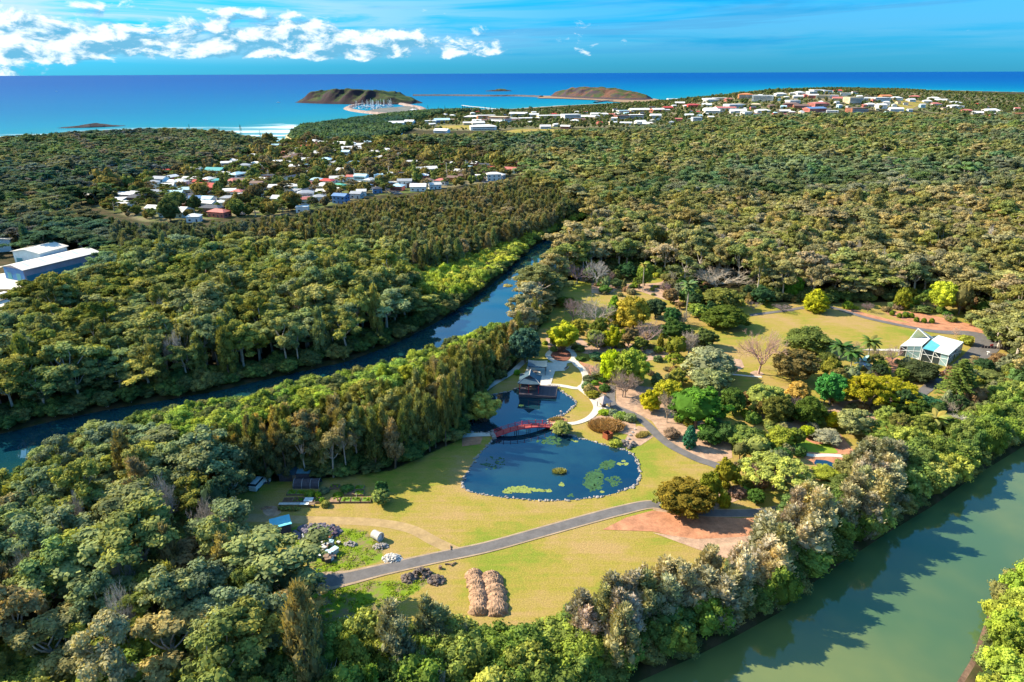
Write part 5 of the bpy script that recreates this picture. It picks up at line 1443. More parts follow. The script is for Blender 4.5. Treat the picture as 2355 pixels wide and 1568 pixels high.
# extra undergrowth filling the garden beds (small shrubs, each a thing)
cmS = [P2('shrub', k) for k in range(3)]
BEDS = [('K', [(450, 560), (1150, 560), (1250, 900), (800, 800)], 9), ('B', [(950, 780), (1500, 700), (1700, 1100), (1100, 1150)], 34), ('B', [(1850, 850), (2350, 720), (2355, 950), (1900, 1180)], 46), ('J', [(700, 600), (2300, 560), (2300, 1000), (1500, 900), (900, 780)], 44),
        ('J', [(300, 1150), (1900, 1150), (1900, 1520), (400, 1500)], 34), ('B', [(1100, 300), (2100, 300), (2100, 480), (1400, 400)], 34), ('K', [(1250, 500), (2311, 600), (2311, 740), (1300, 800)], 22), ('B', [(1500, 1000), (2000, 1000), (1900, 1250), (1450, 1250)], 26),
        ('A', [(1200, 260), (1600, 320), (1500, 700), (1200, 700)], 14), ('B', [(350, 180), (1100, 200), (950, 330), (430, 350)], 22), ('K', [(0, 0), (600, 0), (900, 160), (100, 300)], 16), ('K', [(1000, 1270), (1360, 1330), (1340, 1400), (1050, 1450)], 6), ('K', [(1200, 880), (1900, 900), (1800, 1300), (1250, 1300)], 16)]
cols = [(.10, .14, .03), (.16, .18, .04), (.06, .10, .03), (.20, .16, .08), (.13, .12, .07), (.22, .23, .03), (.09, .11, .05)]
for fr, poly, n in BEDS:
    W = fp(fr, poly); k = 0; lo, hi = W.min(0), W.max(0)
    while k < n:
        q = rng.uniform(lo, hi)
        if inside(np.array([q[0]]), np.array([q[1]]), W)[0]:
            k += 1; cm, tm, H0, R0 = cmS[k % 3]; s = rng.uniform(1.0, 2.6); hs = s * rng.uniform(.8, 1.5)
            r = empty('shrub', (q[0], q[1], 0), rng.uniform(0, 6), 'small shrub in the garden beds', 'shrub', 'small shrubs filling the garden beds')
            o = bpy.data.objects.new('crown', cm); o.scale = (s / R0, s / R0, hs / H0); c = cols[rng.integers(len(cols))]; o['fcol'] = [float(v * rng.uniform(.8, 1.2)) for v in c]; link(o, r)

# ================================================================ forest fill
def grid_pts(s, X0, X1, Y0, Y1, g):
    xs = np.arange(X0, X1, s); ys = np.arange(Y0, Y1, s * .866); X, Y = np.meshgrid(xs, ys); X = X + (np.arange(len(ys))[:, None] % 2) * s / 2
    X = X.ravel() + g.uniform(-.36, .36, X.size) * s; Y = Y.ravel() + g.uniform(-.36, .36, Y.size) * s; return X, Y


SOL = np.array(SOLID)


def keep_mask(X, Y, rad_):
    k = sdf(X, Y, WC) < -6 - rad_
    for c in CLEAR_G:
        lo, hi = c.min(0) - 5, c.max(0) + 5; m = k & (X > lo[0]) & (X < hi[0]) & (Y > lo[1]) & (Y < hi[1])
        if m.any(): i = np.nonzero(m)[0]; k[i[sdf(X[i], Y[i], c) < (rad_ * .35 if c is not WG else 0.0)]] = False
    i = np.nonzero(k)[0]
    for j in range(0, len(SOL)):
        x, y, r = SOL[j]; d = (X[i] - x) ** 2 + (Y[i] - y) ** 2; bad = d < (r + rad_ * .55) ** 2
        if bad.any(): k[i[bad]] = False; i = i[~bad]
    return k


HEI = {'gum': 18.0, 'oak': 16.0, 'mangrove': 7.0}
ALL = {'gum': [], 'oak': [], 'mangrove': []}      # x,y,z,scale_xy,scale_z,rot,variant,col3,zone
taken = []
def zc_far(x, y): return math.hypot(x, y) > 330
far_s = {'midright', 'backleft', 'backright', 'headland'}
for zi, z in enumerate(Z):
    g = np.random.default_rng(1000 + zi); pts = z['p']
    # world bounds of the zone
    w = []
    for (x, y) in pts:
        for hh in (0, z['h'][0]):
            q = G(x, max(y, 215), hh); w.append(q[:2])
    w = np.array(w); lo, hi = w.min(0) - 20, w.max(0) + 20
    lo = np.maximum(lo, [-2600, 25]); hi = np.minimum(hi, [2600, 4200])
    X, Y = grid_pts(z['s'], lo[0], hi[0], lo[1], hi[1], g)
    h = z['h'][0] + g.normal(0, z['h'][1], X.size) + (.13 if z['h'][0] < 15 else .17) * z['h'][0] * (np.sin(X * .035 + zi) * np.cos(Y * .03 + zi) + .6 * np.sin(X * .09 + Y * .05)); Hz = Hf(X, Y)
    xd, yd, zc = proj(np.stack([X, Y, Hz + h * .93], -1)); k = inside(xd, yd, pts) & (zc > 30)
    for zj in Z[:zi]: 
        i = np.nonzero(k)[0]; k[i[inside(xd[i], yd[i], zj['p'])]] = False
    for c in CLEAR_D: i = np.nonzero(k)[0]; k[i[inside(xd[i], yd[i], c)]] = False
    i = np.nonzero(k)[0]; X, Y, h, Hz = X[i], Y[i], h[i], Hz[i]; k = keep_mask(X, Y, 2.0)
    i = np.nonzero(k)[0]
    if z['n'] not in far_s:
        for t in WT[:1]: i = i[sdf(X[i], Y[i], t) > (-16 if z['n'] == 'brown' else 0)]
    else:
        for t in WT: i = i[sdf(X[i], Y[i], t) > -25]
    if z['n'] in ('left', 'band', 'brown'): bx_, by_, _ = proj(np.stack([X[i], Y[i], X[i] * 0], -1)); i = i[~inside(bx_, by_, NEARSIDE)]
    if z['n'] in ('left', 'gumright', 'near'): i = i[np.minimum(sdf(X[i], Y[i], W1), sdf(X[i], Y[i], W2)) > 4.5]
    kinds = list(z['k']); pr = np.array([z['k'][q] for q in kinds]); kk = g.choice(len(kinds), len(i), p=pr / pr.sum())
    patch = np.sin(X[i] * .021 + zi) * np.sin(Y[i] * .017 + 2 * zi) + .5 * np.sin(X[i] * .06 + Y[i] * .05)
    for a, j in enumerate(i):
        kd = kinds[kk[a]]; c = np.array(z['col'][int((patch[a] * .9 + g.normal(0, .75) + 1.5) / 3 * len(z['col'])) % len(z['col'])]) * g.uniform(.75, 1.28) * np.array([g.uniform(.9, 1.12), 1, g.uniform(.8, 1.3)]) * np.array([1.22, 1.30, 1.35])
        if c[0] > c[1]: c[2] *= .92; c[0] *= .94
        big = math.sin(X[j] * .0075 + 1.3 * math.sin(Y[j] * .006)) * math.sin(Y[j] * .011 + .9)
        if zc_far(X[j], Y[j]): c = c * (np.array([.72, .86, 1.12]) if big > .25 else np.array([1.06, 1.07, 1.08]) if big < -.2 else 1.0)  # dark bluish tint on patches of far trees stands in for shaded canopy bands
        sz = h[j] / HEI[kd]
        if kd == 'mangrove' and z['n'] in ('near', 'left'): sz = h[j] / HEI[kd]
        base = {'gum': z['s'] / 7.3, 'oak': z['s'] / 4.5, 'mangrove': z['s'] / 3.9}[kd]; sx = base * g.uniform(.78, 1.38)
        if kd == 'gum' and g.random() < .13: sx *= 1.45; sz *= 1.14
        if z['n'] == 'oakclump': sx *= 1.45; sz *= .95
        if kd == 'oak' and z['s'] > 6: sx = z['s'] / 5.2 * g.uniform(.8, 1.2)
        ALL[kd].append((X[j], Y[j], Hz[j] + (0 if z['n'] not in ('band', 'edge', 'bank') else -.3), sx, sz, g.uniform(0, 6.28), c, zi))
# understorey closing the edges of the woods
g = np.random.default_rng(888); X, Y = grid_pts(4.0, -420, 560, 60, 620, g); xd, yd, zc = proj(np.stack([X, Y, X * 0 + 6], -1)); k = (zc > 30) & (xd > -500) & (xd < 3000) & (yd < 1900)
for t in WT[:1]: k &= sdf(X, Y, t) > 0
k &= keep_mask(X, Y, 1.5); i = np.nonzero(k)[0]; dm = np.full(len(i), 1e9)
for c in (WG, W1, W2): dm = np.minimum(dm, sdf(X[i], Y[i], c))
for j in i[(dm < 13) & (dm > .6)]:
    xx, yy, _ = proj(np.array([X[j], Y[j], 6.0]))
    if any(inside(xx, yy, c)[0] for c in CLEAR_D): continue
    c = 1.3 * np.array([(.05, .08, .025), (.08, .105, .03), (.11, .11, .04), (.06, .075, .03)][g.integers(4)]) * g.uniform(.8, 1.3); h = g.uniform(3.0, 6.0)
    ALL['mangrove'].append((X[j], Y[j], -.3, g.uniform(.75, 1.15), h / 7, g.uniform(0, 6.28), c, 102))
# scattered trees among the houses
for T, zz, zi in ((WT[0], SUBURB, 100), (WT[1], HILLT, 101)):
    g = np.random.default_rng(50 + zi); lo, hi = T.min(0), T.max(0); X, Y = grid_pts(zz['s'], lo[0], hi[0], lo[1], hi[1], g)
    k = inside(X, Y, T) & keep_mask(X, Y, 1.0); i = np.nonzero(k)[0]; i = i[g.random(len(i)) < .9]
    for j in i:
        kd = 'gum' if g.random() < zz['k']['gum'] else 'mangrove'; c = np.array(zz['col'][g.integers(len(zz['col']))]) * g.uniform(.75, 1.3); h = max(3.5, g.normal(*zz['h']))
        if g.random() < .2 and zi == 100: h *= 1.6
        ALL[kd].append((X[j], Y[j], float(Hf(X[j], Y[j])), h / 10 * (1.0 if kd == 'gum' else 1.35), h / HEI[kd], g.uniform(0, 6.28), c, zi))

ZW = {i: z['w'] for i, z in enumerate(Z)}; ZW[100] = SUBURB['w']; ZW[101] = HILLT['w']; ZW[102] = 'in the shaded undergrowth at the forest edge'
ADJ = {'gum': 'olive leaved gum tree ', 'oak': 'feathery brownish she-oak ', 'mangrove': 'low rounded mangrove '}
NFULL = {'gum': 255, 'oak': 270, 'mangrove': 270}


def stuff_nodes(coll):
    ng = bpy.data.node_groups.new('scatter_trees', 'GeometryNodeTree')
    ng.interface.new_socket('Geometry', in_out='INPUT', socket_type='NodeSocketGeometry'); ng.interface.new_socket('Geometry', in_out='OUTPUT', socket_type='NodeSocketGeometry')
    N = ng.nodes; Lk = ng.links; gi_ = N.new('NodeGroupInput'); go = N.new('NodeGroupOutput'); ci = N.new('GeometryNodeCollectionInfo'); ci.inputs['Collection'].default_value = coll
    ci.inputs['Separate Children'].default_value = True; ci.inputs['Reset Children'].default_value = True
    ip = N.new('GeometryNodeInstanceOnPoints'); ip.inputs['Pick Instance'].default_value = True
    def na(nm, dt):
        a = N.new('GeometryNodeInputNamedAttribute'); a.data_type = dt; a.inputs['Name'].default_value = nm; return [o for o in a.outputs if o.enabled][0]
    Lk.new(gi_.outputs[0], ip.inputs['Points']); Lk.new(ci.outputs[0], ip.inputs['Instance']); Lk.new(na('idx', 'INT'), ip.inputs['Instance Index'])
    Lk.new(na('rot', 'FLOAT_VECTOR'), ip.inputs['Rotation']); Lk.new(na('scl', 'FLOAT_VECTOR'), ip.inputs['Scale']); Lk.new(ip.outputs[0], go.inputs[0]); return ng


def scatter(name, rows_, protos, label):
    coll = bpy.data.collections.new(name + '_kinds')
    for i, me in enumerate(protos): coll.objects.link(bpy.data.objects.new('%s_kind_%02d' % (name, i), me))
    me = bpy.data.meshes.new(name); n = len(rows_); me.vertices.add(n)
    me.vertices.foreach_set('co', np.array([r[:3] for r in rows_], np.float32).ravel())
    for nm, typ, arr, key in (('idx', 'INT', np.array([r[8] for r in rows_], np.int32), 'value'), ('rot', 'FLOAT_VECTOR', np.array([(0, 0, r[5]) for r in rows_], np.float32), 'vector'), ('scl', 'FLOAT_VECTOR', np.array([(r[3], r[3], r[4]) for r in rows_], np.float32), 'vector'),
                              ('fcol', 'FLOAT_VECTOR', np.array([r[6] for r in rows_], np.float32), 'vector')):
        at = me.attributes.new(nm, typ, 'POINT'); at.data.foreach_set(key, arr.ravel())
    o = link(bpy.data.objects.new(name, me)); md = o.modifiers.new('scatter', 'NODES'); md.node_group = stuff_nodes(coll); tag(o, label, kind='stuff'); return o


for kd, L in ALL.items():
    if not L: continue
    P = np.array([r[:3] for r in L]); S = np.array([(r[3], r[4]) for r in L]); xd, yd, zc = proj(P + np.array([0, 0, 1]) * (S[:, 1:2] * HEI[kd] * .8))
    vis = (xd > -20) & (xd < 2374) & (yd > -20) & (yd < 1588); size = S[:, 0] * S[:, 1] / zc ** 2 * vis; order = np.argsort(-size); near = set(order[:NFULL[kd]].tolist())
    rest = []; g = np.random.default_rng(77); nH = len(MESH[kd]); nL = len(PROTOL[kd])
    for i, r in enumerate(L):
        v = int(g.integers(nH))
        if i in near:
            cm, tm, H0 = MESH[kd][v]; e = empty(KN[kd][0], r[:3], r[5], (ADJ[kd] + ZW[r[7]]), KN[kd][1], KN[kd][1] + 's ' + ZW[r[7]])
            for nm, me in (('crown', cm), ('trunk', tm)):
                o = bpy.data.objects.new(nm, me); o.scale = (r[3], r[3], r[4]); o['fcol'] = [float(c) for c in r[6]]; link(o, e)
        else:
            idx = v if zc[i] < 620 else nH + int(g.integers(nL))
            rest.append(r + (idx,))
    prot = [merged(c, t, KN[kd][0], BARK[kd]) for c, t, H in PROTO[kd]] + [merged(c, t, KN[kd][0], BARK[kd]) for c, t, H in PROTOL[kd]]
    scatter({'gum': 'gum_woodland', 'oak': 'she_oak_woodland', 'mangrove': 'mangrove_thicket'}[kd], rest, prot, {'gum': 'mass of gum trees filling the forests out to the coast', 'oak': 'mass of she-oaks filling the woodland belts', 'mangrove': 'mass of low trees along the creeks and in the town'}[kd])
    print('FILL', kd, len(L), 'individual', len(near))

# ================================================================ garden structures and small things
M_RED = simple('red_paint', (.52, .03, .045), .5, .12, 2.0); M_TIMBER = simple('dark_timber', (.085, .07, .085), .75, .3, 1.5); M_WOOD = simple('weathered_timber', (.24, .16, .11), .8, .3, 2.0)
M_ROOFB = simple('blue_grey_roof', (.055, .10, .14), .45, .15, 1.2); M_STONE = simple('grey_stone', (.30, .27, .25), .9, .4, .9, obj=False); M_DSTONE = simple('dark_rock', (.11, .10, .10), .9, .5, .8, obj=False)
M_CORTEN = simple('rusty_steel', (.27, .075, .03), .85, .3, 1.5); M_SOIL = simple('garden_soil', (.12, .075, .05), .95, .4, 2.0); M_WHITE = simple('white_steel', (.80, .80, .80), .5, .06, 2.0)
M_CONCP = simple('grey_concrete', (.52, .49, .46), .85, .2, 1.5); M_STRAW = simple('wood_chip', (.33, .205, .13), .95, .45, 1.2, obj=False); M_TURQ = simple('turquoise_sheet', (.14, .48, .60), .5, .1, 1.0)
M_PAD = simple('lily_leaf', (.22, .27, .06), .6, .3, 1.2, obj=False); M_ALG = simple('pond_weed', (.035, .10, .035), .8, .4, .8, obj=False); M_GRN = simple('crop_leaf', (.13, .22, .03), .9, .4, 2.5)


def E(x, y, z=0.0, fr='E'): return G(*toD(fr, x, y), z)


def frame_of(a, b):
    d = b[:2] - a[:2]; L = np.linalg.norm(d); return L, math.atan2(d[1], d[0])


# --- red arched bridge
a_, b_ = E(448, 1003, .6, 'A'), E(905, 930, .6, 'A'); L, yaw = frame_of(a_, b_); mid = (a_ + b_) / 2
br = empty('arched_footbridge', (mid[0], mid[1], 0), yaw, 'red arched timber footbridge with railings across the pond', 'footbridge')
def arch(x): return .55 + 1.35 * (1 - (2 * x / L) ** 2)
xs = np.linspace(-L / 2, L / 2, 21); BW = 2.2
a = Acc()
for i in range(20):
    x0, x1 = xs[i], xs[i + 1]; z0, z1 = arch(x0), arch(x1); W = BW / 2
    v = [(x0, -W, z0), (x1, -W, z1), (x1, W, z1), (x0, W, z0)]; a.add(v + [(p[0], p[1], p[2] - .12) for p in v], [(0, 1, 2, 3), (7, 6, 5, 4), (0, 4, 5, 1), (2, 6, 7, 3)])
a.obj('deck', simple('red_decking', (.40, .09, .08), .7, .2, 2.0), br)
for s in (-1, 1):
    y = s * BW / 2
    Acc().tube([(x, y + s * .03, arch(x) - .12) for x in xs], .17, 4).obj('edge_beam', M_RED, br)
    for hz in (.55, 1.05): Acc().tube([(x, y, arch(x) + hz) for x in xs], .07, 4).obj('rail', M_RED, br)
    pm = Acc().box((0, 0, .65), (.16, .16, 1.3)).box((0, 0, 1.34), (.22, .22, .1), taper=.3).mesh('railing_post', M_RED)
    for x in np.linspace(-L / 2 + .1, L / 2 - .1, 9):
        o = bpy.data.objects.new('railing_post', pm); o.location = (x, y, arch(x) - .05); link(o, br)
for x in (-.32, -.12, .09, .29):
    for dx in (-.3, .3):
        for s in (-1, 1): Acc().tube([(x * L + dx, s * .8, -1.2), (x * L + dx, s * .8, arch(x * L) - .1)], .09, 6).obj('pile', M_TIMBER, br)
Acc().box((-L / 2 - .5, 0, .25), (1.2, 3.0, .9)).obj('abutment', M_STONE, br)
Acc().box((L / 2 + .4, 0, .2), (1.0, 2.6, .8)).obj('abutment', M_DSTONE, br)

# --- waterside pavilion on its deck
FL, FR_, BR = E(572, 748, .9), E(1120, 775, .9), E(1160, 632, .9); L, yaw = frame_of(FL, FR_)
ex = np.array([math.cos(yaw), math.sin(yaw)]); ey = np.array([-ex[1], ex[0]]); dd = float(np.dot(BR[:2] - FR_[:2], ey)) + .8
def loc(r0, x, y): q = r0[:2] + ex * x + ey * y; return q
c = FL[:2] + ex * L / 2 + ey * dd / 2
dk = empty('viewing_deck', (c[0], c[1], 0), yaw, 'dark timber deck standing over the upper end of the pond', 'deck')
nb = int(dd / .45); bm_ = Acc().box((0, 0, 0), (L, .40, .09)).mesh('plank', M_TIMBER)
for k in range(nb): o = bpy.data.objects.new('plank', bm_); o.location = (0, (k + .5) / nb * dd - dd / 2, .86); link(o, dk)
Acc().box((0, -dd / 2, .45), (L, .12, .7)).box((L / 2, 0, .45), (.12, dd, .7)).obj('fascia', M_TIMBER, dk)
for k in range(7): Acc().tube([(k / 6 * L - L / 2, -dd / 2 + .3, -1), (k / 6 * L - L / 2, -dd / 2 + .3, .8)], .12, 6).obj('post', M_TIMBER, dk)
e1, e2, e3 = E(553, 577, 4.5), E(885, 600, 4.5), E(938, 468, 4.5); W = np.linalg.norm(e2[:2] - e1[:2]); D_ = float(np.dot(e3[:2] - e2[:2], ey)); cc = (e1[:2] + e2[:2]) / 2 + ey * D_ / 2
pv = empty('waterside_pavilion', (cc[0], cc[1], .9), yaw, 'larger open pavilion with a blue grey gablet roof on the pond deck', 'pavilion', 'open pavilions at the pond')


def gablet_roof(W, D, z0, h, par, m):
    a = Acc(); g = D * .26; zg = z0 + h * .48; xg = W / 2 * (1 - .48) * 1.02; A_ = [(-W / 2, -D / 2, z0), (W / 2, -D / 2, z0), (W / 2, D / 2, z0), (-W / 2, D / 2, z0)]
    for s in (-1, 1):
        X = s * W / 2; q = [(X, -D / 2, z0 + .15), (X * .55, -g * 1.15, z0 + h * .38), (s * xg, -g, zg), (0, -g - .5, z0 + h), (0, g + .5, z0 + h), (s * xg, g, zg), (X * .55, g * 1.15, z0 + h * .38), (X, D / 2, z0 + .15), (X * .97, 0, z0)]
        n = len(q); cen = tuple(np.mean(q, 0) - [0, 0, .12]); a.add(q + [cen], [(i, (i + 1) % n, n) if s > 0 else ((i + 1) % n, i, n) for i in range(n)])
    for s in (-1, 1):
        q = [(-W / 2, s * D / 2, z0 + .15), (0, s * D / 2, z0 - .05), (W / 2, s * D / 2, z0 + .15), (xg, s * g, zg), (-xg, s * g, zg)]; cen = tuple(np.mean(q, 0) - [0, 0, .1]); a.add(q + [cen], [(i, (i + 1) % 5, 5) if s < 0 else ((i + 1) % 5, i, 5) for i in range(5)])
    a.box((0, 0, z0 - .1), (W * .94, D * .94, .14))
    r = a.obj('roof', m, par)
    for s in (-1, 1): Acc().add([(-xg, s * (g - .02), zg), (xg, s * (g - .02), zg), (0, s * (g - .02), z0 + h)], [(0, 1, 2) if s < 0 else (0, 2, 1)]).obj('gable', M_TIMBER, r)
    Acc().tube([(0, -g - .5, z0 + h + .08), (0, g + .5, z0 + h + .08)], .14, 5).obj('ridge_cap', M_CONCP, r)
    for sx in (-1, 1):
        for sy in (-1, 1): Acc().tube([(sx * W / 2, sy * D / 2, z0 + .2), (sx * xg, sy * g, zg + .08)], .09, 4).obj('hip_cap', M_CONCP, r)
    return r
gablet_roof(W, D_, 3.5, 2.6, pv, M_ROOFB)
for sx in (-.42, -.02, .42):
    for sy in (-.42, .42): Acc().box((sx * W, sy * D_, 1.75), (.2, .2, 3.5)).obj('post', M_RED, pv)
Acc().box((0, D_ * .42, .5), (W * .8, .1, 1.0)).obj('back_screen', M_TIMBER, pv)
for k, (sx, sy) in enumerate(((-.05, -.1), (.18, -.15), (.1, .15))):
    q = cc + ex * W * sx + ey * D_ * sy; r = empty('bench', (q[0], q[1], .9), yaw, ('timber bench in the waterside pavilion, ' + ('left front one', 'right front one', 'rear one')[k]), 'bench', 'benches under the larger pavilion')
    Acc().box((0, 0, .45), (1.9, .5, .08)).obj('seat', M_WOOD, r); Acc().box((0, .25, .75), (1.9, .06, .4)).obj('backrest', M_WOOD, r)
    for s in (-1, 1): Acc().box((s * .8, 0, .2), (.08, .4, .42)).obj('leg', M_TIMBER, r)
# --- second pavilion
e1, e2, e3 = E(705, 330, 3.3), E(978, 352, 3.3), E(1018, 274, 3.3); W = np.linalg.norm(e2[:2] - e1[:2]); D_ = max(4.5, float(np.dot(e3[:2] - e2[:2], ey))); cc = (e1[:2] + e2[:2]) / 2 + ey * D_ / 2
p2 = empty('terrace_pavilion', (cc[0], cc[1], .14), yaw, 'smaller open pavilion with an upswept blue grey roof on the terrace', 'pavilion', 'open pavilions at the pond')
a = Acc(); nx = 8
for s in (-1, 1):
    for i in range(nx):
        x0, x1 = [(-.5 + (i + k) / nx) * (W + .2) for k in (0, 1)]
        def zz(x, t): return 3.1 + 1.5 * t + .35 * (2 * x / W) ** 2 * (1 - t * .3) - .25 * math.sin(t * 3.14)
        for k in range(3):
            t0, t1 = k / 3, (k + 1) / 3; y0, y1 = s * D_ / 2 * (1 - t0), s * D_ / 2 * (1 - t1)
            v = [(x0, y0, zz(x0, t0)), (x1, y0, zz(x1, t0)), (x1, y1, zz(x1, t1)), (x0, y1, zz(x0, t1))]; a.add(v, [(0, 1, 2, 3) if s < 0 else (3, 2, 1, 0)])
a.box((0, 0, 3.0), (W * .96, D_ * .96, .12)); a.obj('roof', M_ROOFB, p2)
for sx in (-.43, .43):
    for sy in (-.4, .4): Acc().box((sx * W, sy * D_, 1.55), (.2, .2, 3.1)).obj('post', M_TIMBER, p2)
q = cc + ex * -1.0 + ey * -.5; r = empty('picnic_table', (q[0], q[1], .14), yaw, 'dark picnic table under the smaller pavilion', 'table')
Acc().box((0, 0, .75), (1.9, .8, .06)).obj('tabletop', M_TIMBER, r)
for s in (-1, 1): Acc().box((0, s * .75, .45), (1.9, .3, .05)).obj('bench', M_TIMBER, r); Acc().box((s * .7, 0, .37), (.1, 1.5, .7)).obj('leg', M_TIMBER, r)
q = E(1272, 362); r = empty('raised_planter', (q[0], q[1], .14), yaw + 1.2, 'narrow stone edged planter at the terrace edge', 'planter'); Acc().box((0, 0, .15), (2.6, .9, .3)).obj('edging', M_CONCP, r); Acc().box((0, 0, .32), (2.4, .7, .06)).obj('soil', M_SOIL, r)
q = E(1085, 640); r = empty('railing', (q[0], q[1], .15), yaw, 'low timber railing beside the deck', 'railing')
for k in range(6): Acc().box((k * .8 - 2, 0, .45), (.08, .08, .9)).obj('post', M_WOOD, r)
for z in (.5, .88): Acc().box((0, 0, z), (4.2, .07, .07)).obj('rail', M_WOOD, r)
q = E(1192, 1060); r = empty('stone_lantern', (q[0], q[1], 0), 0, 'slim stone lantern standing at the pond edge', 'lantern')
Acc().box((0, 0, .15), (.6, .6, .3)).obj('base', M_STONE, r); Acc().tube([(0, 0, .2), (0, 0, 1.3)], .12, 8).obj('shaft', M_STONE, r); Acc().box((0, 0, 1.5), (.4, .4, .35)).obj('lamp_house', M_STONE, r); Acc().box((0, 0, 1.82), (.8, .8, .3), taper=.15).obj('cap', M_STONE, r)
# --- gazebo
q = E(1820, 938); r = empty('gazebo', (q[0], q[1], 0), .5, 'small square gazebo with a pointed shingle roof beside the white path', 'gazebo')
Acc().box((0, 0, .12), (3.4, 3.4, .2)).obj('floor', M_CONC, r)
Acc().add([(-2.1, -2.1, 2.5), (2.1, -2.1, 2.5), (2.1, 2.1, 2.5), (-2.1, 2.1, 2.5), (0, 0, 4.4)], [(0, 1, 4), (1, 2, 4), (2, 3, 4), (3, 0, 4)]).add([(-2.1, -2.1, 2.48), (2.1, -2.1, 2.48), (2.1, 2.1, 2.48), (-2.1, 2.1, 2.48)], [(3, 2, 1, 0)]).obj('roof', simple('shingles', (.36, .29, .29), .85, .3, 2.5), r)
for sx in (-1, 1):
    for sy in (-1, 1): Acc().box((sx * 1.45, sy * 1.45, 1.3), (.16, .16, 2.6)).obj('post', M_TIMBER, r)
Acc().box((.2, .3, 1.0), (1.2, .9, 1.6)).obj('notice_board', M_TIMBER, r)
# --- corten box
q = E(1885, 1408); r = empty('steel_planter', (q[0], q[1] + 1, 0), .62, 'open rusty steel box standing on the lawn by the reeds', 'steel box')
for k in range(4):
    t = k * math.pi / 2; Acc().box((math.cos(t) * 1.05, math.sin(t) * 1.05, .9), (.08 if k % 2 == 0 else 2.18, 2.18 if k % 2 == 0 else .08, 1.8)).obj('side_panel', M_CORTEN, r)
Acc().box((0, 0, .3), (2.0, 2.0, .5)).obj('fill', M_SOIL, r)

# --- reddish reed clump, island reeds
def blades(name, P, rx, ry, h, n, col, label, seed, rz=0.0):
    g = np.random.default_rng(seed); a = Acc()
    for i in range(n):
        t = g.uniform(0, 6.28); rr = math.sqrt(g.uniform(0, 1)); x, y = rr * rx * math.cos(t), rr * ry * math.sin(t); hh = h * (1 - .35 * rr ** 2) * g.uniform(.6, 1.1); dx, dy = g.normal(0, .3, 2) * hh + np.array([x, y]) * .15; w = .11
        th = g.uniform(0, 3.14); cx, cy = w * math.cos(th), w * math.sin(th)
        a.add([(x - cx, y - cy, 0), (x + cx, y + cy, 0), (x + dx + cx * .4, y + dy + cy * .4, hh), (x + dx - cx * .4, y + dy - cy * .4, hh)], [(0, 1, 2, 3)], 0, g.uniform(0, 1))
    v, f = ico(2); a.add(v * [rx * .9, ry * .9, h * .6] * (1 + g.normal(0, .06, (len(v), 1))), f, 0, .1)
    r = empty(name, P, rz, label, 'reeds'); o = a.obj('blades', M_LEAF, r); o['fcol'] = list(col); return r
q = E(1362, 965, 0, 'A'); blades('reed_clump', (q[0], q[1] + 1.5, 0), 5.0, 3.6, 2.2, 2600, (.24, .15, .07), 'large reddish brown dome of reeds in the round mulch bed', 1)
q = E(975, 1308, 0, 'A'); blades('reed_clump', (q[0], q[1], 0.03), 1.8, 1.1, .9, 500, (.20, .20, .07), 'small reed tuft standing alone in the pond', 2)
q = E(1650, 1010, 0, 'A'); blades('reed_clump', (q[0], q[1], 0), 2.2, 1.2, 1.0, 700, (.25, .21, .08), 'yellowish sedge mound beside the dry creek bed', 3, .6)
q = E(945, 880, 0, 'A'); blades('reed_clump', (q[0], q[1], 0), 2.2, .8, .8, 400, (.22, .17, .08), 'low brown reeds on the orange bed at the bridge end', 4, .2)

# --- rocks
def rock(a, c, s, g, mi=0):
    v, f = ico(1); v = v * (1 + g.normal(0, .16, (len(v), 1))) * np.array([s * g.uniform(.8, 1.4), s * g.uniform(.7, 1.1), s * g.uniform(.5, .8)]); t = g.uniform(0, 6.28)
    R = np.array([[math.cos(t), -math.sin(t), 0], [math.sin(t), math.cos(t), 0], [0, 0, 1]]); a.add(v @ R.T + c, f, mi, g.uniform(0, 1))
g = np.random.default_rng(3); a = Acc(); PW = spline(fp('A', POND), 14, True)
for i in range(len(PW)):
    p0 = PW[i]; p1 = PW[(i + 1) % len(PW)]; n = max(1, int(np.linalg.norm(p1 - p0) / .55))
    for k in range(n):
        q = p0 + (p1 - p0) * (k + g.uniform(0, 1)) / n + g.normal(0, .2, 2)
        if g.random() < .78: rock(a, (q[0], q[1], .06), g.choice([.16, .24, .32, .46]), g)
tag(a.obj('edge_stones', M_STONE), 'grey stones edging the whole pond', kind='stuff')
for i, (x, y, s, lb) in enumerate([(1500, 1065, .9, ''), (1530, 1085, .8, ''), (1560, 1100, 1.0, ''), (1590, 1085, .8, ''), (1545, 1120, .7, ''), (1510, 1095, .7, ''), (1470, 1095, .6, ''), (1575, 1070, .6, ''), (1540, 1040, .6, ''), (1555, 1010, .55, ''), (1575, 985, .5, ''), (1590, 960, .5, ''), (1530, 1060, .5, ''),
                                  (1210, 640, .8, ''), (1235, 655, .7, ''), (1190, 655, .6, ''), (1255, 640, .5, ''), (425, 975, .6, ''), (440, 990, .6, ''), (400, 985, .5, '')]):
    q = E(x, y, 0, 'A'); a = Acc(); rock(a, (0, 0, s * .3), s, g); r = a.obj('boulder', M_DSTONE if i < 8 else M_STONE); r.location = (q[0], q[1], 0)
    tag(r, ('dark wet boulder at the pond inlet' if i < 8 else 'pale boulder along the dry creek bed' if i < 13 else 'weathered boulder beside the white path' if i < 17 else 'boulder at the left end of the red bridge'), 'boulder', 'boulders around the pond')
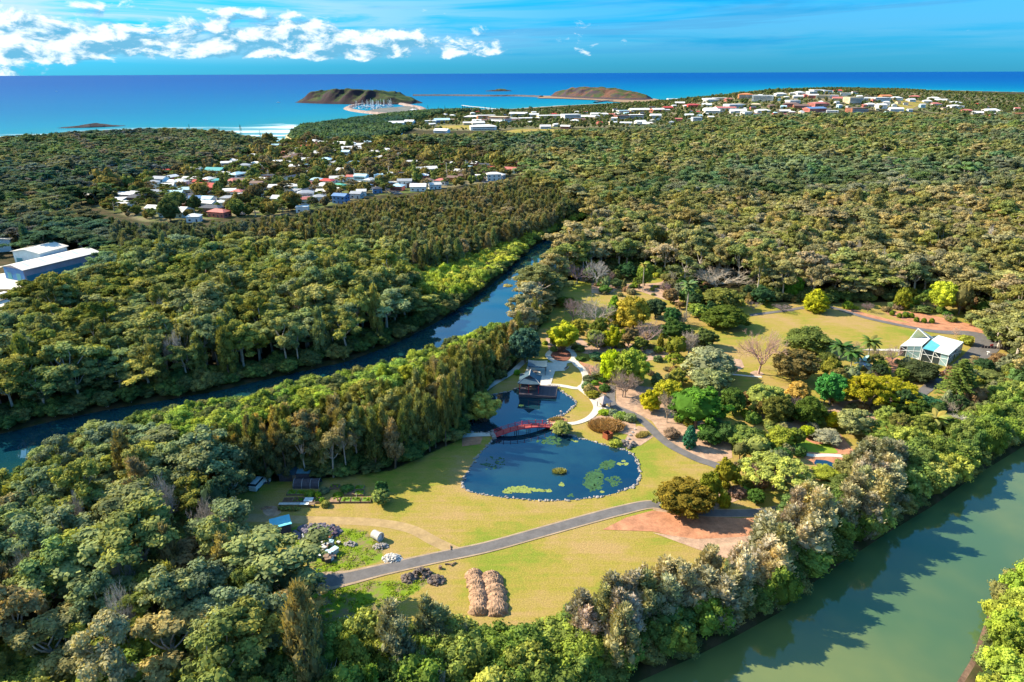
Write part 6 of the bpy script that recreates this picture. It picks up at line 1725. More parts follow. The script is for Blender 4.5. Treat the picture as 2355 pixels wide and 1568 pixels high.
# --- lilies and weed
def flat_patch(name, poly, n, rmin, rmax, m, z, label, seed, mode='stuff'):
    g = np.random.default_rng(seed); W = fp('A', poly); lo, hi = W.min(0), W.max(0); a = Acc(); k = 0; t = np.arange(7) / 7 * 6.283; it = 0
    while k < n and it < n * 40:
        it += 1; q = g.uniform(lo, hi); d = sdf(q[:1], q[1:], W)[0]
        if d < 0 and g.random() < min(1, -d / 1.2 + .15):
            k += 1; r = g.uniform(rmin, rmax); zz = z + .0004 * (k % 37); a.add(np.c_[q[0] + r * np.cos(t + q[0]) * g.uniform(.8, 1.2), q[1] + r * np.sin(t + q[0]), np.full(7, zz)], [[0, 1, 2, 3, 4, 5, 6]], 0, g.uniform(0, 1))
    return tag(a.obj(name, m), label, None if mode == 'stuff' else 'lily raft', kind=mode if mode == 'stuff' else None)
flat_patch('water_lilies', [(500, 1470), (560, 1430), (680, 1420), (760, 1440), (910, 1450), (915, 1475), (800, 1465), (720, 1480), (600, 1475), (540, 1485)], 330, .22, .42, M_PAD, .036, 'long drift of pale water lily leaves near the front bank', 1)
for i, (x, y, w, h) in enumerate([(995, 1412, 32, 20), (1080, 1045, 18, 8), (1110, 1057, 22, 8), (1468, 1242, 26, 12), (1520, 1240, 22, 14), (1502, 1220, 20, 7), (1190, 735, 0, 0), (1322, 1470, 14, 7), (660, 765, 24, 10), (1210, 640, 0, 0)]):
    if w: flat_patch('lily_raft', [(x - w, y), (x, y - h), (x + w, y), (x, y + h)], 26, .18, .36, M_PAD, .036, ('round lily raft near the front bank', 'left lily raft by the far bank', 'right lily raft by the far bank', 'left lily raft by the right bank', 'right lily raft by the right bank', 'rear lily raft by the right bank', '', 'tiny lily raft in the weed bed', 'lily raft in the shade of the deck')[i], 20 + i, 'thing')
for i, (poly, n) in enumerate([([(1160, 1400), (1200, 1310), (1300, 1280), (1340, 1340), (1330, 1440), (1230, 1470)], 520), ([(1290, 1250), (1340, 1205), (1430, 1210), (1440, 1260), (1380, 1290), (1300, 1280)], 170), ([(1340, 1360), (1450, 1330), (1500, 1400), (1400, 1430)], 90), ([(760, 1060), (900, 1010), (1000, 1030), (980, 1085), (860, 1080)], 130), ([(310, 1240), (420, 1180), (560, 1200), (500, 1280), (380, 1300)], 60), ([(1010, 1505), (1080, 1485), (1090, 1510)], 14)]):
    flat_patch('pond_weed', poly, n, .15, .40, M_ALG, .026, 'patch of submerged green pond weed', 40 + i)

# --- glasshouse
def FW_(x, y, z): return G(*toD('F', x, y), z)
gc = FW_(800, 640, 3); gh = empty('glasshouse', (gc[0], gc[1], 0), 0, 'white framed glasshouse with faceted pale roofs and a pointed spire', 'glasshouse')
M_GW = mat('pale_blue_glazing', lambda t: t.n('ShaderNodeBsdfPrincipled', i={'Base Color': (.26, .40, .43, 1), 'Roughness': .12, 'Specular IOR Level': .8}).outputs[0])
M_GR = simple('pale_glazed_roof', (.70, .78, .76), .35, .06, .4); M_GB = simple('blue_glazed_roof', (.12, .42, .55), .2, .08, .4)
quadroof('roof', [FW_(330, 552, 4), FW_(490, 437, 4.6), FW_(812, 440, 5.4), FW_(682, 556, 5.2)], 0, .25, M_GR, gh, gc)
quadroof('roof', [FW_(842, 455, 5.6), FW_(955, 380, 4.8), FW_(1368, 490, 4.8), FW_(1130, 702, 4.8), FW_(885, 640, 4.8), FW_(992, 545, 5.4)], 0, .25, M_GR, gh, gc)
quadroof('roof', [FW_(700, 592, 5.0), FW_(842, 455, 5.57), FW_(992, 545, 5.37), FW_(885, 640, 4.77)], 0, .2, M_GB, gh, gc)
walls = [FW_(335, 556, 3.9), FW_(685, 560, 5.1), FW_(702, 595, 4.9), FW_(885, 642, 4.6), FW_(1128, 700, 4.6), FW_(1362, 492, 4.6), FW_(955, 384, 4.6), FW_(495, 440, 4.4)]
for i in range(len(walls)):
    p, q = walls[i] - [gc[0], gc[1], 0], walls[(i + 1) % len(walls)] - [gc[0], gc[1], 0]; Lw = np.linalg.norm((q - p)[:2]); n = max(1, int(round(Lw / 2.6)))
    for k in range(n):
        s0, s1 = p + (q - p) * k / n, p + (q - p) * (k + 1) / n
        Acc().add([(s0[0], s0[1], 0), (s1[0], s1[1], 0), (s1[0], s1[1], s1[2]), (s0[0], s0[1], s0[2])], [(0, 1, 2, 3)]).obj('glass_panel', M_GW if (k % 3 or i > 4) else M_GLASS, gh)
        Acc().tube([(s0[0], s0[1], 0), tuple(s0)], .14 if k == 0 else .07, 4).obj('mullion', M_WHITE, gh)
    if i in (0, 2, 3, 4):
        Acc().tube([(p[0], p[1], p[2] * .95), (q[0], q[1], .3)], .11, 4).obj('brace', M_WHITE, gh)
        Acc().tube([(p[0], p[1], p[2] * .55), (q[0], q[1], q[2] * .6)], .09, 4).obj('brace', M_WHITE, gh)
ap, bl, b2 = FW_(622, 270, 8.3) - [gc[0], gc[1], 0], FW_(490, 437, 4.6) - [gc[0], gc[1], 0], FW_(872, 430, 4.8) - [gc[0], gc[1], 0]
bm2 = FW_(815, 442, 5.4) - [gc[0], gc[1], 0]
for p, q in ((bl, ap), (ap, b2), (ap, bm2), (bl, b2), (bl, bm2)): Acc().tube([p, q], .17, 4).obj('spire_beam', M_WHITE, gh)
for k in range(1, 10):
    t = k / 10; Acc().tube([ap + (bl - ap) * t, ap + (b2 - ap) * t], .08, 4).obj('louvre', M_WHITE, gh)
for k in range(1, 4): t = k / 4; Acc().tube([bl + (b2 - bl) * t, ap + (b2 - ap) * t if t > .4 else ap + (bl - ap) * (1 - t)], .09, 4).obj('strut', M_WHITE, gh)
q = FW_(1760, 700, 0); r = empty('birdbath', (q[0], q[1], 0), 0, 'white stone birdbath on the small lawn past the glasshouse', 'birdbath'); Acc().tube([(0, 0, 0), (0, 0, 1.0)], .18, 8).obj('pedestal', M_WHITE, r); Acc().tube([(0, 0, 1.0), (0, 0, 1.2)], [.3, .6], 10).obj('bowl', M_WHITE, r)
q = FW_(1960, 610, 0); r = empty('entrance_fence', (q[0], q[1], 0), -.2, 'dark entrance fence at the end of the drive', 'fence')
for k in range(12): Acc().box((k * 1.1 - 6, 0, .55), (.9, .1, 1.1)).obj('fence_panel', M_TIMBER, r)
for i, (x, y) in enumerate(((1815, 590), (1005, 1040))):
    q = FW_(x, y, 0); r = empty('sign_board', (q[0], q[1], 0), .3, ('red sign board at the fence by the drive', 'red sign board beside the shaded road below the glasshouse')[i], 'sign'); Acc().box((0, 0, 1.0), (1.5, .1, 1.2)).obj('board', M_RED, r)
    for s in (-1, 1): Acc().box((s * .6, .05, .5), (.1, .1, 1.0)).obj('post', M_TIMBER, r)

# --- vegetable plots
def CF(x, y, z=0.0): return G(*toD('C', x, y), z)
BD = [(578, 418, 'bare soil raised bed at the left end of the front row', M_SOIL, 0), (672, 415, 'half planted raised bed second in the front row', M_SOIL, 1), (770, 415, 'raised bed covered with white cloth in the front row', M_WHITE, 0), (868, 418, 'brown raised bed with one small bush in the front row', M_SOIL, 2), (1012, 418, 'raised bed of straw and seedlings in the front row', M_STRAW, 1),
      (1114, 414, 'green planted raised bed, fourth from the right in front', M_GRN, 0), (1210, 414, 'green planted raised bed with a stake in front', M_GRN, 0), (1305, 414, 'green planted raised bed at the right end of the front row', M_GRN, 0), (615, 345, 'low green raised bed at the left of the back row', M_GRN, 1), (700, 345, 'small leafy raised bed in the back row', M_GRN, 2), (1010, 290, 'shaded timber raised bed in the back row', M_SOIL, 2),
      (1240, 300, 'shaded green raised bed at the right of the back row', M_GRN, 1), (1150, 345, 'shaded raised bed below the green one', M_SOIL, 1), (1240, 350, 'shaded raised bed at the back right corner', M_GRN, 1)]
for i, (x, y, lb, m, pl) in enumerate(BD):
    q = CF(x, y + 20); r = empty('raised_bed', (q[0], q[1] + 1.0, 0), 0, lb, 'raised bed', 'raised vegetable beds')
    for s in (-1, 1): Acc().box((0, s * .95, .22), (2.4, .1, .5)).obj('plank', M_WOOD, r); Acc().box((s * 1.15, 0, .22), (.1, 1.8, .5)).obj('plank', M_WOOD, r)
    Acc().box((0, 0, .2), (2.2, 1.8, .5)).obj('soil', m, r)
    if m is M_GRN or pl:
        a = Acc(); gg = np.random.default_rng(i)
        for k in range(16 if m is M_GRN else 5 * pl): puff(a, (gg.uniform(-.95, .95), gg.uniform(-.75, .75), .5), (.22, .22, .2), 10, .12, gg)
        o = a.obj('crops', M_LEAF, r); o['fcol'] = [.14, .20, .02]
    if 'stake' in lb: Acc().tube([(0, .5, .3), (0, .5, 2.0)], .04, 4).obj('stake', M_WHITE, r)
for i, (x, y, s, h, c, lb) in enumerate([(790, 350, 1.5, 1.7, (.14, .19, .03), 'leafy bush between the vegetable beds, left one'), (868, 360, .9, 1.5, (.16, .22, .02), 'small upright bush between the vegetable beds'), (1048, 360, 1.2, 1.2, (.12, .18, .02), 'round bush between the vegetable beds, right one'), (905, 410, .8, 1.3, (.10, .18, .02), 'dark small bush in the front bed row'), (935, 445, 1.2, 1.5, (.17, .18, .05), 'bushy climber at the end of the trellis'), (710, 400, .6, 1.0, (.09, .16, .02), 'tiny bush in the second bed'), (1135, 300, 1.8, 1.6, (.08, .15, .04), 'shaded bush behind the vegetable beds'), (920, 320, 1.5, 1.4, (.10, .12, .07), 'grey shaded bush behind the vegetable beds')]):
    q = CF(x, y + 15); cm, tm, H0, R0 = P2('shrub', i % 3); r = empty('garden_bush', (q[0], q[1], 0), i, lb, 'bush'); o = bpy.data.objects.new('foliage', cm); o.scale = (s / R0, s / R0, h / H0); o['fcol'] = list(c); link(o, r)
q = CF(600, 500); r = empty('trellis_hedge', (q[0] + 0, q[1], 0), 0, 'long low hedge row in front of the raised beds', 'hedge'); a = Acc(); gg = np.random.default_rng(4)
for k in range(34): puff(a, (gg.uniform(-2.6, 2.6), gg.uniform(-.4, .4), .5), (.35, .35, .45), 26, .13, gg)
o = a.obj('foliage', M_LEAF, r); o['fcol'] = [.16, .17, .05]
for i, (x, w, c) in enumerate(((600, 5.2, M_CONCP), (735, 2.4, M_WHITE), (810, 1.4, M_WOOD))):
    q = CF(x, 470); r = empty('potting_bench', (q[0], q[1] + .3, 0), 0, ('long grey potting bench behind the hedge row', 'white topped potting bench beside the grey one', 'small timber potting bench at the row end')[i], 'bench', 'potting benches')
    Acc().box((0, 0, .8), (w, .9, .08)).obj('tabletop', c, r)
    for s in (-1, 1): Acc().box((s * (w / 2 - .15), 0, .4), (.1, .7, .8)).obj('leg', M_WOOD, r)
# garden shed in the shade
q = CF(650, 235); r = empty('garden_shed', (q[0], q[1] + 1.5, 0), 0, 'low garden shed with blue roof sheets in the shade of the casuarinas', 'shed')
Acc().box((0, 0, 1.1), (8, 3, 2.2)).obj('walls', M_TIMBER, r); Acc().box((-2, 0, 2.35), (4.4, 3.6, .12), rx=.1).obj('roof', M_ROOFB, r); Acc().box((2.4, 0, 2.6), (3.6, 3.0, .12), rx=.1).obj('roof', simple('faded_blue_sheet', (.08, .22, .30), .6, .2, 1.0), r); Acc().box((0, -1.55, 1), (1, .08, 2)).obj('door', M_WOOD, r)
q = CF(760, 290); r = empty('shade_tunnel', (q[0], q[1] + 1, 0), 0, 'dark shade cloth tunnel in front of the garden shed', 'shade tunnel'); a = Acc(); th = np.linspace(0, math.pi, 9)
for i in range(8): a.add([(-3.4, 1.6 * math.cos(th[i]), 1.9 * math.sin(th[i])), (3.4, 1.6 * math.cos(th[i]), 1.9 * math.sin(th[i])), (3.4, 1.6 * math.cos(th[i + 1]), 1.9 * math.sin(th[i + 1])), (-3.4, 1.6 * math.cos(th[i + 1]), 1.9 * math.sin(th[i + 1]))], [(0, 1, 2, 3)])
a.obj('cover', M_TIMBER, r)
for k in range(4): Acc().tube([(k * 2.2 - 3.3, 1.65 * math.cos(t), 1.95 * math.sin(t)) for t in th], .05, 4).obj('hoop', M_CONCP, r)


def car(P, yaw, body, label, van=False, z0=0.0, group='parked vehicles'):
    r = empty('parked_van' if van else 'parked_car', (P[0], P[1], z0), yaw, label, 'van' if van else 'car', group); mb = PM(body, 'wall')
    if van: Acc().box((0, 0, 1.05), (4.9, 1.9, 1.3)).obj('body', mb, r); Acc().box((-.2, 0, 1.95), (4.0, 1.7, .55), taper=.88).obj('window_band', M_GLASS, r); Acc().box((-.2, 0, 2.27), (3.5, 1.5, .08)).obj('roof', mb, r)
    else: Acc().box((0, 0, .72), (4.4, 1.8, .62), taper=.95).obj('body', mb, r); Acc().box((-.2, 0, 1.25), (2.5, 1.6, .48), taper=.74).obj('window_band', M_GLASS, r); Acc().box((-.2, 0, 1.51), (1.75, 1.15, .05)).obj('roof', mb, r)
    wm = Acc().tube([(0, -.12, 0), (0, .12, 0)], .34, 10).mesh('wheel', PM('dark', 'wall'))
    for x in (-1.4, 1.4):
        for s in (-1, 1): o = bpy.data.objects.new('wheel', wm); o.location = (x, s * .85, .34); link(o, r)
    return r
car(CF(215, 300), 1.2, 'pale', 'silver grey car parked in the shade at the left of the plots'); car(CF(312, 288), 1.4, 'white', 'white utility van parked beside the silver grey car', True)
q = CF(385, 240); r = empty('trailer', (q[0], q[1], 0), .3, 'small white trailer behind the parked vehicles', 'trailer'); Acc().box((0, 0, .8), (2.6, 1.5, .8), taper=.8).obj('body', PM('white', 'wall'), r)
for s in (-1, 1): Acc().tube([(0, s * .7, .3), (0, s * .9, .3)], .3, 8).obj('wheel', PM('dark', 'wall'), r)
q = G(*toD('G', 1300, 500)); car(q, .9, 'blue', 'blue car in the deep shade left of the lawn')
# concrete pipe
p0, p1 = CF(1378, 712, 1.2), CF(1436, 740, 1.2); yaw = math.atan2(p1[1] - p0[1], p1[0] - p0[0]); c = (p0 + p1) / 2; r = empty('concrete_pipe', (c[0], c[1], 1.02), yaw, 'large pale concrete pipe lying on its side on the lawn', 'pipe'); a = Acc(); n = 24; th = np.arange(n) / n * 6.2832; R1, R2, Lp = 1.0, .84, 1.15
def ring(x, rr): return np.c_[np.full(n, x), rr * np.cos(th), rr * np.sin(th)]
v = np.vstack([ring(-Lp, R1), ring(Lp, R1), ring(Lp, R2), ring(-Lp, R2)]); f = []
for k in range(n):
    k2 = (k + 1) % n
    for s in range(4): s2 = (s + 1) % 4; f.append((s * n + k, s2 * n + k, s2 * n + k2, s * n + k2))
a.add(v, f).obj('barrel', M_CONCP, r); Acc().add(np.vstack([ring(Lp - .35, R1 + .14), ring(Lp + .05, R1 + .14), ring(Lp + .05, R2), ring(Lp - .35, R2)]), f).obj('collar', M_CONCP, r)
Acc().add(np.vstack([ring(Lp - .25, R2 - .01), [[Lp - .25, 0, 0]]]), [(k, (k + 1) % n, n) for k in range(n)]).obj('end_cover', PM('white', 'wall'), r)
# turquoise roofed shelter and timber frame
q = CF(520, 720); r = empty('shelter', (q[0], q[1] + 1, 0), .45, 'small shelter with a bright turquoise sheet roof among the trees', 'shelter')
Acc().box((0, .9, 2.5), (4.6, 2.2, .1), rx=.35).obj('roof', M_TURQ, r); Acc().box((0, -1.1, 2.5), (4.6, 2.2, .1), rx=-.35).obj('roof', M_TURQ, r); Acc().box((0, 0, 1.1), (4, 3.2, 2.2)).obj('walls', M_TIMBER, r)
q = CF(470, 790); r = empty('water_tank', (q[0], q[1], 0), 0, 'turquoise water tank below the shelter', 'tank'); Acc().tube([(0, 0, 0), (0, 0, 1.6)], 1.0, 14).obj('tank_body', M_TURQ, r)
q = CF(785, 790); r = empty('timber_frame', (q[0], q[1], 0), .5, 'small open white timber frame hut by the junk heap', 'hut')
for x in (-1.2, 1.2):
    for y in (-1.0, 1.0): Acc().box((x, y, .9), (.14, .14, 1.8)).obj('post', M_WHITE, r)
    Acc().tube([(x, -1.1, 1.8), (x, 0, 2.7), (x, 1.1, 1.8)], .1, 4).obj('rafter', M_WHITE, r)
for s in (-1, 1): Acc().box((0, s * 1.05, 1.8), (2.5, .12, .12)).obj('beam', M_WHITE, r)
Acc().box((0, .55, 2.2), (2.4, 1.3, .06), rx=-.68).obj('roof', M_TIMBER, r)
# heaps and junk
def heap(P, rx, ry, h, n, m, label, seed, s0=.3, name='rubble_heap', cat='heap', group=None):
    g = np.random.default_rng(seed); a = Acc()
    for i in range(n):
        t = g.uniform(0, 6.28); rr = math.sqrt(g.uniform(0, 1)); x, y = rr * rx * math.cos(t), rr * ry * math.sin(t); rock(a, (x, y, h * (1 - rr ** 2) * g.uniform(.3, 1)), s0 * g.uniform(.6, 1.4), g)
    o = a.obj(name, m); o.location = (P[0], P[1], 0); return tag(o, label, cat, group)
heap(CF(1165, 815), 1.5, .9, .7, 50, M_STONE, 'small heap of grey rubble in the weeds', 1, .28)
heap(CF(1440, 835), 1.7, 1.1, .8, 60, M_STONE, 'rubble heap nearest the concrete pipe', 2, .3)
heap(CF(1545, 945), 2.2, 1.4, .9, 110, M_CONCP, 'pale broken concrete heap beside the road', 3, .32)
heap(CF(860, 700), 5.5, 3.2, 1.0, 170, simple('purple_scrub', (.15, .13, .17), .9, .4, 1.0), 'wide purplish heap of cut brush behind the timber hut', 4, .5)
heap(CF(1000, 710), 1.8, 2.2, 1.0, 60, simple('dark_debris', (.10, .07, .10), .9, .5, 1.0), 'dark reddish debris at the right of the brush heap', 5, .4)
heap(CF(350, 480), 0, 0, 0, 0, M_STRAW, '', 6) if False else None
q = CF(395, 480); heap(q, 1.6, .8, .3, 60, M_STRAW, 'little pile of pale wood offcuts on the lawn', 7, .16)
gg = np.random.default_rng(9)
JC = [('dark', M_TIMBER), ('brown', M_WOOD), ('grey', M_CONCP), ('pale blue', PM('sky', 'wall')), ('rusty', M_CORTEN), ('white', M_WHITE)]
for i, (x, y, w, ci) in enumerate([(880, 800, 1.4, 0), (905, 825, 1.5, 1), (870, 845, 1.5, 4), (905, 875, 1.8, 1), (930, 850, 1.3, 0), (900, 915, 1.3, 4), (935, 945, 1.5, 0), (965, 905, 1.5, 2), (1015, 885, 1.7, 2), (990, 940, 1.1, 5), (960, 815, 1.0, 1), (985, 805, 1.2, 2), (1055, 800, .8, 1), (820, 815, 1.0, 3), (790, 820, 1.4, 3), (930, 745, 1.0, 3), (985, 755, 1.0, 3), (850, 820, 1.2, 4), (960, 965, 1.3, 0), (1010, 930, 1.0, 0)]):
    q = CF(x, y + 10); r = empty('storage_crate', (q[0], q[1], 0), gg.uniform(0, 3), JC[ci][0] + ' crate in the jumbled dump beside the weeds', 'crate', 'crates and drums dumped beside the weeds'); h = w * gg.uniform(.5, .8)
    Acc().box((0, 0, h / 2), (w, w * .75, h)).obj('crate_body', JC[ci][1], r); Acc().box((0, 0, h + .04), (w * 1.06, w * .8, .08)).obj('lid', JC[(ci + 1) % 6][1], r)
for x, y, rx, h, lb in ((1705, 1130, 1.7, 1.2, 'left dark heap of pruned branches by the road'), (1820, 1095, 2.2, 1.7, 'tallest dark heap of pruned branches by the road'), (1950, 1145, 2.0, 1.1, 'right dark heap of pruned branches by the road')):
    heap(CF(x, y), rx, rx * .8, h, 90, simple('brush_pile', (.15, .115, .10), .95, .4, 1.2), lb, int(x), .35, 'branch_heap')
q = CF(1990, 1035); o = Acc().tube([(0, 0, 0), (0, 0, .7)], [.45, .35], 9).obj('tree_stump', M_WOOD); o.location = (q[0], q[1], 0); tag(o, 'short pale tree stump on the lower lawn', 'stump')
for i, (x, y) in enumerate(((2060, 1000), (2110, 1000), (2085, 850))):
    q = CF(x, y); o = Acc().tube([(-.7, 0, .2), (0, .1, .25), (.8, -.1, .2)], .16, 6).obj('log', M_WOOD); o.location = (q[0], q[1], 0); o.rotation_euler.z = i * .9; tag(o, ('cut log near the tree stump, left one', 'cut log near the tree stump, right one', 'cut branch above the road')[i], 'log')
# woodchip windrows
for i, (pts, w, lb) in enumerate(((((818, 490), (835, 560), (850, 640), (848, 730)), 3.9, 'left long heap of pale wood chips on the lower lawn'), (((905, 500), (925, 560), (945, 640), (940, 735)), 4.6, 'right long heap of pale wood chips on the lower lawn'))):
    W = spline(fp('H', pts), 16); n = len(W); g = np.random.default_rng(60 + i); a = Acc(); m_ = 22; c0 = W[0].copy(); rowsv = []
    for k in range(n):
        d = W[min(k + 1, n - 1)] - W[max(k - 1, 0)]; d /= np.linalg.norm(d); nn = np.array([-d[1], d[0]]); e = min(1, k / 4, (n - 1 - k) / 4) ** .5; lump = 1 + .07 * math.sin(k * 1.2 + i) + .07 * math.sin(k * .47 + 2 * i) + g.normal(0, .035)
        for j in range(m_):
            t = j / (m_ - 1) * 2 - 1; p = W[k] + nn * t * w / 2 * (.4 + .6 * e) * lump - c0; rowsv.append((p[0] + g.normal(0, .05), p[1] + g.normal(0, .05), 1.4 * e * lump * (1 - t * t) ** .8 + g.normal(0, .07) * (abs(t) < .95)))
    idx = np.arange(n * m_).reshape(n, m_); f = np.stack([idx[:-1, :-1], idx[1:, :-1], idx[1:, 1:], idx[:-1, 1:]], -1).reshape(-1, 4); o = a.add(rowsv, f).obj('woodchip_heap', M_STRAW); o.location = (c0[0], c0[1], 0); tag(o, lb, 'wood chip heap', 'long wood chip heaps')
# weeds on the rough ground, and harbour buildings
g = np.random.default_rng(44)
for nm, W_, n, lb in (('weeds', ROUGHP[0], 420, 'tangle of bright green weeds around the junk heaps'), ('weeds', ROUGHP[1], 420, 'tangle of bright green weeds below the road')):
    a = Acc(); lo, hi = W_.min(0), W_.max(0); k = 0
    while k < n:
        q = g.uniform(lo, hi)
        if sdf(q[:1], q[1:], W_)[0] > -.3 or math.sin(q[0] * .5) * math.sin(q[1] * .6) > .45: k += 0 if g.random() < .9 else 1; continue
        k += 1; w_ = g.uniform(.3, .8); puff(a, (q[0], q[1], .05), (w_, w_, w_ * g.uniform(.3, .7)), 16, .13, g, core=0)
    o = a.obj(nm, M_LEAF); o['fcol'] = [.16, .22, .02]; tag(o, lb, kind='stuff')
# power pole with wires
q = G(*toD('G', 2266, 1312)); zt = 11.0; top = G(*toD('G', 2252, 1145), 0); v = ray(*toD('G', 2252, 1143)); hh = CAM_H + v[2] * (math.hypot(q[0], q[1]) / math.hypot(v[0], v[1]))
pp = empty('power_pole', (q[0], q[1], 0), 0, 'timber power pole with a crossarm in the clearing at the bottom', 'power pole'); Acc().tube([(0, 0, -.5), (0, 0, hh)], [.2, .14], 8).obj('pole', M_CONCP, pp); ya = .1
Acc().box((0, 0, hh - .4), (2.9, .14, .16), rz=ya).obj('crossarm', M_CONCP, pp)
for k in range(4): Acc().tube([((k - 1.5) * .85, (k - 1.5) * .085, hh - .3), ((k - 1.5) * .85, (k - 1.5) * .085, hh - .02)], .06, 6).obj('insulator', M_WHITE, pp)
e0, e1 = np.array([q[0], q[1], hh]), G(*toD('G', 1900, 1900), hh + 3) if False else None
tgt = np.array(G(*toD('G', 2095, 1568), 9.0)); dirv = tgt - np.array([q[0], q[1], hh]); dirv[2] = 0; dirv /= np.linalg.norm(dirv)
for k in range(5):
    o_ = np.array([(k - 2) * .68, (k - 2) * .068, hh - .05 - (0 if k < 4 else 1.2)]); pts = [o_ + dirv * 60 * t + np.array([0, 0, -2.2 * math.sin(math.pi * t)]) for t in np.linspace(0, 1, 14)]
    Acc().tube(pts, .035, 3).obj('wire', M_WHITE, pp)
for i, (fr, x, yb, yt, lb) in enumerate([('M', 390, 335, 200, 'street power pole by the pale two storey house'), ('M', 1160, 335, 155, 'tall street power pole beside the red roofed house'), ('M', 1420, 260, 120, 'tall pole beside the main road'), ('M', 1455, 255, 195, 'short pole beside the main road'), ('M', 875, 305, 240, 'pole behind the brown roofed house'), ('M', 2025, 190, 90, 'lamp pole by the small red roofed building'),
                                         ('L', 2300, 320, 190, 'power pole above the middle of the suburb'), ('L', 1080, 240, 180, 'pole behind the grey gable roofed house'), ('L', 1380, 300, 200, 'pole by the dark flat roofed house'), ('O', 920, 545, 430, 'pole left of the red roofed houses'), ('L', 130, 240, 170, 'pole among the trees at the suburb edge')]):
    q = G(*toD(fr, x, yb)); v = ray(*toD(fr, x, yt)); h = CAM_H + v[2] * (math.hypot(q[0], q[1]) / math.hypot(v[0], v[1])); r = empty('street_pole', (q[0], q[1], 1), 0, lb, 'pole', 'poles along the suburban streets'); Acc().tube([(0, 0, 0), (0, 0, h)], .22, 5).obj('pole', M_CONCP, r); Acc().box((0, 0, h - .6), (2.4, .15, .18)).obj('crossarm', M_CONCP, r)
for i, (fr, x, y, c, yw, lb) in enumerate([('M', 1692, 372, 'white', .9, 'white car on the short street by the white houses'), ('M', 1830, 352, 'grey', .6, 'grey car beside the white houses'), ('M', 315, 362, 'white', .3, 'white car before the pale garage'), ('L', 880, 252, 'white', .1, 'white car on the suburban street'), ('L', 745, 248, 'white', .2, 'second white car on the suburban street'), ('L', 1625, 312, 'blue', .1, 'blue car on the suburban street'),
                                            ('L', 655, 350, 'white', .5, 'white car on the small side street'), ('L', 1090, 395, 'white', .8, 'white van in the joining street'), ('L', 1920, 340, 'grey', .1, 'grey car by the cream roofed house'), ('M', 250, 385, 'dark', 1.2, 'dark car in the cul-de-sac'), ('M', 1640, 385, 'red', 1.0, 'red car on the short street')]):
    car(G(*toD(fr, x, y)), yw, c, lb, 'van' in lb, 1.35, 'cars in the suburban streets')

# ================================================================ coast: islands, breakwaters, boats
def rocky(name, base, prof, depth, cols, label, seed, kind='structure', steep=.35):
    """headland: base = two D points on the waterline, prof = [(t, D y of skyline)]"""
    A, B = G(*base[0], -.9), G(*base[1], -.9); d = B[:2] - A[:2]; L = np.linalg.norm(d); ex = d / L; ey = np.array([-ex[1], ex[0]])
    if ey[1] < 0: ey = -ey
    from mathutils import noise as mn
    nu, nv = 200, 64; g = np.random.default_rng(seed); ph = g.uniform(0, 6, 8); V = []
    ts = [p[0] for p in prof]; hs = []
    for t, ysk in prof:
        pm = A[:2] + d * t + ey * depth * .45; xd = base[0][0] + (base[1][0] - base[0][0]) * t; v = ray(xd, ysk); hs.append(max(0, CAM_H + v[2] * (math.hypot(*pm) / math.hypot(v[0], v[1])) + .9))
    for i in range(nu):
        t = i / (nu - 1); H = np.interp(t, ts, hs); wid = depth * (.25 + .75 * math.sin(math.pi * min(1, max(0, t))) ** .6)
        for j in range(nv):
            s = j / (nv - 1); gul = .5 + .5 * math.sin(t * 37 + ph[0] + 1.2 * math.sin(t * 11 + ph[1])); rise = min(1, (s / (.16 + .20 * gul * steep * 2)) ** .75) if s > 0 else 0; fall = min(1, (1 - s) / .3) ** .8 if s < 1 else 0
            k = rise * fall * (.92 + .08 * math.sin(s * 6 + ph[2])); n1 = .55 * mn.fractal((t * L / 55 + seed * 9, s * depth / 55, seed), .9, 2.1, 5)
            z = H * k * (1 + n1 * (1 - .72 * k)) - 1.3 + (.6 if k > 0 else 0); p = A[:2] + d * t + ey * (wid * s + (depth - wid) * .3) + ex * 4 * math.sin(s * 9 + t * 30); V.append((p[0], p[1], z))
    idx = np.arange(nu * nv).reshape(nu, nv); f = np.stack([idx[:-1, :-1], idx[1:, :-1], idx[1:, 1:], idx[:-1, 1:]], -1).reshape(-1, 4)
    def fn(t):
        p = pos(t); nz = t.n('ShaderNodeSeparateXYZ', i={0: t.n('ShaderNodeNewGeometry').outputs['Normal']}).outputs[2]; n = t.noise(p, .02, 6.0, .65); n2 = t.noise(p, .09, 5.0, .7)
        grass = t.mix(t.mr(n, .42, .58), cols[0], cols[1]); rk = t.mix(n2, cols[2], cols[3]); z = t.n('ShaderNodeSeparateXYZ', i={0: p}).outputs[2]
        m = t.m('MULTIPLY', t.mr(t.m('ADD', nz, t.m('MULTIPLY', n2, .5)), .98, 1.22), t.mr(z, 3.0, 9.0)); c = t.mix(m, rk, grass)
        return t.n('ShaderNodeBsdfPrincipled', i={'Base Color': c, 'Roughness': .95, 'Specular IOR Level': .1, 'Normal': bump(t, n2, .8, 2.0)}).outputs[0]
    o = Acc().add(V, f).obj(name, mat(name + '_surface', fn), smooth=True); return tag(o, label, kind=kind)
GR = [(.028, .06, .02), (.07, .085, .03), (.065, .04, .042), (.02, .018, .026)]
rocky('island', [(645, 237), (905, 242)], [(0, 236), (.06, 227), (.13, 214), (.22, 208), (.4, 205.5), (.6, 206), (.72, 209), (.85, 220), (.95, 230), (1, 239)], 330, GR, 'long grassy headland island beyond the harbour', 1)
rocky('island', [(1238, 222), (1440, 232)], [(0, 220), (.06, 211), (.14, 206), (.25, 203), (.33, 200), (.42, 203), (.55, 204), (.7, 210), (.85, 215), (1, 230)], 260, [(.05, .075, .025), (.15, .07, .045), (.085, .06, .07), (.035, .03, .045)], 'rocky headland with cliffs and reddish slopes', 2)
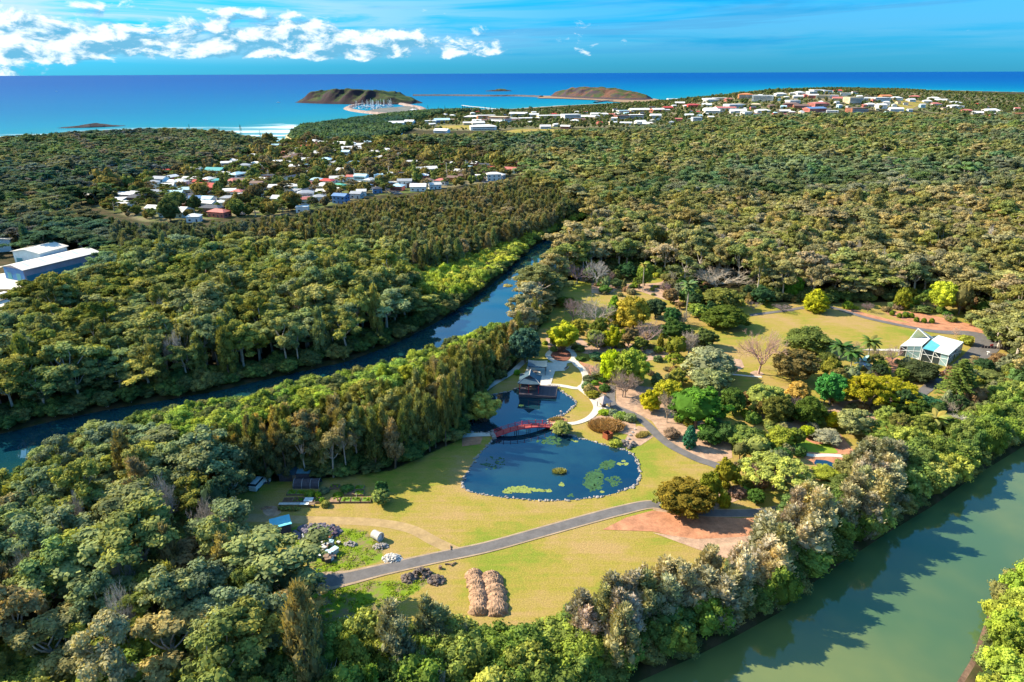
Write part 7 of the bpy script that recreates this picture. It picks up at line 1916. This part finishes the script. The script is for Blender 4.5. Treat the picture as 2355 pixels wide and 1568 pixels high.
rocky('island', [(1112, 210), (1172, 210)], [(0, 209), (.3, 207), (.5, 204.5), (.7, 205.5), (1, 209)], 160, GR, 'tiny rocky island near the horizon', 3)
rocky('island', [(133, 296), (284, 291)], [(0, 295), (.15, 292), (.35, 288), (.55, 283), (.7, 286), (.9, 289), (1, 291)], 60, [(.05, .045, .05), (.06, .05, .05), (.06, .05, .06), (.03, .028, .035)], 'dark low rock island close to the shore', 4)
rocky('island', [(808, 278), (842, 279)], [(0, 278), (.5, 276), (1, 278.5)], 14, [(.05, .045, .05), (.06, .05, .05), (.06, .05, .06), (.03, .028, .035)], 'small reef awash off the beach', 5)
def ridge(name, W, w, h, m, label, seed, z0=-1.0, flat=.35):
    g = np.random.default_rng(seed); P = spline(W, 10); n = len(P); V = []; m_ = 9
    for k in range(n):
        d = P[min(k + 1, n - 1)] - P[max(k - 1, 0)]; d /= np.linalg.norm(d) + 1e-9; nn = np.array([-d[1], d[0]])
        for j in range(m_):
            t = j / (m_ - 1) * 2 - 1; z = z0 + (h - z0) * min(1, (1 - abs(t)) / (1 - flat)); q = P[k] + nn * t * w / 2; V.append((q[0] + g.normal(0, .4), q[1] + g.normal(0, .4), z + g.normal(0, .35) * (0 < j < m_ - 1)))
    idx = np.arange(n * m_).reshape(n, m_); f = np.stack([idx[:-1, :-1], idx[1:, :-1], idx[1:, 1:], idx[:-1, 1:]], -1).reshape(-1, 4); return tag(Acc().add(V, f).obj(name, m), label, 'breakwater')
M_BW = simple('breakwater_rock', (.27, .20, .18), .9, .5, .12, obj=False); M_BWD = simple('dark_breakwater_rock', (.09, .08, .09), .9, .5, .12, obj=False)
ridge('breakwater', np.array([G(*p, 0)[:2] for p in [(950, 220), (1040, 220), (1130, 221), (1190, 221), (1245, 223)]]), 30, 5.5, M_BWD, 'long dark breakwater reaching left from the rocky headland', 1)
ridge('breakwater', np.array([G(*toD('N', *p), 0)[:2] for p in [(760, 40), (560, 30), (380, 42), (210, 62), (110, 82), (50, 112), (120, 140), (300, 168), (520, 190), (760, 205), (950, 212)]]), 26, 4.0, M_BW, 'curved rubble breakwater enclosing the marina', 2)
ridge('breakwater', np.array([G(*toD('N', *p), 0)[:2] for p in [(700, 40), (800, 60), (950, 92), (1030, 110), (1060, 150)]]), 30, 4.0, M_BW, 'rubble breakwater joining the island to the shore', 3)
ridge('breakwater', np.array([G(*toD('R', *p), 0)[:2] for p in [(1130, 300), (1180, 292), (1240, 285), (1300, 282)]]), 18, 3, M_BWD, 'short rock groyne below the rocky headland', 4)
sheet('land', np.array([G(*toD('N', *p), 0)[:2] for p in [(300, 150), (500, 110), (700, 100), (850, 85), (1000, 110), (1150, 160), (1150, 200), (900, 205), (600, 185)]]), simple('harbour_ground', (.13, .13, .12), .9, .5, .03, obj=False), 1.2, 'paved harbour apron inside the breakwater')
sheet('land', np.array([G(*toD('R', *p), 0)[:2] for p in [(560, 258), (800, 262), (1100, 275), (1400, 300), (1650, 300), (1800, 280), (1700, 262), (1400, 262), (1300, 255), (900, 240), (620, 235)]]), simple('dusty_land', (.27, .17, .10), .95, .25, .03, obj=False), .9, 'dusty foreshore below the rocky headland')
# jetty
jp = [G(*toD('N', *p), 0)[:2] for p in [(1585, 92), (1700, 108), (1850, 122), (1990, 138), (2080, 145)]]; P = spline(np.array(jp), 6); r = empty('jetty', (P[0][0], P[0][1], 0), 0, 'pale timber jetty reaching into the bay', 'jetty'); a = Acc()
for i in range(len(P) - 1):
    d = P[i + 1] - P[i]; d = d / np.linalg.norm(d); nn = np.array([-d[1], d[0]]) * 4; q = [P[i] - nn, P[i + 1] - nn, P[i + 1] + nn, P[i] + nn]; v = [(x[0] - P[0][0], x[1] - P[0][1], 5) for x in q]; a.add(v + [(x[0], x[1], 4.3) for x in v], [(0, 1, 2, 3), (0, 4, 5, 1), (2, 6, 7, 3), (3, 7, 4, 0)])
    if i % 2 == 0: Acc().box((P[i][0] - P[0][0], P[i][1] - P[0][1], 1.8), (1.2, 5, 5.5)).obj('pier_leg', M_TIMBER, r)
a.obj('deck', M_CONCP, r)
# boats
MP = np.array([G(*toD('N', *p), 0)[:2] for p in [(115, 105), (200, 78), (400, 55), (640, 50), (660, 90), (560, 105), (420, 130), (250, 130)]]); g = np.random.default_rng(12); lo, hi = MP.min(0), MP.max(0); hullm = {}
def hull(c):
    if c not in hullm:
        a = Acc(); st = [(-6, .9), (-3, 1.7), (1, 1.9), (4, 1.2), (6.5, .1)]
        v = []; [v.extend([(x, -w, 1.5), (x, w, 1.5), (x, w * .5, -.3), (x, -w * .5, -.3)]) for x, w in st]
        f = [q for i in range(4) for q in [(4 * i, 4 * i + 4, 4 * i + 5, 4 * i + 1), (4 * i + 1, 4 * i + 5, 4 * i + 6, 4 * i + 2), (4 * i + 3, 4 * i + 2, 4 * i + 6, 4 * i + 7), (4 * i, 4 * i + 3, 4 * i + 7, 4 * i + 4)]] + [(0, 1, 2, 3)]
        hullm[c] = a.add(v, f).mesh('hull', PM(c, 'wall'))
    return hullm[c]
cabm = Acc().box((-.5, 0, 2.0), (5, 2.2, 1.1), taper=.8).mesh('cabin', PM('white', 'wall')); mastm = Acc().tube([(.8, 0, 1.5), (.8, 0, 17)], .24, 4).tube([(.8, 0, 3), (-4.5, 0, 3)], .15, 4).mesh('mast', M_WHITE)
k = 0
while k < 64:
    q = g.uniform(lo, hi)
    if not inside(q[:1], q[1:], MP)[0]: continue
    sail = k % 3 != 0; c = ('white', 'white', 'pale', 'blue')[k % 4]; k += 1; s = g.uniform(.8, 1.3)
    r = empty('sailing_boat' if sail else 'motor_boat', (q[0], q[1], -.9), g.choice([0.2, 1.7]) + g.normal(0, .1), ({'white': 'white', 'pale': 'grey', 'blue': 'blue'}[c] + (' yacht with a tall mast' if sail else ' motor boat') + ' moored in the marina'), 'boat', 'boats moored in the marina')
    for nm, me in (('hull', hull(c)), ('cabin', cabm)) + ((('mast', mastm),) if sail else ()): o = bpy.data.objects.new(nm, me); o.scale = (s, s, s); link(o, r)
for i, (x, y) in enumerate(((130, 210), (640, 236))):
    q = G(x, y, -.9); r = empty('motor_boat', q, .1, ('tiny boat out at sea on the left', 'tiny boat off the left tip of the island')[i], 'boat'); o = bpy.data.objects.new('hull', hull('white')); link(o, r); o = bpy.data.objects.new('cabin', cabm); link(o, r)
# norfolk pines
pc = [t_pine(np.random.default_rng(70 + i), 1, 13, 4.2, 22.0) for i in range(2)]; pcm = [(c.mesh('pine_crown', M_LEAF), t.mesh('pine_trunk', M_BARKD)) for c, t, H in pc]
for i, (fr, x, yb, yt, lb) in enumerate([('N', 1125, 175, 68, 'lone tall pine beside the harbour'), ('N', 1268, 165, 85, 'left pine of the harbour foreshore row'), ('N', 1352, 165, 75, 'second pine of the harbour foreshore row'), ('N', 940, 150, 66, 'pine at the end of the marina breakwater'), ('N', 1495, 160, 95, 'third pine of the harbour foreshore row'), ('N', 1590, 155, 80, 'pine by the start of the jetty'), ('N', 1890, 150, 80, 'pine right of the jetty'), ('N', 1960, 150, 85, 'rightmost pine of the foreshore'),
                                         ('O', 1600, 190, 105, 'pine against the surf at the left beach'), ('O', 2030, 205, 105, 'big pine standing before the beach'), ('O', 285, 250, 168, 'tall pine above the far left woods'), ('O', 1850, 195, 128, 'slim pine between the two beach pines'), ('O', 2190, 215, 155, 'small pine at the creek mouth'), ('O', 515, 270, 185, 'short pine above the far left woods'), ('R', 485, 395, 335, 'pine in front of the turquoise bay'), ('R', 515, 395, 342, 'smaller pine beside the bay pine'), ('R', 50, 385, 340, 'pine at the left of the harbour town'), ('R', 100, 385, 345, 'second pine at the left of the harbour town')]):
    q = G(*toD(fr, x, yb), 2); v = ray(*toD(fr, x, yt)); h = CAM_H + v[2] * (math.hypot(q[0], q[1]) / math.hypot(v[0], v[1])) - 1; r = empty('norfolk_pine', (q[0], q[1], 1), i, lb, 'pine', 'tall pines along the shore'); h = max(8, h)
    for nm, me in (('crown', pcm[i % 2][0]), ('trunk', pcm[i % 2][1])): o = bpy.data.objects.new(nm, me); s = h / 22; o.scale = (s * .95, s * .95, s); o['fcol'] = [.035, .065, .04]; link(o, r)

# ================================================================ telling look-alikes apart
ORD = ['leftmost', 'second from left', 'third from left', 'fourth from left', 'fifth from left', 'sixth from left', 'seventh from left', 'eighth from left', 'ninth from left', 'tenth from left']
bpy.context.view_layer.update()
by = {}
for o in scene.objects:
    if o.parent is None and o.get('category') and o['category'] not in ('gum tree', 'she-oak', 'mangrove', 'shrub'): by.setdefault(o['label'], []).append(o)
for lb, L in by.items():
    if 1 < len(L) <= 10:
        L.sort(key=lambda o: proj(np.array(o.location))[0][0])
        for i, o in enumerate(L): o['label'] = lb + ', ' + (ORD[i] if i < len(L) - 1 or len(L) < 3 else 'rightmost')
